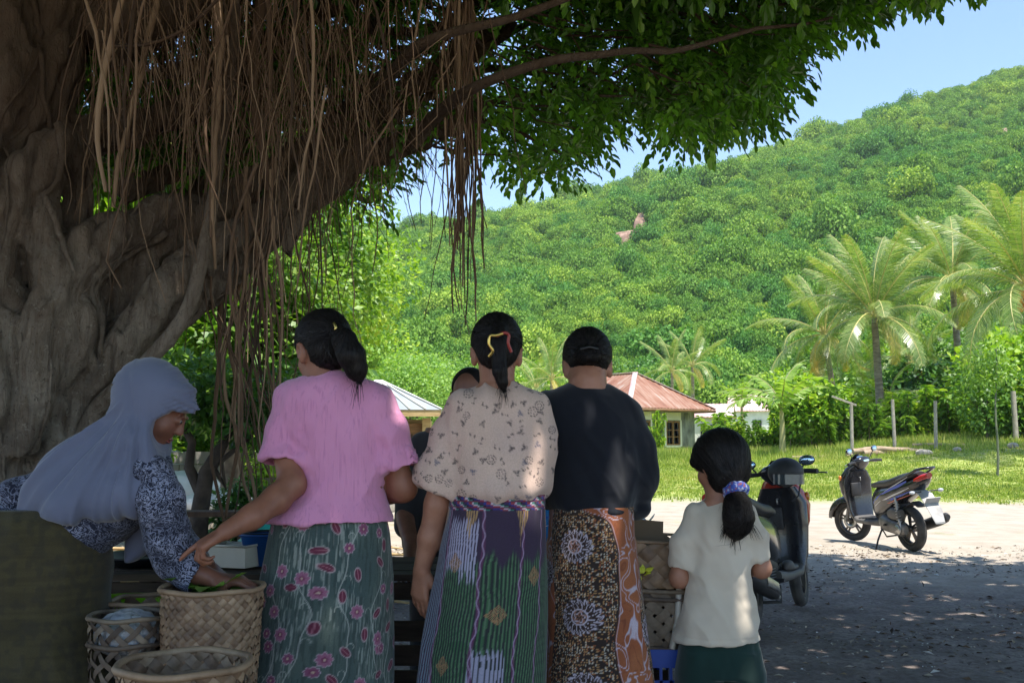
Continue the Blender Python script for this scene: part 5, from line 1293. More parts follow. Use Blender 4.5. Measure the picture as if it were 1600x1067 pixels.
# helmet hung over the right mirror of the near scooter
hp = P(1228, 738, 7.1)
m_visor = simple('smoky_visor', (0.10, 0.13, 0.15), rough=.08, Metallic=.6)
hm = thing('helmet', 'black open-face helmet hanging on the mirror of the near scooter', 'helmet', hp)
s_ = SDF(); s_.ell((0, 0, 0.0), (.125, .115, .105)); s_.ell((.05, -.085, -.075), (.11, .10, .06), op='x', k=.01)
V, F = s_.mesh(.006); link('shell', raw_mesh('shell', V, F), m_blackm, hm)
b = MB(); a = np.linspace(-1.0, 1.3, 12); b.grid(np.stack([np.stack([.128 * np.sin(a), -.118 * np.cos(a), np.full(12, z)], -1) for z in (-.01, -.045, -.08)], 0)); b.build('visor', m_visor, hm)
MB().tube([(.1, 0, -.08), (.08, -.02, -.16), (.03, -.03, -.2)], .006, 5).build('chin_strap', m_blackm, hm)
sp_ = P(1208, 898, 7.2)
for k, (dx, rz_) in enumerate(((0, .6), (.13, .9))):
    so_ = SDF(); so_.ell((0, 0, .02), (.13, .045, .02)); so_.ell((-.07, 0, .045), (.06, .04, .03), k=.02); V, F = so_.mesh(.006)
    o = link('shoe', raw_mesh('shoe', V, F), m_dustp, None, (near.location.x + .74 * math.cos(an) - (0.06 if k else -.06), near.location.y + .74 * math.sin(an) - .03, .335), (0, 0, an + .3 * k))
    props(o, ['grey rubber clog on the near scooter floorboard, the left of the pair', 'grey rubber clog on the near scooter floorboard, the right of the pair'][k], 'shoe', 'pair of clogs on the scooter')
# ================================================================== MARKET GOODS
m_weave = [simple('palm_strip_%s' % q, H(a), H(b_), 14, 0.6, 0.5, 70, stretch=(1, 1, 1), bdist=0.003) for q, a, b_ in (('pale', (126, 102, 78), (162, 136, 108)), ('tan', (112, 90, 68), (148, 122, 96)), ('brown', (98, 76, 58), (138, 110, 84)))]
m_weave_d = [simple('old_strip_%s' % q, H(a), H(b_), 14, 0.7, 0.5, 70, bdist=0.003) for q, a, b_ in (('grey', (96, 84, 70), (140, 124, 104)), ('dim', (74, 62, 52), (112, 96, 80)), ('dark', (52, 42, 34), (84, 68, 54)))]
m_table = simple('dark_planks', H((58, 48, 40)), H((88, 74, 62)), 4, 0.85, 0.5, 26, stretch=(1, 6, 6))
def woven(name, label, cat, loc, r0, r1, h, n=22, mats=m_weave, slope=None, gap=0.9, rim=0.012, square=0, rings=(1.0,), amp=0.004, seed=0, group=None, bottom=True):
    """basket plaited of diagonal strips; every strip is its own piece"""
    rng = np.random.default_rng(900 + seed); t = thing(name, label, cat, loc, group=group)
    rm_ = (r0 + r1) / 2; d = 2 * math.pi / n; s_ = (slope or 1.0) / rm_
    def rad(th, z):
        r = r0 + (r1 - r0) * (z / h) ** 0.7
        if square: c, q = np.abs(np.cos(th)), np.abs(np.sin(th)); r = r / (c ** square + q ** square) ** (1 / square)
        return r
    m_tot = h * 2 * s_ / d; ns = max(int(m_tot * 3), 8); z = np.linspace(0, h, ns)
    m = z * 2 * s_ / d; w = d * rm_ * gap * 0.707 / 2
    for sg in (1, -1):
        for i_ in range(n):
            th = i_ * d + sg * s_ * z + (0 if sg > 0 else 0); off = sg * amp * np.cos(math.pi * m) + rng.normal(0, .0008)
            dth = w * 0.72 / rm_; dz = w * 0.69
            e = []
            for k in (-1, 0, 1):
                tk = th - sg * k * dth; zk = np.clip(z + k * dz, 0, h); rk = rad(tk, np.clip(zk, 0.001, h)) + off + (0.0016 if k == 0 else 0)
                e.append(np.stack([rk * np.cos(tk), rk * np.sin(tk), zk], -1))
            MB().grid(np.stack(e, 0), flip=sg < 0).build('strip', mats[rng.integers(0, 3)], t)
    for q in rings:
        a = np.linspace(0, 2 * math.pi, 41)[:-1]; zc = h * q
        rr_ = rad(a, np.full(40, zc)) + .004
        pts = np.stack([rr_ * np.cos(a), rr_ * np.sin(a), np.full(40, zc) + .002 * np.sin(a * 5)], -1)
        MB().tube(pts, rim, 6, caps=False, closed=True, flat=1.0, up=(0, 0, 1)).build('rim' if q == 1.0 else 'hoop', mats[0] if q == 1.0 else mats[1], t)
    if bottom:
        a = np.linspace(0, 2 * math.pi, 32, endpoint=False); rr_ = rad(a, np.full(32, .001)); b = MB(); b.grid(np.stack([np.stack([k * rr_ * np.cos(a), k * rr_ * np.sin(a), 0 * a + .004], -1) for k in (0.02, 1)], 0), True); b.build('base', mats[1], t)
    return t
TZ = 0.42
def plank_table(name, label, x0, x1, y0, y1, z, n, front=False):
    t = thing(name, label, 'table', ((x0 + x1) / 2, (y0 + y1) / 2, 0)); L = x1 - x0; W_ = y1 - y0; w = W_ / n
    for k in range(n): MB().box((0, -W_ / 2 + w * (k + .5), z - .012 + .002 * (k % 2)), (L, w - .008, .024)).build('plank', m_table, t, smooth=False)
    for sx in (-1, 1):
        for sy in (-1, 1): MB().box((sx * (L / 2 - .06), sy * (W_ / 2 - .05), (z - .026) / 2), (.05, .05, z - .026)).build('leg', m_table, t, smooth=False)
    for sy in (-1, 1): MB().box((0, sy * (W_ / 2 - .02), z - .06), (L - .04, .024, .06)).build('rail', m_table, t, smooth=False)
    if front:
        k = 0
        for zz in np.arange(.12, z - .12, .085): MB().box((0, -W_ / 2 + .0 - .004 * (k % 2), zz), (L, .012, .07)).build('slat', m_table, t, smooth=False); k += 1
    return t
plank_table('low_table', 'low rough plank bench under the baskets at the women\'s feet', P(165, 790, 2.7)[0] + .06, P(420, 790, 2.7)[0] - .02, 2.1, 3.35, TZ, 7)
plank_table('market_table', 'long dark plank table that the women stand round', -1.55, 0.55, 3.62, 4.2, .74, 5, True)
bc = P(332, 918, 2.93)
woven('tall_basket', 'tall plaited palm-strip basket of green leaves that the veiled woman reaches into', 'basket', (bc[0], 2.93, TZ + .002), .120, .140, bc[2] - TZ, 32, rim=.008, amp=.0035, gap=1.0)
bl_ = P(292, 1040, 2.35)
woven('round_basket', 'wide shallow basket at the bottom edge with an open hooped rim', 'basket', (bl_[0], 2.33, TZ + .002), .11, .142, bl_[2] - TZ + .008, 20, gap=.8, rings=(1.0, .82), rim=.009, seed=1)
b2 = P(205, 960, 2.95)
woven('open_basket', 'old open-weave basket of plastic bags beside the dark skirt', 'basket', (b2[0], 2.93, TZ + .002), .09, .105, b2[2] - TZ, 12, m_weave_d, gap=.42, rings=(1.0, .75, .3), rim=.007, seed=2)
b3 = P(238, 935, 3.2)
woven('rattan_crate', 'square rattan crate between the open basket and the tall one', 'crate', (b3[0], 3.16, TZ + .002), .10, .10, b3[2] - TZ, 12, m_weave, gap=.5, square=8, rings=(1.0, .7, .4), rim=.008, seed=3)
# leaves in the tall basket
m_bleaf = leaf_mat('vegetable_leaf', [H((62, 110, 34)), H((96, 148, 50)), H((130, 176, 70))], 0.25, 0.35)
rg = np.random.default_rng(61)
lf = thing('leafy_greens', 'bundle of fresh green leaves lying in the tall basket', 'vegetables', (bc[0], 2.93, bc[2] - .05))
for k in range(26):
    a = rg.uniform(0, 6.28); d = rg.uniform(0, .10)
    V, F = stamp(LEAF6 * np.array([1, 1.5, 1]), LEAF6F, np.array([[d * math.cos(a), d * math.sin(a), rg.uniform(.01, .06)]]), frames(np.array([[math.cos(a + 1), math.sin(a + 1), rg.uniform(-.1, .5)]]), np.array([[rg.normal(0, .4), rg.normal(0, .4), 1.0]])), rg.uniform(.06, .10))
    link('leaf', raw_mesh('leaf', V, F, True, attrs={'tint': np.full(len(V), rg.random())}), m_bleaf, lf)
# crumpled plastic in the open basket
m_plastic = simple('pale_plastic_film', (0.45, 0.46, 0.48), (0.6, 0.6, 0.6), 9, 0.2, Transmission_Weight=0.35)
sfp = SDF().ell((0, 0, 0), (.085, .085, .06)); V, F = sfp.mesh(.007); V = V + vnormals(V, F) * (.022 * (0.5 - np.abs(fbm(V * 24, 3)))[:, None])
props(link('plastic_bag', raw_mesh('plastic_bag', V, F, False), m_plastic, None, (b2[0], 2.93, b2[2] - .05)), 'crumpled clear plastic bag in the old open-weave basket', 'bag')
# basins, bucket, box
def basin(name, label, cat, loc, r, h, mat_, lip=.012, flip=False):
    b = MB().lathe([(r * .0, .004), (r * .68, .0), (r * .74, .01), (r * .97, h - .01), (r + lip, h), (r + lip, h + .006), (r * .97, h + .004), (r * .72, .016), (0, .012)], 36)
    o = b.build(name, mat_, None, loc=loc, rot=(math.pi, 0, 0) if flip else None); return props(o, label, cat)
m_green = simple('lime_plastic', H((130, 190, 30)), rough=.35); m_teal = simple('teal_plastic', H((30, 150, 140)), H((60, 172, 160)), 5, .4); m_bluep = simple('blue_plastic', H((20, 70, 130)), H((30, 84, 150)), 6, .4)
m_navy = simple('dark_rim_plastic', H((22, 26, 34)), rough=.35); m_bluecr = simple('blue_crate_plastic', H((18, 62, 150)), H((26, 76, 170)), 6, .45)
q = P(196, 952, 3.45); basin('green_basin', 'lime green plastic basin beneath the market table edge', 'basin', (q[0], 3.45, q[2] - .05), .13, .08, m_green)
MB_ = MB().box((0, 0, 0), (.30, .34, .5)); props(MB_.build('wooden_box', m_table, None, smooth=False, loc=(q[0], 3.45, q[2] - .055 - .25)), 'dark wooden box that carries the lime green basin', 'box')
q = P(200, 893, 3.75); basin('black_tray', 'flat black plastic tray on the end of the market table', 'tray', (q[0] + .02, 3.86, .748), .17, .035, m_navy)
q = P(398, 880, 3.8); bk_ = basin('blue_bucket', 'blue plastic bucket with a dark rim on the market table', 'bucket', (q[0] + .02, 3.84, .748), .085, .115, m_bluep)
MB().tube([(.088 * math.cos(a), .088 * math.sin(a), .118) for a in np.linspace(0, 6.283, 31)[:-1]], .008, 6, caps=False, closed=True, up=(0, 0, 1)).build('rim', m_navy, bk_)
qb = P(360, 885, 3.72); bx = thing('white_tub', 'off-white rectangular plastic tub standing tilted on the market table', 'tub', (qb[0], 3.78, .75), R(-20))
m_offw = simple('off_white_plastic', H((190, 186, 170)), H((206, 202, 190)), 5, .45)
for (c_, d_) in (((0, 0, .004), (.16, .11, .006)), ((0, -.056, .04), (.168, .005, .075)), ((0, .056, .04), (.168, .005, .075)), ((-.082, 0, .04), (.005, .107, .075)), ((.082, 0, .04), (.005, .107, .075))): MB().box(c_, d_).build('side', m_offw, bx, smooth=False)
MB().tube([(-.086, -.06, .08), (.086, -.06, .08), (.086, .06, .08), (-.086, .06, .08)], .005, 5, caps=False, closed=True, up=(0, 0, 1)).build('rim', m_offw, bx)
# right-hand pile: crate, two baskets, cardboard
YB = 3.62
q = P(1028, 1000, YB); cx_, top_ = q[0] + .02, q[2]
ct = thing('blue_crate', 'blue slatted plastic crate at the bottom of the pile beside the girl', 'crate', (cx_, YB, 0))
w_, d_, h_ = .30, .30, .26
def crate(ct, w_, d_, z0, h_, m):
    for zz, hh in ((z0 + .02, .04), (z0 + h_ - .03, .06)):
        for (c_, dd) in (((0, -d_ / 2, zz), (w_, .012, hh)), ((0, d_ / 2, zz), (w_, .012, hh)), ((-w_ / 2, 0, zz), (.012, d_ - .014, hh)), ((w_ / 2, 0, zz), (.012, d_ - .014, hh))): MB().box(c_, dd).build('band', m, ct, smooth=False)
    for k in range(9):
        f_ = -w_ / 2 + .02 + k * (w_ - .04) / 8
        for (x_, y_) in ((f_, -d_ / 2 + .001), (f_, d_ / 2 - .001), (-w_ / 2 + .001, f_), (w_ / 2 - .001, f_)): MB().box((x_, y_, z0 + h_ / 2), (.010, .010, h_ - .04)).build('slat', m, ct, smooth=False)
    for k in range(2): MB().box((0, -d_ / 2 + .0, z0 + h_ * (.38 + .22 * k)), (w_ - .02, .008, .012)).build('crossbar', m, ct, smooth=False)
    MB().box((0, 0, z0 + .008), (w_ - .02, d_ - .02, .008)).build('base', m, ct, smooth=False)
crate(ct, .31, .31, top_ - .27, .27, m_bluecr)
o = MB().box((cx_, YB, (top_ - .275) / 2), (.33, .33, top_ - .275)); props(o.build('box_stand', m_table, None, smooth=False), 'dark box under the blue crate beside the girl', 'box')
q1 = P(1030, 915, YB); hb_ = q1[2] - top_
tb = woven('dark_basket', 'square dark basket with a pale strap standing on the blue crate', 'basket', (cx_ + .005, YB, top_ + .003), .150, .160, hb_, 18, m_weave_d, gap=.75, square=6, rings=(1.0, .86, .0), rim=.008, seed=5)
MB().tube([(.03, -.163, hb_ + .02), (.02, -.172, hb_ * .5), (.0, -.168, .0)], .013, 4, flat=.2, up=(0, -1, 0)).build('strap', m_offw, tb)
q2 = P(1020, 845, YB); h2 = q2[2] - q1[2]
wb = woven('plaited_basket', 'paler thickly plaited basket on top of the dark strapped one', 'basket', (cx_ - .01, YB, q1[2] + .01), .145, .150, h2, 16, m_weave, gap=1.0, square=5, rings=(1.0,), rim=.006, amp=.007, seed=6)
mc = simple('cardboard', H((120, 100, 80)), H((146, 124, 100)), 3, .9, .2, 30); b = MB()
qa, qb_ = P(992, 838, YB - .02), P(1036, 842, YB - .02)
b.bar(P(990, 838, YB + .05), P(1036, 842, YB + .05), .004, .13, up=(0, .35, 1)); props(b.build('cardboard', mc, None, smooth=False), 'bent piece of brown cardboard stuck in the plaited basket', 'cardboard')
yl = thing('yellow_flowers', 'small yellow green blossoms tucked in the rim of the dark strapped basket', 'flowers', P(1007, 896, YB - .17))
for k in range(9):
    V, F = stamp(LEAF6 * np.array([1, 1.6, 1]), LEAF6F, rg.normal(0, .007, (1, 3)), frames(rdirs(1, rg) + np.array([[0, -.4, .6]]), rdirs(1, rg)), .032)
    link('petal', raw_mesh('petal', V, F, True), [simple('yellow_petal', H((196, 200, 60)), rough=.5)] if k == 0 else yl.children[0].data.materials[0], yl)
# ------------------------------------------------------------------ yard behind the women, left
m_stone = simple('yard_stone', H((150, 136, 120)), H((196, 184, 168)), 5, .95, .5, 14, bdist=.02)
m_wallg = simple('grey_block_wall', H((112, 108, 102)), H((146, 140, 132)), 2, .95, .4, 8, bdist=.02)
Yw = 14.5; x0_, x1_ = P(215, 790, Yw)[0], P(405, 790, Yw)[0]; zt_ = P(0, 700, Yw)[2]
wt = thing('block_wall', 'low grey block wall behind the leaning dark tree', 'wall', ((x0_ + x1_) / 2, Yw, 0)); bw = .4
for r__ in range(6):
    for k in range(int((x1_ - x0_) / bw) + 1):
        xx = -(x1_ - x0_) / 2 + k * bw + (.2 if r__ % 2 else 0)
        MB().box((xx, 0, .09 + r__ * .185), (bw - .012, .14, .175)).build('block', m_wallg, wt, smooth=False)
m_tarp = simple('white_tarp', (0.62, 0.63, 0.63), (0.75, 0.75, 0.74), 3, .5)
def tarp(px, py, Y, w, d, label, m, h=.25, seed=0):
    p = P(px, py, Y); s_ = SDF().ell((0, 0, 0), (w, d, h)); V, F = s_.mesh(.03); V = V + vnormals(V, F) * (.05 * fbm(V * 5 + seed, 3))[:, None]; V = V[:, :]
    props(link('covered_heap', raw_mesh('covered_heap', V, F), m, None, (p[0], Y, max(h * .6, p[2]))), label, 'heap')
tarp(285, 770, 12.8, .5, .4, 'white sheet over a heap, behind the batik sleeve', m_tarp, .28)
tarp(360, 785, 12, .6, .4, 'white sheet over a low heap below the grey wall', m_tarp, .16, 3)
tarp(235, 745, 15.5, .7, .4, 'white sheet over a heap beside the face of the veiled woman', m_tarp, .5, 6)
tarp(590, 775, 16, .7, .4, 'pale heap beyond the elbow of the woman in pink', m_tarp, .25, 9)
ht = [(270, 34, 5, 'pale-roofed house glimpsed through the leaves right of the veil'), (100, 38, 5, 'pale-roofed house glimpsed between the trunk and the veil')]
for (px, Y, w, lab) in ht: gable_shed('far_house', lab, px, Y, w, 4, 2.9, 4.3, R(12), m_zinc2, m_white)
tt_ = thing('small_tree', 'small dark leaning tree forked above the bench', 'tree', (P(322, 790, 9.2)[0], 9.2, 0))
m_darkbark = simple('dark_bark', H((52, 44, 38)), H((84, 72, 62)), 6, .9, .6, 20, bdist=.02)
b = MB()
for lst, rr_ in (([(300, 930), (312, 800), (322, 740), (350, 690), (372, 640)], (.11, .085, .075, .05, .03)), ([(318, 780), (295, 730), (300, 690), (270, 640)], (.06, .05, .04, .02)), ([(330, 725), (352, 760), (345, 720), (395, 680)], (.03, .03, .03, .015))):
    b.tube([P(a_, c_, 9.2) - np.array([tt_.location.x, 9.2, 0]) for a_, c_ in lst], rr_, 8)
b.build('trunk', m_darkbark, tt_)
V, F, t_ = leaf_cloud([(P(a_, c_, 9.3) - np.array([tt_.location.x, 9.2, 0]), (.45, .4, .3)) for a_, c_ in ((380, 640), (340, 620), (270, 630), (420, 660), (300, 600), (440, 620))], 3200, .09, rg, .3); link('crown', raw_mesh('crown', V, F, False, attrs={'tint': t_}), m_leafD, tt_)
def low_bush(px, Y, r, zc, n, label, seed, m=None, leaf=.10):
    rng = np.random.default_rng(seed); x = P(px, 790, Y)[0]; t = thing('bush', label, 'bush', (x, Y, 0)); bl = blob_set(rng, (0, 0, zc), (r, r * .8, zc * .85), 10)
    V, F, tt = leaf_cloud(bl, n, leaf, rng, .5); V[:, 2] = np.maximum(V[:, 2], .02); link('foliage', raw_mesh('foliage', V, F, False, attrs={'tint': tt}), m or m_leafA, t)
    b = MB(); [b.tube([(0, 0, 0), bl[k][0] * .6, bl[k][0]], [.03, .02, .008], 5) for k in range(6)]; b.build('stem', m_twig, t)
low_bush(150, 13, 1.1, 1.0, 7000, 'bush filling the gap between the trunk and the veil', 1); low_bush(245, 16.5, 1.3, 1.1, 6000, 'bush beyond the white heap by the veiled face', 2, m_leafB)
low_bush(430, 15, 1.2, 1.1, 7000, 'bush behind the bare arm of the woman in pink', 3); low_bush(330, 19, 1.8, 1.4, 6000, 'wide bush behind the grey block wall', 4, m_leafB)
low_bush(395, 9.5, .5, .62, 3500, 'dark low bush at the foot of the hanging roots', 5, m_leafD, .07); low_bush(200, 20, 2.0, 1.7, 6000, 'tall bush in the yard behind the veiled woman', 6); low_bush(490, 24, 1.6, 1.2, 6000, 'bush behind the pink blouse', 7, m_leafB)
low_bush(20, 16, 2.0, 1.6, 7000, 'bush behind the foot of the banyan', 8)
bn = thing('bench', 'narrow weathered plank bench in the yard behind the pointing arm', 'bench', (P(320, 790, 8)[0], 8, 0)); MB().box((0, 0, .66), (.75, .24, .04)).build('seat', m_wood_d, bn, smooth=False)
for sx in (-.32, .32): MB().box((sx, 0, .32), (.06, .2, .64)).build('leg', m_wood_d, bn, smooth=False)
qt = P(404, 843, 5.6); st_ = props(MB().box((0, 0, qt[2] / 2 - .01), (.26, .26, qt[2] - .02)).build('wooden_stool', m_table, None, smooth=False, loc=(qt[0] + .03, 5.6, 0), bevel=.01), 'dark wooden stool carrying the teal basin', 'stool')
basin('teal_basin', 'teal plastic basin turned upside down on a stool behind the pink blouse', 'basin', (qt[0] + .03, 5.6, qt[2] + .10), .13, .10, m_teal, flip=True)
for k in range(46):
    px = rg.uniform(150, 640); Y = rg.uniform(7, 15); x = P(px, 790, Y)[0]; s_ = rg.uniform(.03, .11)
    V = rdirs(1, rg); o = MB().ball((0, 0, 0), (s_, s_ * rg.uniform(.6, 1), s_ * .6), n=7).build('stone', m_stone, None, smooth=False, loc=(x, Y, float(gz(x, Y)) + s_ * .3), rot=(rg.uniform(-.3, .3), rg.uniform(-.3, .3), rg.uniform(0, 6)))
    props(o, 'loose pale stone in the yard behind the women', 'stone', 'stones in the yard')
for k in range(34):
    px = rg.uniform(150, 640); Y = rg.uniform(7, 13); x = P(px, 790, Y)[0]; L = rg.uniform(.3, 1.2); a = rg.uniform(-.6, .6)
    o = MB().tube([(-L / 2, 0, .0), (0, rg.normal(0, .05), .03), (L / 2, 0, .0)], [.014, .017, .008], 5).build('stick', m_wood_l, None, loc=(x, Y, float(gz(x, Y)) + .03), rot=(0, 0, a)); props(o, 'dry stick lying in the yard behind the women', 'stick', 'sticks in the yard')
# ================================================================== PEOPLE
def skin_mat(nm, a, b_):
    n = NT(nm); co = n.coord('World'); c = n.ramp(n.noise(co, 16, 5, .6), [(0.35, H(a)), (0.65, H(b_))])
    return n.principled(c, 0.5, n.bump(n.noise(co, 260, 3), 0.18, 0.001), Subsurface_Weight=0.12, Subsurface_Radius=(0.012, 0.005, 0.003), Subsurface_Scale=1.0, Specular_IOR_Level=0.4)
m_skin = skin_mat('skin_brown', (132, 88, 68), (150, 102, 80)); m_skin2 = skin_mat('skin_tan', (150, 104, 82), (168, 120, 96)); m_skin3 = skin_mat('skin_deep', (112, 74, 58), (130, 88, 70))
def hair_mat():
    n = NT('black_hair'); f = n.noise(n.coord('flow', (1, 1, 1)), 1.0, 4, 0.6)
    c = n.ramp(f, [(0.35, (0.004, 0.0035, 0.0035)), (0.62, (0.016, 0.013, 0.012))])
    m = n.principled(c, 0.55, n.bump(f, 1.0, 0.008), Specular_IOR_Level=0.14); n.set(n.p, 'Anisotropic', 0.5); return m
m_hair = hair_mat()
m_eye = simple('eye', (0.22, 0.19, 0.17), rough=.25); m_iris = simple('iris', (0.012, 0.008, 0.006), rough=.1)
m_lip = simple('lips', H((128, 70, 62)), rough=.45)
def cloth(nm, a, b_, scale=5, rough=.85, weave=420, sheen=.25, stretch=(1, 1, 1), bump=.25, ribs=0, streak=None):
    n = NT(nm); co = n.coord('World'); c = n.ramp(n.noise(co, scale, 4), [(0.3, H(a)), (0.7, H(b_))])
    h = n.noise(co, weave, 2)
    if ribs:
        rb = n.noise(n.coord('World', (1, 1, .07)), ribs, 3, .6); h = n.math('ADD', n.math('MULTIPLY', h, .3), n.math('MULTIPLY', rb, 1.0))
        if streak: c = n.mix(n.ramp(rb, [(0.55, 0.0), (0.68, .6)]), c, H(streak))
    return n.principled(c, rough, n.bump(h, bump, .002 if not ribs else .004), Sheen_Weight=sheen, Sheen_Roughness=.5, Specular_IOR_Level=.25)
def vcol_mat(nm, rough=.85, bump=.2, sheen=.15):
    n = NT(nm); c = n.attr('col', 'Color'); co = n.coord('World')
    h = n.noise(co, 380, 2)
    c = n.mix(1.0, c, n.ramp(n.noise(co, 240, 3, .7), [(0.3, 0.82), (0.7, 1.06)]), 'MULTIPLY'); c = n.mix(n.math('MULTIPLY', n.noise(co, 11, 4), .22), c, (0.07, 0.062, 0.056))
    return n.principled(c, rough, n.bump(h, bump, .002), Sheen_Weight=sheen, Specular_IOR_Level=.25)
def sdf_obj(name, s, h, mat, root, disp=None, rel=1, attrs=None, O=None):
    V, F = s.mesh(h)
    if rel: V = relax(V, F, rel, .5)
    N = vnormals(V, F)
    if disp is not None: V = V + N * disp(V, N)[:, None]
    at = attrs(V, N) if attrs else None
    return link(name, raw_mesh(name, V - np.array(root.location if O is None else O), F, attrs=at), mat, root)
def frame_from(f, up=(0, 0, 1), roll=0.0):
    f = np.asarray(f, float); f /= np.linalg.norm(f); x = np.cross(f, up); x /= np.linalg.norm(x); z = np.cross(x, f)
    c, s_ = math.cos(roll), math.sin(roll); return np.stack([x * c + z * s_, f, z * c - x * s_], 1)
def head(sb, C, f, sc=0.92, roll=0.0, ears=True):
    """adds skull, face and ears to body sdf; local axes x right, y face, z up"""
    M = frame_from(f, roll=roll); g = lambda x, y, z: np.asarray(C) + M @ (np.array([x, y, z]) * sc)
    sb.ell(g(0, -.012, .022), np.array([.074, .094, .098]) * sc, M, k=.02)
    sb.ell(g(0, .03, -.045), np.array([.056, .062, .066]) * sc, M, k=.03)
    sb.ell(g(0, .066, -.092), np.array([.024, .020, .018]) * sc, M, k=.025)
    for s_ in (-1, 1):
        sb.ell(g(s_ * .036, .058, -.035), np.array([.026, .022, .024]) * sc, M, k=.02)
        sb.ell(g(s_ * .031, .094, .004), np.array([.016, .012, .011]) * sc, M, k=.01, op='x')
        sb.ell(g(s_ * .031, .080, .003), np.array([.014, .012, .010]) * sc, M, k=.004)
        sb.ell(g(s_ * .030, .086, .022), np.array([.020, .008, .006]) * sc, M, k=.010)
        if ears:
            ME = M @ rotm(0, s_ * .2, s_ * -.5)
            sb.ell(g(s_ * .085, -.006, -.010), np.array([.011, .022, .033]) * sc, ME, k=.008)
            sb.ell(g(s_ * .095, .0, -.006), np.array([.006, .012, .020]) * sc, ME, k=.004, op='x')
            sb.ell(g(s_ * .081, .004, -.040), np.array([.008, .010, .010]) * sc, ME, k=.006)
    sb.cone(g(0, .084, .014), g(0, .104, -.026), .008 * sc, .011 * sc, k=.012)
    for s_ in (-1, 1): sb.ell(g(s_ * .011, .094, -.030), np.array([.008, .009, .007]) * sc, M, k=.006)
    sb.ell(g(0, .085, -.056), np.array([.021, .010, .006]) * sc, M, k=.006)
    sb.ell(g(0, .082, -.068), np.array([.018, .010, .007]) * sc, M, k=.006)
    return M, g
def eyes(root, M, g, sc):
    for s_ in (-1, 1):
        e = link('eye', MB().ball((0, 0, 0), .0105 * sc, n=12).mesh('eye'), m_eye, root, g(s_ * .031, .082, .004) - np.array(root.location))
        link('iris', MB().ball((0, 0, 0), .0055 * sc, n=10).mesh('iris'), m_iris, e, M @ np.array([0, .0075 * sc, 0]))
def hand(s, w, d, n, side=1, L=.165, curl=(.5, .5, .5, .5), thumb=(.5, .6), r0=.024):
    """palm and five separate fingers; d toward the fingertips, n out of the palm; thumb lies on cross(d,n)*side"""
    d = np.asarray(d, float); d /= np.linalg.norm(d); n = np.asarray(n, float); n = n - d * (n @ d); n /= np.linalg.norm(n)
    l = np.cross(d, n) * side; q = L / .175; w = np.asarray(w, float)
    kn = []
    for i, (o_, f_) in enumerate(((.028, .088), (.0095, .092), (-.009, .088), (-.026, .080))):
        k_ = w + (d * f_ + l * o_ - n * .004) * q; kn.append(k_); s.cone(w + l * o_ * .55 * q + d * .01, k_, .0155 * q, .0115 * q, k=.012)
    s.ell(w + (d * .035 + l * .024 + n * .012) * q, np.array([.017, .014, .026]) * q, np.stack([l, n, d], 1), k=.012)
    for i, ls in enumerate(((.040, .024, .020), (.044, .028, .021), (.041, .026, .020), (.032, .019, .018))):
        a = 0.0; p = kn[i]; r = [.0098, .0088, .0080, .0066] if i < 3 else [.0086, .0076, .0068, .0058]; spread = l * (.10, .03, -.04, -.12)[i]
        for j in range(3):
            a += curl[i] * (0.8, 1.1, .8)[j]; dr = (d + spread) * math.cos(a) + n * math.sin(a); dr /= np.linalg.norm(dr)
            p2 = p + dr * ls[j] * q; s.cone(p, p2, r[j] * q, r[j + 1] * q, k=.003); p = p2
    p = w + (d * .022 + l * .028 + n * .008) * q
    for j, (L_, ra, rb) in enumerate(((.036, .0135, .0108), (.030, .0105, .0095), (.024, .0092, .0072))):
        dr = l * (1 - .35 * j * thumb[1]) * thumb[0] * 1.2 + d * (.75 + .25 * j) + n * (.25 + .3 * j * thumb[1]); dr /= np.linalg.norm(dr)
        p2 = p + dr * L_ * q; s.cone(p, p2, ra * q, rb * q, k=.005); p = p2
def flow_attr(knot, axis, kr=46, kd=9):
    """hair grain: directions radiate from the tied knot, fine across them and long along them"""
    knot = np.asarray(knot, float); axis = np.asarray(axis, float); axis = axis / np.linalg.norm(axis)
    u = np.cross(axis, [0.3, 0.2, 1]); u /= np.linalg.norm(u); v = np.cross(axis, u)
    def f(V, N):
        q = V - knot; a = np.arctan2(q @ v, q @ u); r = np.linalg.norm(q, axis=1)
        return {'flow': np.stack([np.cos(a) * kr * .35, np.sin(a) * kr * .35, r * kd], -1)}
    return f
def hair_disp(attr, amp=.0035):
    def d(V, N):
        fl = attr(V, N)['flow']; return amp * fbm(fl * np.array([1.3, 1.3, .5]), 2) 
    return d
def strands(root, m, starts, dirs, L, n, seed, r=.0007):
    rng = np.random.default_rng(seed); b = MB(); o = np.array(root.location)
    for k in range(n):
        i = rng.integers(0, len(starts)); p = starts[i] + rng.normal(0, .006, 3); d = dirs[i] + rng.normal(0, .3, 3); d /= np.linalg.norm(d); l = L * rng.uniform(.4, 1.2)
        u = np.linspace(0, 1, 5)[:, None]; pts = p + d * l * u + np.array([0, 0, -1]) * l * .5 * u ** 2; b.tube(pts - o, [r, r, r, r * .8, r * .4], 3, caps=False)
    o_ = b.build('loose_hair', m, root); o_['kind'] = 'stuff'; return o_
from mathutils import kdtree
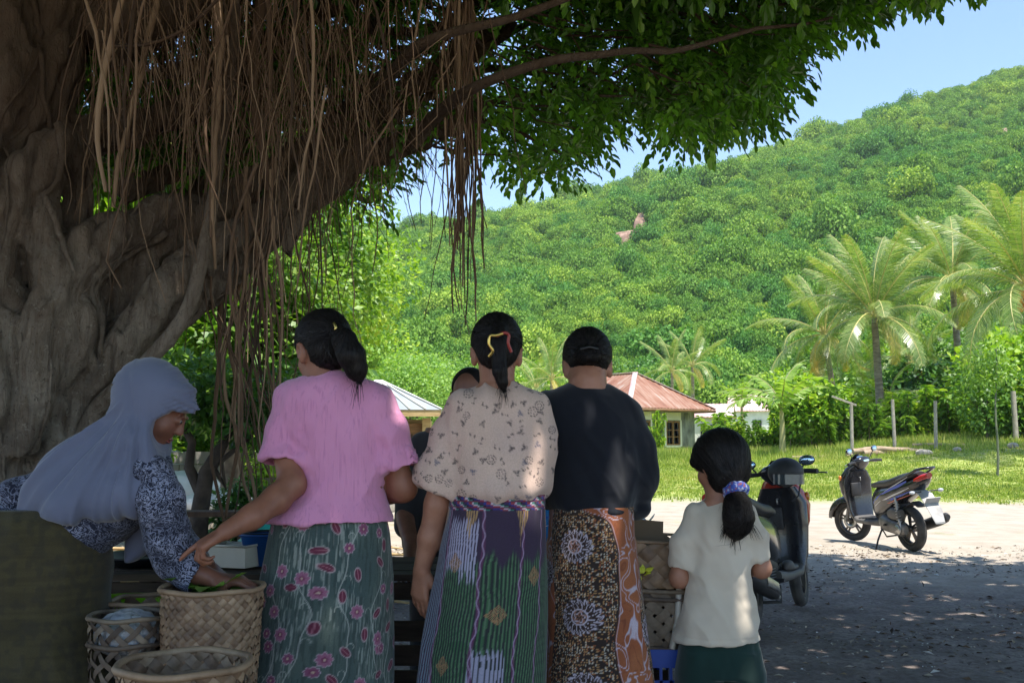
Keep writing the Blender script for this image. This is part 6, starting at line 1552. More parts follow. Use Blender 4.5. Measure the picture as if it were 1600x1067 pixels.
def comb(root, obj, knot, n=2300, L=.075, seed=0, wid=.0011, lift=.0012, down=0.0):
    """individual hairs lying over the combed hair, drawn towards the tied knot"""
    me = obj.data; nv = len(me.vertices); co = np.empty(nv * 3, np.float32); me.vertices.foreach_get('co', co); co = co.reshape(-1, 3).astype(float)
    nn = np.empty(nv * 3, np.float32); me.vertex_normals.foreach_get('vector', nn); nn = nn.reshape(-1, 3).astype(float)
    kd = kdtree.KDTree(nv); [kd.insert(c, i) for i, c in enumerate(co)]; kd.balance()
    rng = np.random.default_rng(seed); kn_ = np.asarray(knot) - np.array(root.location); Vs, Fs, m = [], [], 0
    for k in range(n):
        i = rng.integers(0, nv); p = co[i]; sgn = 1 if p[2] > kn_[2] - .03 else -1; pts = []; st = L * rng.uniform(.5, 1.1) / 6; jit = rng.normal(0, .25, 3); out = rng.uniform(.3, 1) * lift
        fly = rng.random() < .09
        for q in range(7):
            c, j, _ = kd.find(p); nr = nn[j]; base = np.array(c); pts.append((base + nr * (out + ((.0008 + .0030 * jit[0] ** 2 * 4) * q if fly else 0)), nr))
            d = (kn_ - p) * sgn; 
            if sgn < 0: d = np.array([0, 0, -1.0]) + .3 * (p - kn_) * [1, 0, 0]
            d = d + jit * np.linalg.norm(d); d -= nr * (d @ nr); l = np.linalg.norm(d)
            if l < .012: break
            p = base + d / l * st
        if len(pts) < 3: continue
        for q, (c, nr) in enumerate(pts):
            t = pts[min(q + 1, len(pts) - 1)][0] - pts[max(q - 1, 0)][0]; s_ = np.cross(t, nr); s_ /= np.linalg.norm(s_) + 1e-9; w = wid * .5 * (1 - .7 * abs(q / (len(pts) - 1) * 2 - 1))
            Vs += [c - s_ * w, c + s_ * w]
        a = np.arange(len(pts) - 1)[:, None] * 2 + m; Fs.append(np.concatenate([a, a + 1, a + 3, a + 2], 1)); m += len(pts) * 2
    o = link('hair_strands', raw_mesh('hair_strands', np.array(Vs), np.vstack(Fs)), m_hair_s, obj); o['kind'] = 'stuff'
m_hair_s = simple('hair_strand', (0.006, 0.005, 0.005), (0.026, 0.021, 0.018), 90, 0.5, Specular_IOR_Level=0.3)
def sec(Yc, rows):
    """rows: (photo row, left px, right px, half depth[, forward offset]) -> world loft sections"""
    out = []
    for r in rows:
        a, b_ = P(r[1], r[0], Yc), P(r[2], r[0], Yc); out.append((a[2], (a[0] + b_[0]) / 2, Yc + (r[4] if len(r) > 4 else 0), (b_[0] - a[0]) / 2, r[3]))
    return out
def cut_plane(s, p, n, size=.25):
    """flat cut: removes what lies beyond p along n"""
    M = frame_from(n); s.box(np.asarray(p) + np.asarray(n) / np.linalg.norm(n) * .07, (size, .07, size), M, r=.004, k=.006, op='x')
def skirt(name, Yc, rows, mat, root, paint, folds=None, zlo=.06, flare=1.03, seed=0):
    S = sec(Yc, rows); last = S[-1]; S = S + [(zlo, last[1], last[2], last[3] * flare, last[4] * flare)]
    S = np.array(sorted(S)); zt = S[-1, 0]; zz = np.concatenate([np.arange(zlo, .38, .02), np.arange(.38, zt, .0036), [zt, zt + .002]])
    cols = np.concatenate([np.linspace(-math.pi * .99, .0, 250, endpoint=False), np.linspace(0, math.pi, 60, endpoint=False)])   # camera side (-y) dense
    iv = [np.interp(zz, S[:, 0], S[:, i]) for i in range(1, 5)]
    ker = np.ones(9) / 9
    for i in range(4): iv[i][17:] = np.convolve(np.pad(iv[i][17:], 4, mode='edge'), ker, 'valid')
    cx, cy_, rx, ry = [v[:, None] for v in iv]; th = cols[None]; e = 2.5
    c, s_ = np.cos(th), np.sin(th); X_ = rx * np.sign(c) * np.abs(c) ** (2 / e); Y_ = ry * np.sign(s_) * np.abs(s_) ** (2 / e)
    u = X_ + 0 * zz[:, None]; v = zz[:, None] + 0 * u
    arc = np.concatenate([[0], np.cumsum(np.hypot(np.diff(np.cos(cols)), .8 * np.diff(np.sin(cols))))]); arc = (arc - np.interp(-math.pi / 2, cols[:250], arc[:250])) ; au = arc[None] * rx
    fo = folds(au, v, zt) if folds else 0
    nx, ny = c * np.ones_like(u), s_ * np.ones_like(u)
    X_ = cx + X_ + nx * fo; Y_ = cy_ + Y_ + ny * fo
    V = np.stack([X_, Y_, v], -1); nr, nc = u.shape; V[-1] = np.stack([cx[-1] + (X_[-1] - cx[-1]) * .9, cy_[-1] + (Y_[-1] - cy_[-1]) * .9, v[-1]], -1)
    b = MB().grid(V, True); Vv, Ff, _ = b.arrays()
    col = paint(au.ravel(), v.ravel(), zt); col = np.concatenate([col, np.ones((len(col), 1))], 1)
    return link(name, raw_mesh(name, Vv - np.array(root.location), Ff, attrs={'col': col}), mat, root)
def over(col, mask, c):
    m = np.clip(mask, 0, 1)[:, None]; return col * (1 - m) + np.array(c) * m
def soft(d, w=.0015): return np.clip(.5 - d / w, 0, 1)
def smoothpts(p, n=4):
    p = np.asarray(p, float); q = np.vstack([2 * p[0] - p[1], p, 2 * p[-1] - p[-2]]); out = []
    for i in range(1, len(q) - 2):
        for t in np.linspace(0, 1, n, endpoint=False): out.append(.5 * (2 * q[i] + (q[i + 1] - q[i - 1]) * t + (2 * q[i - 1] - 5 * q[i] + 4 * q[i + 1] - q[i + 2]) * t ** 2 + (3 * q[i] - q[i - 1] - 3 * q[i + 1] + q[i + 2]) * t ** 3))
    return np.array(out + [p[-1]])
def person(label, x, y): return thing('person', label, 'person', (x, y, 0.0))
def legs(s, x, y, w=.085, zh=.86, dy=0):
    for q in (-1, 1):
        s.chain([(x + q * w, y, zh), (x + q * w, y + .01, .47), (x + q * w, y - .01, .09)], [.066, .052, .036], k=.03)
        s.ell((x + q * w, y + .05, .035), (.042, .12, .034), k=.03)
m_sole = simple('sandal_rubber', H((60, 50, 44)), rough=.7)
def sandals(root, x, y, w=.085):
    for q in (-1, 1):
        o = MB().loft([(-.09, 0, 0, .034, .009, 3), (-.03, 0, 0, .032, .009, 3), (.08, 0, 0, .044, .009, 3), (.15, 0, 0, .03, .008, 2.5)], 16).build('sandal', m_sole, root, loc=(x + q * w - root.location.x, y + .02 - root.location.y, .010), rot=(0, 0, math.pi / 2))

# ---------------- woman in pink
Y2 = 3.2
def q2(px, py, dy=0): return P(px, py, Y2 + dy)
W2 = person('woman in a pink blouse and green flowered sarong pointing with her bare arm', q2(512, 800)[0], Y2)
b_ = SDF(); C2 = q2(503, 548, .0); f2 = np.array([-.60, .72, -.32])
M2, g2 = head(b_, C2, f2, .93)
b_.chain([q2(500, 562, -.0), q2(506, 592, -.005), q2(512, 630, .0)], [.052, .052, .075], k=.03)
b_.loft(sec(Y2, [(600, 470, 560, .06), (640, 448, 604, .085), (740, 478, 600, .10), (800, 455, 596, .12), (850, 440, 600, .13)]), k=.03)
b_.chain([q2(450, 640), q2(446, 700, -.04), q2(456, 756, -.11)], [.034, .042, .041], k=.02)
b_.chain([q2(456, 756, -.11), q2(432, 780, -.15), q2(394, 807, -.22), q2(354, 829, -.28)], [.041, .042, .036, .0265], k=.02)
hand(b_, q2(354, 829, -.28), (-.82, -.14, -.55), (-.40, .12, -.88), side=-1, L=.160, curl=(.10, .95, 1.05, 1.1), thumb=(.5, .8))
b_.chain([q2(594, 645), q2(614, 705, .0), q2(628, 762, .03)], [.028, .036, .044], k=.02); b_.chain([q2(630, 762, .03), q2(590, 775, .18), q2(560, 790, .30)], [.045, .036, .027], k=.02)
hand(b_, q2(560, 790, .30), (-.6, .75, -.2), (-.3, .1, -1), side=1, L=.165, curl=(.4,) * 4)
legs(b_, q2(512, 850)[0], Y2)
sdf_obj('body', b_, .0048, m_skin, W2); eyes(W2, M2, g2, .93); sandals(W2, q2(512, 850)[0], Y2)
hs = SDF(); kn = q2(527, 516, -.085)
hs.ell(g2(0, -.020, .034), np.array([.088, .106, .100]), M2, k=.02).ell(g2(0, -.062, -.022), np.array([.07, .05, .065]), M2, k=.03)
hs.ell(g2(0, .112, -.035), np.array([.098, .085, .105]), M2, k=.01, op='x')
for s_ in (-1, 1): hs.ell(g2(s_ * .094, .006, -.030), np.array([.034, .040, .048]), M2, k=.012, op='x')
hs.ell(kn, (.022, .03, .03), k=.012)
hs.chain([kn, q2(538, 532, -.12), q2(549, 556, -.13), q2(557, 578, -.125), q2(563, 599, -.115)], [.022, .037, .042, .033, .006], k=.012)
fa = flow_attr(kn, M2[:, 1], 50); ho = sdf_obj('hair', hs, .0048, m_hair, W2, hair_disp(fa, .003), 1, fa); comb(W2, ho, kn, seed=50)
strands(W2, m_hair, [q2(560, 590, -.12), q2(555, 570, -.13), q2(470, 520, -.03), q2(510, 487, 0)], [np.array([.1, 0, -1.]), np.array([.2, 0, -1.]), np.array([-.6, 0, -.5]), np.array([.6, 0, .3])], .06, 60, 1)
m_gold = simple('gold_metal', (0.65, 0.45, 0.12), rough=.3, Metallic=.9)
MB().tube([q2(522, 505, -.10) , q2(525, 512, -.125), q2(522, 521, -.11)], .0045, 7).build('hair_clip', m_gold, W2, origin=W2.location)
ss = SDF(); ss.loft(sec(Y2, [(583, 486, 545, .045, .0), (588, 474, 558, .058), (596, 452, 585, .075), (606, 436, 603, .09), (625, 428, 616, .105), (660, 440, 610, .118), (700, 462, 606, .122), (740, 468, 604, .124), (775, 456, 602, .132), (800, 426, 611, .156), (813, 417, 615, .163)]), k=.03, e=2.3)
sL = SDF().chain([q2(462, 634), q2(453, 675, -.02), q2(440, 745, -.06)], [.060, .068, .084], k=.03); sR = SDF().chain([q2(592, 638), q2(608, 680), q2(631, 750)], [.056, .060, .070], k=.03)
cut_plane(sL, q2(442, 722, -.06), P(442, 760, Y2) - P(446, 700, Y2) + np.array([0, -.03, 0])); cut_plane(sR, q2(630, 730), np.array([.16, 0, -1.0]))
sL.cone(q2(446, 712, -.04), q2(441, 745, -.07), .066, .070, k=.004, op='x'); sR.cone(q2(626, 718), q2(633, 750), .052, .056, k=.004, op='x'); ss.group(sL, .04).group(sR, .04)
ss.ell(q2(510, 578, .0), (.056, .05, .03), k=.01, op='x')
def ridge(p, o=2): return 1 - 2 * np.abs(fbm(p, o)) * 1.8
def fold2(V, N):
    x, y, z = V.T; d = .012 * fbm(np.stack([x * 16 + z * 5, y * 9, z * 3], -1), 3) + .005 * ridge(np.stack([x * 9 - z * 5, y * 6, z * 3.5 + x * 3], -1))
    d += .016 * sstep(1.02, .94, z) * fbm(np.stack([x * 5, y * 6, z * 26 + x * 7], -1), 2)
    ar = np.exp(-((x - q2(468, 850)[0]) / .05) ** 2 - ((z - 1.16) / .13) ** 2) + np.exp(-((x - q2(604, 850)[0]) / .05) ** 2 - ((z - 1.14) / .13) ** 2)
    return d + .020 * ar * fbm(np.stack([x * 20 + z * 12, y * 5, z * 20 - x * 8], -1), 2)
m_pink = cloth('pink_crinkle_cotton', (206, 136, 172), (218, 150, 184), 4, ribs=120, bump=.6, streak=(186, 120, 158))
sdf_obj('blouse', ss, .0052, m_pink, W2, fold2, 2)
def grid_pts(u0, u1, v0, v1, du, dv, jit, seed):
    rng = np.random.default_rng(seed); out = []
    for i, vv in enumerate(np.arange(v0, v1, dv)):
        for uu in np.arange(u0 + (du / 2 if i % 2 else 0), u1, du): out.append((uu + rng.normal(0, jit), vv + rng.normal(0, jit), rng.random(), rng.random()))
    return out
def paint2(u, v, zt):
    col = np.tile(np.array(H((66, 84, 82))), (len(u), 1)); p = lambda a, b2, z=0.0: np.stack([u * a, v * b2, np.full(len(u), z)], -1)
    col = over(col, .55 * sstep(-.5, .5, fbm(p(9, 5), 3)), H((92, 106, 96)))
    col = over(col, .75 * sstep(.12, .38, vnoise(p(330, 26))) * sstep(-.2, .3, vnoise(p(14, 7, 2))), H((150, 158, 150)))
    col = over(col, .5 * sstep(.2, .4, vnoise(p(210, 30, 6))), H((40, 56, 56)))
    rng = np.random.default_rng(2)
    for k in range(13):   # vines
        u0 = -.62 + k * .10 + rng.normal(0, .01); ph = rng.uniform(0, 6)
        uc = u0 + .020 * np.sin(v * 17 + ph) + .007 * np.sin(v * 43 + ph)
        col = over(col, .75 * soft(np.abs(u - uc) - .0014, .0015), H((186, 188, 180)))
        for j in range(9):
            v0 = .1 + j * .1 + rng.uniform(0, .03); sg = 1 if j % 2 else -1; uu = np.abs(v - v0); cu = u0 + .020 * math.sin(v0 * 17 + ph) + .007 * math.sin(v0 * 43 + ph)
            r_ = np.hypot(u - cu - sg * .012, v - v0); col = over(col, .7 * soft(np.abs(r_ - .010) - .0011, .0013) * (v > v0 - .006), H((178, 182, 172)))
    for (a, c, r1, r2) in grid_pts(-.62, .66, .08, 1.02, .072, .062, .012, 5):
        du, dv = u - a, v - c; near_ = (np.abs(du) < .04) & (np.abs(dv) < .04)
        if not near_.any(): continue
        rr_ = np.hypot(du, dv)[near_]; an_ = np.arctan2(dv, du)[near_]; sub = col[near_]
        if r1 < .5:
            R_ = (.014 + .007 * r2) * (.74 + .26 * np.abs(np.cos(4 * an_ + r2 * 3))); c1 = H((138, 78, 108)) if r2 < .6 else H((156, 98, 124))
            sub = over(sub, soft(rr_ - R_ - .0025), H((178, 160, 168))); sub = over(sub, soft(rr_ - R_), c1); sub = over(sub, soft(rr_ - R_ * .45) * .8, H((116, 48, 82))); sub = over(sub, soft(rr_ - .0035), H((200, 170, 150)))
        elif r1 < .85:
            t_ = r2 * 3.1; x_ = du[near_] * math.cos(t_) + dv[near_] * math.sin(t_); y_ = -du[near_] * math.sin(t_) + dv[near_] * math.cos(t_); e_ = np.hypot(x_ / .018, y_ / .010)
            sub = over(sub, soft((e_ - 1.22) * .01), H((176, 158, 160))); sub = over(sub, soft((e_ - 1) * .01), H((104, 38, 62))); sub = over(sub, .6 * soft(np.abs(y_) - .0012) * (e_ < .9), H((190, 130, 140)))
        col[near_] = sub
    return col
def fold_s(seed, a1=.006, a2=.010, dens=1.0):
    def f(u, v, zt):
        a1_, a2_ = a1 * 1.5, a2 * 1.7
        p = lambda a, b2, z: np.stack([u * a, v * b2, np.full_like(u, z)], -1)
        low = sstep(zt - .12, zt - .7, v)
        return a1_ * fbm(p(14 * dens, 2.2, seed), 3) * (.5 + low) + a2_ * low * (1 - 2.2 * np.abs(fbm(p(8 * dens, .8, seed + 5), 2))) + .003 * sstep(zt - .14, zt, v) * vnoise(p(45, 9, seed))
    return f
m_vc2 = vcol_mat('green_flowered_batik')
skirt('sarong', Y2, [(792, 432, 600, .130), (830, 424, 609, .142), (900, 410, 614, .152), (1000, 392, 613, .156), (1067, 380, 612, .158)], m_vc2, W2, paint2, fold_s(1))

# ---------------- woman in the printed blouse
def q3(px, py, dy=0): return P(px, py, Y2 + dy)
W3 = person('woman in a beige printed blouse and striped woven sarong, red and gold hair clip', q3(772, 800)[0], Y2)
b_ = SDF(); C3 = q3(776, 552, .01); f3 = np.array([-.05, .90, -.32]); M3, g3 = head(b_, C3, f3, .90)
b_.chain([q3(777, 565, .0), q3(777, 592, -.01), q3(778, 625, .0)], [.046, .046, .07], k=.03)
b_.loft(sec(Y2, [(606, 745, 812, .06), (640, 712, 840, .085), (740, 720, 842, .10), (800, 715, 845, .12), (850, 705, 848, .13)]), k=.03)
b_.chain([q3(722, 648), q3(696, 710, .0), q3(684, 788, .01)], [.024, .036, .041], k=.02)
b_.chain([q3(684, 788, .01), q3(672, 840, .015), q3(659, 888, .02)], [.041, .037, .027], k=.02)
hand(b_, q3(658, 890, .02), (-.02, .06, -1), (.55, .75, .0), side=1, L=.168, curl=(.28, .30, .34, .38), thumb=(.35, .5))
b_.chain([q3(834, 648), q3(838, 700, .02), q3(838, 762, .07)], [.024, .030, .032], k=.02); b_.chain([q3(838, 762, .07), q3(826, 775, .18), q3(800, 785, .30)], [.032, .030, .025], k=.02)
hand(b_, q3(800, 785, .30), (-.5, .8, -.2), (-.2, .1, -1), side=1, L=.16, curl=(.5,) * 4); legs(b_, q3(768, 850)[0], Y2)
sdf_obj('body', b_, .0048, m_skin2, W3); eyes(W3, M3, g3, .9); sandals(W3, q3(768, 850)[0], Y2)
hs = SDF(); kn = g3(0, -.118, .03)
hs.ell(g3(0, -.018, .036), np.array([.084, .102, .098]), M3, k=.02).ell(g3(0, -.064, -.03), np.array([.056, .04, .05]), M3, k=.03)
hs.ell(g3(0, .110, -.030), np.array([.095, .085, .10]), M3, k=.01, op='x')
for s_ in (-1, 1): hs.ell(g3(s_ * .092, .004, -.034), np.array([.030, .044, .046]), M3, k=.012, op='x')
hs.chain([kn, g3(.0, -.128, -.02), q3(781, 580, -.125), q3(785, 598, -.125), q3(787, 612, -.12)], [.030, .027, .022, .016, .003], k=.012)
fa = flow_attr(kn + [0, -.02, 0], M3[:, 1], 50); ho = sdf_obj('hair', hs, .0046, m_hair, W3, hair_disp(fa, .003), 1, fa); comb(W3, ho, kn, seed=51)
m_clip = simple('dark_red_plastic', H((130, 40, 36)), H((160, 60, 50)), 9, .35); cb = [q3(a, c, -.165 + d) for a, c, d in ((764, 557, .0), (770, 548, -.01), (764, 537, -.012), (766, 525, -.012), (776, 524, -.015), (786, 521, -.015))]
cl = MB().tube(smoothpts(cb), .0048, 8).build('hair_clip', m_gold, W3, origin=W3.location); MB().tube(smoothpts([q3(a, c, -.165 + d) for a, c, d in ((776, 525, -.012), (788, 520, -.014), (795, 524, -.01), (794, 536, -.008), (799, 550, .0))]), .0052, 8).build('clip_claw', m_clip, cl, origin=W3.location)
strands(W3, m_hair, [q3(786, 600, -.12), q3(745, 520, -.05), q3(810, 530, -.04)], [np.array([.05, 0, -1.]), np.array([-.5, 0, .4]), np.array([.6, 0, .3])], .05, 50, 2)
ss = SDF(); ss.loft(sec(Y2, [(597, 750, 806, .045), (602, 744, 814, .055), (612, 722, 832, .078), (628, 702, 846, .098), (660, 700, 856, .112), (700, 704, 858, .120), (740, 704, 857, .132), (762, 700, 858, .142), (774, 706, 852, .138), (780, 716, 846, .122)]), k=.03, e=2.3)
sL = SDF().chain([q3(722, 634), q3(705, 680, .0), q3(690, 745, .0), q3(680, 795, 0)], [.048, .060, .076, .088], k=.03)
ss.chain([q3(832, 636), q3(838, 690), q3(838, 745, .03)], [.046, .046, .046], k=.05)
ss.ell(q3(778, 592, .0), (.052, .046, .030), k=.01, op='x')
cut_plane(sL, q3(680, 766), np.array([-.42, 0, -.9]), .2)
sL.cone(q3(690, 752, .0), q3(678, 795, .0), .062, .066, k=.004, op='x'); ss.group(sL, .04)
def fold3(V, N):
    x, y, z = V.T; d = .013 * fbm(np.stack([x * 15 + z * 2, y * 9, z * 2.6], -1), 3) + .006 * ridge(np.stack([x * 8 + z * 3, y * 6, z * 2.4], -1))
    lo_ = sstep(1.12, .97, z) * (z > .93); d += .020 * lo_ * fbm(np.stack([x * 24, y * 8, z * 8 + x * 6], -1), 2)
    ar = np.exp(-((x - q3(712, 850)[0]) / .03) ** 2 - ((z - 1.1) / .16) ** 2); return d + .012 * ar * (fbm(np.stack([x * 14 + z * 9, y * 5, z * 6], -1), 2) - .3)
def motif(V, N):
    x, y, z = V.T; base = np.tile(np.array(H((216, 186, 168))), (len(x), 1)); base = over(base, .4 * sstep(-.3, .4, fbm(V * 9, 2)), H((200, 174, 164)))
    rng = np.random.default_rng(31); ink = H((36, 32, 44)); side = np.where(N[:, 1] < .1, 0, 1.0)
    pts = grid_pts(x.min() - .02, x.max() + .02, z.min(), z.max() + .02, .040, .036, .009, 32)
    for (a, c, r1, r2) in pts:
        yy = -1 if True else 1
        near_ = (np.abs(x - a) < .026) & (np.abs(z - c) < .026)
        if not near_.any(): continue
        du, dv = x[near_] - a, z[near_] - c; rr_ = np.hypot(du, dv); an_ = np.arctan2(dv, du); sub = base[near_]; t_ = r2 * 6.3
        xx = du * math.cos(t_) + dv * math.sin(t_); yv = -du * math.sin(t_) + dv * math.cos(t_)
        if r1 < .26:
            R_ = .010 + .005 * r2; m_ = soft(np.abs(rr_ - R_) - .0016, .0018) * (np.cos(an_ * 9 + t_) > -.55) + soft(np.abs(rr_ - R_ * .5) - .0014, .0018) * (np.cos(an_ * 5) > -.3); sub = over(sub, .85 * m_, ink)
        elif r1 < .62:
            for o_, w_ in (((0, 0), .0042), ((.007, .004), .0032), ((-.006, .005), .003), ((.002, -.008), .0026)):
                e_ = np.hypot((xx - o_[0]) / (w_ * 1.8), (yv - o_[1]) / w_); sub = over(sub, .8 * soft((e_ - 1) * .005) * (.55 + .45 * (np.sin(xx * 1500) > 0)), ink if r2 < .75 else H((84, 88, 112)))
        elif r1 < .86:
            m_ = soft(np.abs(yv - .006 * np.sin(xx * 300)) - .0011, .0015) * (np.abs(xx) < .012); m2_ = soft(np.hypot(xx - .008, yv - .004) - .003) + soft(np.hypot(xx + .007, yv + .003) - .0028); sub = over(sub, .8 * np.clip(m_ + m2_, 0, 1), ink)
        base[near_] = sub
    return {'col': np.concatenate([base, np.ones((len(x), 1))], 1)}
m_vc3 = vcol_mat('printed_rayon', rough=.7)
sdf_obj('blouse', ss, .0036, m_vc3, W3, fold3, 2, motif)
def paint3(u, v, zt):
    p = lambda a, b2, z=0.0: np.stack([u * a, v * b2, np.full(len(u), z)], -1); n_ = len(u); h = zt - v      # h: distance below the waist
    wob = .004 * vnoise(p(9, 18)); U = u + wob
    st = np.abs(((U / .0098) % 1) - .5) * 2
    col = np.tile(np.array(H((58, 98, 66))), (n_, 1)); col = over(col, .9 * (st < .5), H((34, 34, 44))); col = over(col, .35 * (st > .82), H((130, 150, 124)))
    # dark purple field under the band and ikat zones of lilac-white stripes
    field = sstep(.02, -.02, h - .21 + .035 * np.abs(((u / .05) % 1) - .5) * 2 + .02 * vnoise(p(60, 4, 3)))
    col = over(col, field, H((56, 42, 66)))
    lil = sstep(.30, .36, (h)) * 0 + sstep(.0, .01, h - .055 - .05 * np.abs(((u / .012) % 1) - .5)) * sstep(.01, -.01, h - .235 - .03 * vnoise(p(200, 1, 4))) * (u > -.145) * (u < -.035)
    col = over(col, .9 * lil * (st > .35), H((176, 172, 196)))
    lil2 = sstep(.0, .012, h - .44 - .05 * np.abs(((u / .012) % 1) - .5)) * (((u > -.03) & (u < .05)) | (u < -.16))
    col = over(col, .85 * lil2 * (st > .35), H((170, 166, 192)))
    left = sstep(-.150, -.154, u); stl = np.abs((((u + .006 * vnoise(p(4, 14, 7))) / .0125) % 1) - .5) * 2
    c2 = np.tile(np.array(H((40, 44, 66))), (n_, 1)); c2 = over(c2, (stl > .5) * .9, H((132, 150, 166))); c2 = over(c2, (stl < .15) * .8, H((112, 52, 92))); col = col * (1 - left[:, None]) + c2 * left[:, None]
    for uc, w_ in ((-.150, .004), (-.022, .0045), (.078, .0045), (.16, .004), (-.25, .004), (.25, .004)):
        d_ = np.abs(u - uc - .004 * np.sin(v * 30)) - w_; col = over(col, soft(d_), H((92, 50, 84))); col = over(col, .6 * soft(np.abs(u - uc - .004 * np.sin(v * 30) - .003 * np.sin(v * 110)) - .0016), H((190, 170, 200)))
    for uc, a in ((-.065, 1), (.072, 1), (.21, 1), (-.2, 1)):    # golden drips below the waistband
        d_ = np.abs(u - uc + .006 * vnoise(p(2, 40, uc * 9))) - .024 * sstep(.14, .02, h); col = over(col, .9 * soft(d_, .003) * (h < .15) * (np.abs(((u / .008) % 1) - .5) > .16), H((176, 140, 92)))
    for uc, hc in ((-.105, .20), (.02, .35), (.13, .24), (.02, .62), (-.105, .5)):
        e_ = np.abs(u - uc) / .026 + np.abs(h - hc) / .032; col = over(col, .85 * (e_ < 1) * (np.sin(e_ * 30 + np.arctan2(h - hc, u - uc) * 4) > -.35), H((168, 126, 88)))
    band = h < .042; zig = ((np.floor(u / .006) * 7 + np.floor(v / .0052) * 13 + np.floor(u / .018) * 5) % 6).astype(int); pal = np.array([H(c) for c in ((58, 40, 84), (40, 54, 130), (150, 60, 70), (188, 176, 190), (60, 120, 110), (30, 24, 40))])
    bc_ = pal[zig]; bc_[(h % .016) < .0035] = H((108, 36, 62)); col[band] = bc_[band]
    return col
def fold3s(u, v, zt):
    f = fold_s(7, .005, .008)(u, v, zt); return f + .012 * np.exp(-((u + .27 - .10 * (zt - v)) / .03) ** 2) * sstep(zt - .1, zt - .4, v)
skirt('sarong', Y2, [(772, 705, 853, .128), (800, 700, 853, .136), (850, 688, 854, .148), (900, 682, 855, .152), (950, 672, 854, .155), (1000, 662, 852, .158), (1067, 652, 850, .16)], vcol_mat('woven_ikat'), W3, paint3, fold3s)

# ---------------- woman in black
Y4 = 3.4
def q4(px, py, dy=0): return P(px, py, Y4 + dy)
W4 = person('woman in a black long-sleeved top and brown and orange batik sarong', q4(922, 800)[0], Y4)
b_ = SDF(); C4 = q4(918, 572, .05); f4 = np.array([-.04, .82, -.5]); M4, g4 = head(b_, C4, f4, .93)
b_.chain([q4(918, 578, .02), q4(918, 600, -.01), q4(919, 640, -.01)], [.055, .058, .08], k=.03)
b_.loft(sec(Y4, [(612, 880, 960, .06), (650, 850, 990, .09), (740, 862, 985, .11), (800, 865, 985, .12), (850, 862, 988, .13)]), k=.03)
b_.chain([q4(852, 640), q4(845, 705, .01), q4(850, 770, .05)], [.032, .040, .042], k=.02); b_.chain([q4(850, 770, .05), q4(870, 785, .2), q4(890, 790, .34)], [.036, .030, .026], k=.02)
hand(b_, q4(890, 790, .34), (.3, .9, -.2), (.2, .1, -1), side=-1, L=.165, curl=(.4,) * 4)
b_.chain([q4(978, 650), q4(996, 705, .01), q4(992, 765, .05)], [.026, .034, .034], k=.02); b_.chain([q4(992, 765, .05), q4(980, 785, .18), q4(955, 790, .34)], [.036, .030, .026], k=.02)
hand(b_, q4(955, 790, .34), (-.3, .9, -.2), (-.2, .1, -1), side=1, L=.165, curl=(.4,) * 4); legs(b_, q4(924, 850)[0], Y4)
sdf_obj('body', b_, .0052, m_skin2, W4); eyes(W4, M4, g4, .93); sandals(W4, q4(924, 850)[0], Y4)
hs = SDF(); kn = q4(920, 553, -.075)
hs.ell(g4(0, -.020, .036), np.array([.086, .105, .098]), M4, k=.02).ell(g4(0, -.07, -.012), np.array([.062, .04, .042]), M4, k=.03)
hs.ell(g4(0, .112, -.030), np.array([.097, .085, .10]), M4, k=.01, op='x')
for s_ in (-1, 1): hs.ell(g4(s_ * .094, .004, -.036), np.array([.030, .044, .046]), M4, k=.012, op='x')
hs.ell(kn, (.050, .034, .030), k=.012).ell(kn + [0.0, -.012, -.012], (.036, .026, .022), k=.01)
fa = flow_attr(kn, M4[:, 1], 46); ho = sdf_obj('hair', hs, .0048, m_hair, W4, hair_disp(fa, .003), 1, fa); comb(W4, ho, kn, seed=52)
MB().tube([kn + [-.03, -.028, .014], kn + [0, -.038, .02], kn + [.03, -.028, .014]], .004, 6).build('hair_tie', m_blackm, W4, origin=W4.location)
strands(W4, m_hair, [q4(905, 590, -.04), q4(935, 588, -.04)], [np.array([-.1, -.2, -1.]), np.array([.15, -.2, -1.])], .03, 40, 3)
ss = SDF(); ss.loft(sec(Y4, [(600, 890, 950, .045), (604, 878, 962, .06), (614, 858, 978, .08), (630, 842, 995, .10), (660, 838, 1003, .118), (700, 842, 1006, .13), (750, 850, 1003, .138), (785, 855, 996, .142), (799, 857, 993, .14)]), k=.03, e=2.35)
ss.chain([q4(980, 646), q4(997, 695), q4(1001, 745, .01), q4(994, 782, .06)], [.056, .058, .060, .056], k=.03); ss.chain([q4(994, 785, .07), q4(965, 792, .26)], [.05, .036], k=.02)
ss.chain([q4(856, 640), q4(845, 695), q4(848, 760, .04), q4(875, 785, .26)], [.060, .060, .056, .036], k=.03); ss.ell(q4(919, 594, .0), (.062, .055, .03), k=.01, op='x')
def fold4(V, N):
    x, y, z = V.T; d = .012 * fbm(np.stack([x * 10 + z * 4, y * 9, z * 4], -1), 3) + .006 * ridge(np.stack([x * 7 + z * 5, y * 6, z * 5 - x * 4], -1)) + .014 * sstep(1.06, .97, z) * fbm(np.stack([x * 6, y * 6, z * 26], -1), 2)
    ar = np.exp(-((x - q4(975, 850)[0]) / .03) ** 2 - ((z - 1.12) / .14) ** 2); return d - .010 * ar
m_blk = cloth('black_knit', (16, 19, 27), (22, 25, 34), 4, rough=.9, sheen=.25, bump=.3)
sdf_obj('sweater', ss, .0056, m_blk, W4, fold4, 2)
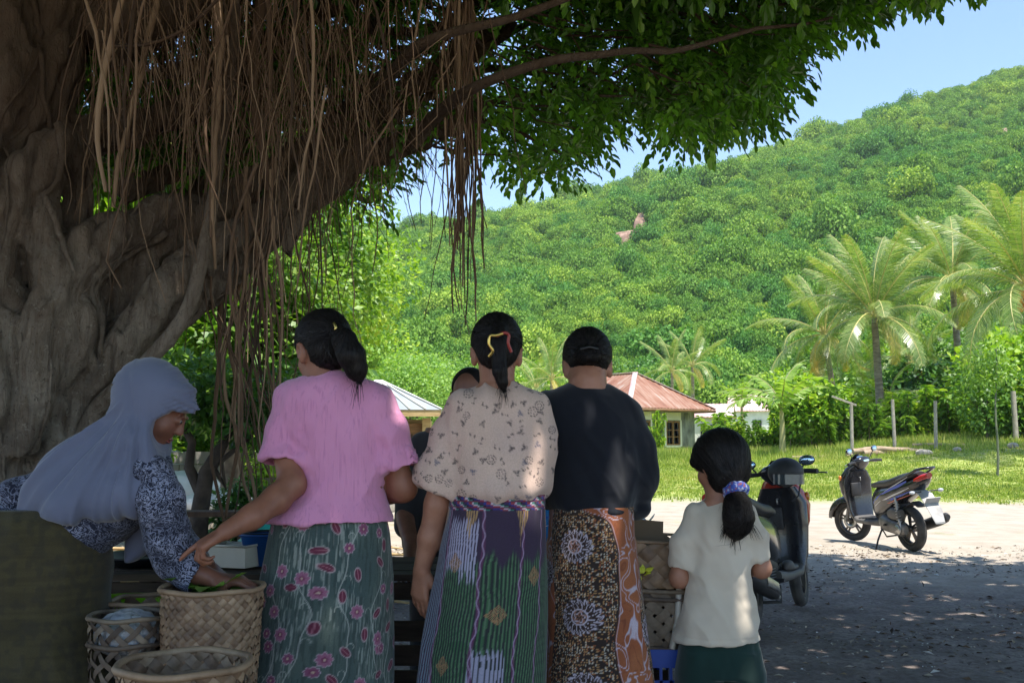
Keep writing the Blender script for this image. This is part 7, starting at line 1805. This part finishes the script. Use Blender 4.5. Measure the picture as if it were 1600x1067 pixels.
def paint4(u, v, zt):
    p = lambda a, b2, z=0.0: np.stack([u * a, v * b2, np.full(len(u), z)], -1); n_ = len(u)
    col = np.tile(np.array(H((44, 32, 28))), (n_, 1)); cw = H((196, 186, 200))
    for k, c in enumerate(((186, 142, 92), (206, 196, 180), (160, 92, 56))):      # seeds of dots
        a, b2 = u / .0078 + .37 * k, v / .0078 + .29 * k; i_, j_ = np.floor(a), np.floor(b2); hsh = _T[(i_.astype(int) * 7 + 3 * k) & 63, (j_.astype(int) * 5) & 63, k]
        d_ = np.hypot(a - i_ - .5 - .25 * hsh, b2 - j_ - .5 + .25 * hsh); col = over(col, .85 * (d_ < .30) * (hsh > -.15 + .35 * k), H(c))
    warp = .02 * fbm(p(12, 9, 4), 2)
    edge = .048 + .016 * np.sin(v * 9) - .09 * np.exp(-(zt - v) / .035) + warp; org = (u > edge) & (u < edge + .115 + .03 * np.sin(v * 9) + .05 * sstep(.3, .5, zt - v)); org |= u < -.148 + .012 * np.sin(v * 12); org |= u > .23 + .02 * np.sin(v * 14)
    oc = np.tile(np.array(H((150, 84, 50))), (n_, 1)); oc = over(oc, .5 * sstep(-.2, .4, fbm(p(18, 12, 8), 2)), H((168, 104, 64)))
    sw = fbm(p(26, 17, 2) + .8 * np.stack([vnoise(p(14, 12, 5)), vnoise(p(14, 12, 15)), 0 * u], -1), 2)
    oc = over(oc, .9 * np.clip(soft(np.abs(sw - .06) - .035, .03) + soft(np.abs(sw + .22) - .03, .03), 0, 1), cw); oc = over(oc, .6 * soft(np.abs(sw - .3) - .015, .02), H((104, 48, 30)))
    col[org] = oc[org]
    col = over(col, .9 * soft(np.abs(u - edge) - .003), H((40, 26, 22))); col = over(col, .7 * soft(np.abs(u - edge - .006) - .0012), cw)
    for (uc, vc, r_) in ((-.055, .875, .052), (-.045, .655, .056), (-.04, .43, .056), (-.05, .22, .056), (.19, .60, .045), (-.19, .78, .045), (.20, .33, .045)):
        du, dv = u - uc, v - vc; rr_ = np.hypot(du, dv); an_ = np.arctan2(dv, du) + .3 * np.sin(rr_ * 60)
        m_ = rr_ < r_ * 1.25
        col = over(col, m_ * soft(rr_ - r_ * (.86 + .22 * np.abs(np.cos(8 * an_))), .002) * .9, H((48, 32, 30)))
        pet = np.abs(np.cos(8 * an_)); line = soft(np.abs(rr_ - r_ * (.74 + .24 * pet)) - .0022, .0018) + ((np.abs(np.sin(8 * an_)) < .0035 / np.maximum(rr_, .004) * 5 * .5) & (rr_ > r_ * .45) & (rr_ < r_ * .92)) + soft(np.abs(rr_ - r_ * .42) - .002, .0018) + soft(np.abs(rr_ - r_ * .25 * (1 + .2 * np.sin(an_ * 5))) - .0016, .0016)
        col = over(col, np.clip(line, 0, 1) * m_, cw); col = over(col, .55 * (rr_ < r_ * .4) * (np.sin(an_ * 6 + rr_ * 260) > .1), H((178, 122, 96)))
    return col
skirt('sarong', Y4, [(790, 860, 990, .135), (830, 857, 991, .145), (900, 853, 1000, .152), (1000, 849, 1010, .156), (1067, 846, 1018, .16)], vcol_mat('brown_orange_batik'), W4, paint4, fold_s(13, .005, .012, 1.2))

# ---------------- girl
Y5 = 3.4
def q5(px, py, dy=0): return P(px, py, Y5 + dy)
W5 = person('little girl in a grey-beige t-shirt and dark green shorts with a blue scrunchie', q5(1122, 900)[0], Y5)
b_ = SDF(); C5 = q5(1124, 726, .01); f5 = np.array([-.62, .74, -.26]); M5, g5 = head(b_, C5, f5, .86)
b_.chain([q5(1124, 745, .0), q5(1124, 775, -.005), q5(1125, 800)], [.040, .038, .05], k=.025)
b_.loft(sec(Y5, [(785, 1100, 1150, .04), (800, 1085, 1165, .055), (880, 1092, 1160, .065), (1000, 1085, 1160, .07), (1040, 1088, 1158, .07)]), k=.03)
b_.chain([q5(1084, 806), q5(1068, 860, .0), q5(1062, 903, .01)], [.024, .031, .033], k=.015); b_.chain([q5(1062, 903, .01), q5(1080, 900, .16)], [.033, .022], k=.015)
hand(b_, q5(1080, 900, .16), (.4, .9, 0), (.2, .1, -1), side=-1, L=.125, curl=(.4,) * 4)
b_.chain([q5(1168, 806), q5(1184, 850, .0), q5(1190, 888, .01)], [.024, .030, .032], k=.015); b_.chain([q5(1190, 888, .01), q5(1170, 890, .16)], [.032, .022], k=.015)
hand(b_, q5(1170, 890, .16), (-.4, .9, 0), (-.2, .1, -1), side=1, L=.125, curl=(.4,) * 4)
cxg = q5(1122, 850)[0]
for s_ in (-1, 1): b_.chain([(cxg + s_ * .065, Y5, .55), (cxg + s_ * .065, Y5 + .01, .34), (cxg + s_ * .065, Y5 - .005, .06)], [.06, .042, .028], k=.02); b_.ell((cxg + s_ * .065, Y5 + .04, .028), (.033, .09, .027), k=.02)
sdf_obj('body', b_, .0044, m_skin2, W5); eyes(W5, M5, g5, .9); sandals(W5, cxg, Y5, .065)
hs = SDF(); kn = q5(1149, 764, -.075)
hs.ell(g5(0, -.016, .030), np.array([.089, .103, .097]), M5, k=.02).ell(g5(0, -.040, -.040), np.array([.078, .060, .058]), M5, k=.04)
hs.ell(g5(0, .108, -.050), np.array([.085, .068, .092]), M5, k=.012, op='x')
for s_ in (-1, 1): hs.ell(g5(s_ * .088, .040, -.060), np.array([.026, .030, .05]), M5, k=.012, op='x')
hs.ell(g5(0, .070, .030), np.array([.066, .030, .032]), M5, k=.015)
hs.chain([q5(1140, 752, -.055), kn], [.055, .024], k=.03)
hs.chain([kn, q5(1152, 788, -.10), q5(1154, 808, -.10), q5(1152, 822, -.095), q5(1148, 832, -.09)], [.022, .044, .050, .042, .022], k=.012)
fa = flow_attr(kn, M5[:, 1] * .5 + np.array([0, .5, .8]), 50); ho = sdf_obj('hair', hs, .0044, m_hair, W5, hair_disp(fa, .003), 1, fa); comb(W5, ho, kn, seed=53)
strands(W5, m_hair, [q5(1150, 825, -.09), q5(1140, 815, -.09), q5(1168, 815, -.09), q5(1120, 676, 0)], [np.array([-.3, 0, -1.]), np.array([-.6, 0, -.8]), np.array([.5, 0, -.9]), np.array([.5, 0, .3])], .045, 110, 4, .0009)
def scr(V, N):
    c = np.tile(np.array(H((60, 84, 168))), (len(V), 1)); n1 = vnoise(V * 150); c = over(c, (n1 > .22) * .9, H((190, 196, 220))); c = over(c, (n1 < -.45) * .9, H((170, 90, 70))); return {'col': np.concatenate([c, np.ones((len(V), 1))], 1)}
s_ = SDF(); a = np.linspace(0, 6.283, 15); ax = np.array([.1, -.55, -.8]); ax /= np.linalg.norm(ax); u_ = np.cross(ax, [1, 0, 0]); u_ /= np.linalg.norm(u_); v_ = np.cross(ax, u_)
rp = [kn + ax * .008 + .024 * (math.cos(t) * u_ + math.sin(t) * v_) for t in a]; s_.chain(rp, [.0165 + .003 * (i_ % 2) for i_ in range(15)], k=.008)
sdf_obj('scrunchie', s_, .0035, vcol_mat('blue_print_cotton'), W5, lambda V, N: .004 * fbm(V * 90, 2), 1, scr)
ss = SDF(); ss.loft(sec(Y5, [(777, 1106, 1146, .035), (781, 1098, 1153, .043), (788, 1086, 1163, .055), (798, 1076, 1174, .068), (830, 1078, 1171, .08), (880, 1079, 1170, .088), (930, 1070, 1178, .096), (970, 1062, 1183, .108), (1000, 1053, 1189, .114)]), k=.025, e=2.3)
sL = SDF().chain([q5(1088, 803), q5(1072, 850), q5(1062, 905)], [.038, .043, .044], k=.02); sR = SDF().chain([q5(1164, 802), q5(1180, 845), q5(1187, 890)], [.038, .042, .043], k=.02)
ss.ell(q5(1126, 774, .0), (.040, .036, .024), k=.008, op='x')
cut_plane(sL, q5(1063, 889), np.array([-.16, 0, -1.])); cut_plane(sR, q5(1186, 875), np.array([.16, 0, -1.]))
sL.cone(q5(1065, 880), q5(1061, 905), .034, .036, k=.004, op='x'); sR.cone(q5(1184, 866), q5(1188, 895), .033, .035, k=.004, op='x'); ss.group(sL, .025).group(sR, .025)
def fold5(V, N):
    x, y, z = V.T; d = .010 * fbm(np.stack([x * 14 + z * 8, y * 9, z * 5 - x * 4], -1), 3) + .006 * ridge(np.stack([x * 8 + z * 6, y * 6, z * 6 - x * 5], -1)) + .009 * sstep(.98, .85, z) * fbm(np.stack([x * 9 + z * 9, y * 8, z * 15 - x * 8], -1), 2)
    return d + .004 * fbm(np.stack([x * 4, y * 4, z * 3], -1), 2) - .002 * (np.abs(z - (q5(0, 990)[2])) < .0025)
m_tee = cloth('grey_beige_jersey', (188, 176, 158), (204, 192, 174), 3, rough=.9, bump=.2)
sdf_obj('t_shirt', ss, .0046, m_tee, W5, fold5, 2)
ss = SDF(); zt5 = q5(0, 990)[2]
ss.loft([(zt5 - .13, cxg, Y5, .142, .098), (zt5 + .01, cxg - .003, Y5, .122, .09)], k=.02, e=2.4)
for s_ in (-1, 1): ss.loft([(.34, cxg + s_ * .077, Y5, .078, .085), (zt5 - .12, cxg + s_ * .070, Y5, .074, .092), (zt5 - .05, cxg + s_ * .062, Y5, .066, .092)], k=.015, e=2.5)
m_short = cloth('dark_green_fabric', (16, 42, 38), (24, 54, 48), 5, bump=.2)
sdf_obj('shorts', ss, .0055, m_short, W5, lambda V, N: .008 * fbm(np.stack([V[:, 0] * 16, V[:, 1] * 9, V[:, 2] * 5], -1), 3), 2)

# ---------------- woman in the veil, bending over the baskets
Y1 = 3.0
def q1(px, py, dy=0): return P(px, py, Y1 + dy)
W1 = person('woman in a lavender grey veil and dark olive skirt bending over the tall basket', q1(60, 900)[0], Y1)
b_ = SDF(); C1 = q1(247, 636, .03); f1 = np.array([.80, .12, -.58]); M1, g1 = head(b_, C1, f1, .96, ears=False)
b_.chain([q1(236, 640, .03), q1(214, 690, .03), q1(190, 720, .03)], [.05, .055, .09], k=.03)
b_.chain([q1(195, 735, .03), q1(125, 785, .03), q1(75, 870, .03)], [.10, .09, .11], k=.03)
b_.chain([q1(240, 742, -.08), q1(258, 800, -.05), q1(268, 862, -.01)], [.032, .034, .036], k=.02)
b_.chain([q1(268, 862, -.01), q1(300, 892, -.01), q1(334, 904, -.02)], [.037, .034, .025], k=.02)
hand(b_, q1(334, 904, -.02), (.97, -.05, -.10), (.15, .1, -1), side=-1, L=.165, curl=(.35, .38, .42, .48), thumb=(.5, .7))
b_.chain([q1(215, 740, .16), q1(258, 810, .20), q1(300, 862, .2)], [.045, .038, .03], k=.02); b_.chain([q1(300, 862, .2), q1(330, 890, .12)], [.03, .024], k=.02); hand(b_, q1(330, 890, .12), (.8, -.5, -.4), (.1, -.3, -1), side=1, L=.16, curl=(.4,) * 4)
xh = q1(55, 850)[0]; legs(b_, xh, Y1 + .02)
sdf_obj('body', b_, .0048, m_skin3, W1); eyes(W1, M1, g1, .96); sandals(W1, xh, Y1)
lp = MB().ball(g1(0, .093, -.058), np.array([.019, .008, .0045]), M1, 12).ball(g1(0, .090, -.068), np.array([.017, .009, .0055]), M1, 12).build('lips', m_lip, W1, origin=W1.location)
def batik_mat():
    n = NT('navy_batik'); co = n.coord('World'); w = n.noise(co, 9, 3, .5); f = n.noise(co, 17, 2, .45, 1.6)
    k = n.math('FRACT', n.math('MULTIPLY', f, 9.0)); l = n.ramp(k, [(0.0, 0), (0.34, 0), (0.42, 1), (0.66, 1), (0.74, 0)])
    f2 = n.noise(co, 52, 2, .5, .8); k2 = n.math('FRACT', n.math('MULTIPLY', f2, 5.0)); l2 = n.ramp(k2, [(0.0, 0), (0.5, 0), (0.58, 1), (0.72, 1), (0.8, 0)])
    c = n.mix(n.math('MULTIPLY', l, .75), H((34, 38, 54)), H((134, 140, 164))); c = n.mix(n.math('MULTIPLY', l2, .7), c, H((158, 162, 182))); c = n.mix(n.ramp(w, [(0.5, 0), (0.6, .5)]), c, H((28, 31, 46)))
    return n.principled(c, .85, n.bump(n.noise(co, 300, 2), .2, .002), Sheen_Weight=.1, Specular_IOR_Level=.25)
m_batik = batik_mat()
ss = SDF(); ss.chain([q1(205, 745, .03), q1(160, 790, .03), q1(105, 830, .03)], [.125, .115, .13], k=.04)
ss.chain([q1(236, 742, -.07), q1(250, 780, -.07), q1(262, 835, -.04), q1(272, 868, -.015)], [.060, .068, .064, .060], k=.03)
sL = SDF().chain([q1(272, 868, -.015), q1(296, 893, -.015), q1(322, 916, -.02)], [.060, .052, .05], k=.02)
ss.chain([q1(214, 745, .16), q1(255, 812, .2), q1(305, 868, .19)], [.06, .05, .045], k=.03)
ss.chain([q1(60, 770, .08), q1(22, 778, .05), q1(6, 800, .05)], [.07, .05, .035], k=.03)
cut_plane(sL, q1(310, 902, -.02), np.array([.86, 0, -.42])); sL.cone(q1(300, 894, -.02), q1(330, 914, -.02), .040, .043, k=.004, op='x'); ss.group(sL, .03)
def fold1(V, N): return .009 * fbm(V * np.array([14, 10, 12]), 3) + .007 * fbm(V * np.array([9, 9, 30]), 2)
sdf_obj('blouse', ss, .0052, m_batik, W1, fold1, 2)
vs = SDF()
vs.ell(q1(236, 620, .02), np.array([.105, .10, .112]), k=.03)
vs.chain([q1(232, 612, .02), q1(262, 622, .01), q1(308, 641, .0)], [.10, .075, .009], k=.03)
vs.chain([q1(228, 650, .02), q1(206, 698, .02), q1(165, 735, .02)], [.086, .098, .118], k=.05)
vs.chain([q1(165, 735, .02), q1(118, 756, .03), q1(84, 779, .04)], [.118, .122, .108], k=.06)
vs.chain([q1(218, 695, -.05), q1(232, 712, -.06), q1(204, 765, -.08)], [.06, .042, .066], k=.05)
vs.chain([q1(165, 775, -.07), q1(110, 785, -.06)], [.06, .07], k=.05)
vs.box(q1(100, 805) - np.array([0, 0, .1]), (.6, .6, .1), rotm(0, .02, 0), r=.004, k=.008, op='x')
vs.box(q1(8, 770), (.07, .4, .3), rotm(0, R(14), 0), r=.01, k=.02, op='x')
fo_ = q1(281, 690, .0)
vs.ell(q1(278, 676, -.01), (.070, .115, .062), rotm(0, R(8), 0), k=.006, op='x')
vs.ell(q1(300, 700, -.02), (.075, .2, .085), k=.01, op='x')
def foldv(V, N):
    x, y, z = V.T; a = q1(235, 600)[[0, 2]]; dx, dz = x - a[0], z - a[1]; an_ = np.arctan2(dz, dx); r = np.hypot(dx, dz)
    d = (.026 * fbm(np.stack([an_ * 6, r * 1.8, y * 4], -1), 3) + .010 * ridge(np.stack([an_ * 4, r * 1.2, y * 3], -1)) + .005 * ridge(np.stack([an_ * 11, r * 1.5, y * 2], -1))) * sstep(.05, .22, r) + .005 * fbm(V * np.array([9, 9, 9]), 2)
    br = np.exp(-((x - q1(290, 850)[0]) / .05) ** 2 - ((z - q1(0, 630)[2]) / .05) ** 2); d += .003 * br * np.sin((z * 1.2 - x * .5) * 420)
    rim_ = np.exp(-((x - q1(215, 850)[0] - .2 * (q1(0, 640)[2] - z)) / .010) ** 2) * sstep(.0, .1, q1(0, 590)[2] - z + .05) * (z > 1.1); return d - .006 * rim_
m_veil = cloth('lavender_grey_jersey', (92, 98, 118), (106, 111, 132), 3, rough=.8, bump=.12, sheen=.3)
sdf_obj('veil', vs, .0052, m_veil, W1, foldv, 3)
# hanging inner end of the veil and skirt
vs2 = SDF(); vs2.loft([(q1(0, 884)[2], q1(180, 850)[0], Y1 + .12, .012, .03), (q1(0, 862)[2], q1(197, 850)[0], Y1 + .12, .048, .04), (q1(0, 820)[2], q1(210, 850)[0], Y1 + .11, .066, .05), (q1(0, 760)[2], q1(212, 850)[0], Y1 + .08, .07, .06)], k=.01, e=2.2)
sdf_obj('veil_end', vs2, .0055, m_veil, W1, lambda V, N: .008 * fbm(V * np.array([24, 9, 5]), 2), 2)
def paint1(u, v, zt):
    p = lambda a, b2, z=0.0: np.stack([u * a, v * b2, np.full(len(u), z)], -1); col = np.tile(np.array(H((62, 55, 30))), (len(u), 1)); col = over(col, .5 * sstep(-.3, .3, fbm(p(5, 90), 2)), H((78, 70, 40))); return over(col, .4 * sstep(-.1, .4, fbm(p(60, 60, 3), 2)), H((36, 36, 30)))
skirt('skirt', Y1 + .03, [(794, -36, 110, .12), (802, -52, 136, .15), (818, -64, 152, .168), (845, -75, 165, .18), (885, -84, 169, .184), (935, -88, 160, .184), (990, -90, 164, .186), (1067, -98, 186, .19)], vcol_mat('olive_woven', bump=.4), W1, paint1, fold_s(23, .010, .020, .9))

# ---------------- seller bent over on the far side of the table
Y6 = 4.62
def q6(px, py, dy=0): return P(px, py, Y6 + dy)
W6 = person('person in a dark shirt behind the table, bent down between the women', q6(702, 800)[0], Y6 + .1)
b_ = SDF(); C6 = q6(734, 618, -.12); f6 = np.array([-.15, -.62, -.75]); M6, g6 = head(b_, C6, f6, .95)
b_.chain([q6(728, 625, -.04), q6(712, 668, .04)], [.055, .07], k=.03); b_.loft(sec(Y6, [(668, 665, 745, .08), (760, 650, 750, .12), (860, 655, 750, .12), (960, 655, 750, .13)]), k=.03)
b_.chain([q6(660, 700), q6(640, 775, -.06), q6(640, 810, -.1)], [.05, .045, .04], k=.02); b_.chain([q6(632, 808, -.12), q6(642, 850, -.26), q6(640, 878, -.42)], [.042, .034, .026], k=.02)
hand(b_, q6(640, 878, -.42), (0, -.9, -.2), (.0, 0, -1), side=1, L=.17, curl=(.4,) * 4)
b_.chain([q6(750, 700), q6(765, 780, -.1), q6(740, 830, -.3)], [.05, .042, .028], k=.02); hand(b_, q6(740, 830, -.3), (-.5, -.8, -.2), (0, 0, -1), side=-1, L=.17, curl=(.4,) * 4); legs(b_, q6(702, 850)[0], Y6 + .1)
sdf_obj('body', b_, .006, m_skin3, W6); eyes(W6, M6, g6, .95); sandals(W6, q6(702, 850)[0], Y6 + .1)
hs = SDF(); hs.ell(g6(0, -.036, .024), np.array([.084, .090, .088]), M6, k=.02).ell(g6(0, .09, .03), np.array([.11, .11, .13]), M6, k=.01, op='x'); fa = flow_attr(g6(0, 0, .12), M6[:, 2], 40)
sdf_obj('hair', hs, .006, m_hair, W6, None, 1, fa)
ss = SDF(); ss.loft(sec(Y6, [(668, 672, 738, .07), (680, 655, 752, .095), (720, 645, 762, .12), (800, 640, 762, .135), (900, 640, 762, .14), (980, 640, 762, .14)]), k=.03, e=2.3)
ss.chain([q6(662, 695), q6(638, 765, -.05), q6(636, 822, -.11)], [.065, .06, .056], k=.03); ss.chain([q6(745, 695), q6(765, 780, -.08)], [.065, .055], k=.03)
sdf_obj('shirt', ss, .0065, cloth('charcoal_shirt', (36, 33, 36), (48, 44, 46), 6), W6, lambda V, N: .008 * fbm(V * np.array([14, 9, 7]), 3), 2)
ss = SDF(); ss.loft(sec(Y6 + .1, [(950, 642, 760, .15), (1040, 640, 762, .15)]) + [(.1, q6(702, 850)[0], Y6 + .1, .17, .14)], k=.02); sdf_obj('trousers', ss, .009, m_blk, W6)
# ================================================================== AIR
hz = MB().box((0, 150, 100), (1990, 2340, 212)).build('haze', None, None, smooth=False)
hz.data.materials.clear(); mh = bpy.data.materials.new('air'); mh.use_nodes = True; t_ = mh.node_tree; t_.nodes.clear()
pv = t_.nodes.new('ShaderNodeVolumePrincipled'); pv.inputs['Density'].default_value = 0.00021; pv.inputs['Color'].default_value = (0.84, 0.89, 1.0, 1); pv.inputs['Anisotropy'].default_value = 0.2
ou = t_.nodes.new('ShaderNodeOutputMaterial'); t_.links.new(pv.outputs[0], ou.inputs['Volume']); hz.data.materials.append(mh); hz['kind'] = 'stuff'; hz['label'] = 'thin blue daylight haze filling the valley air'
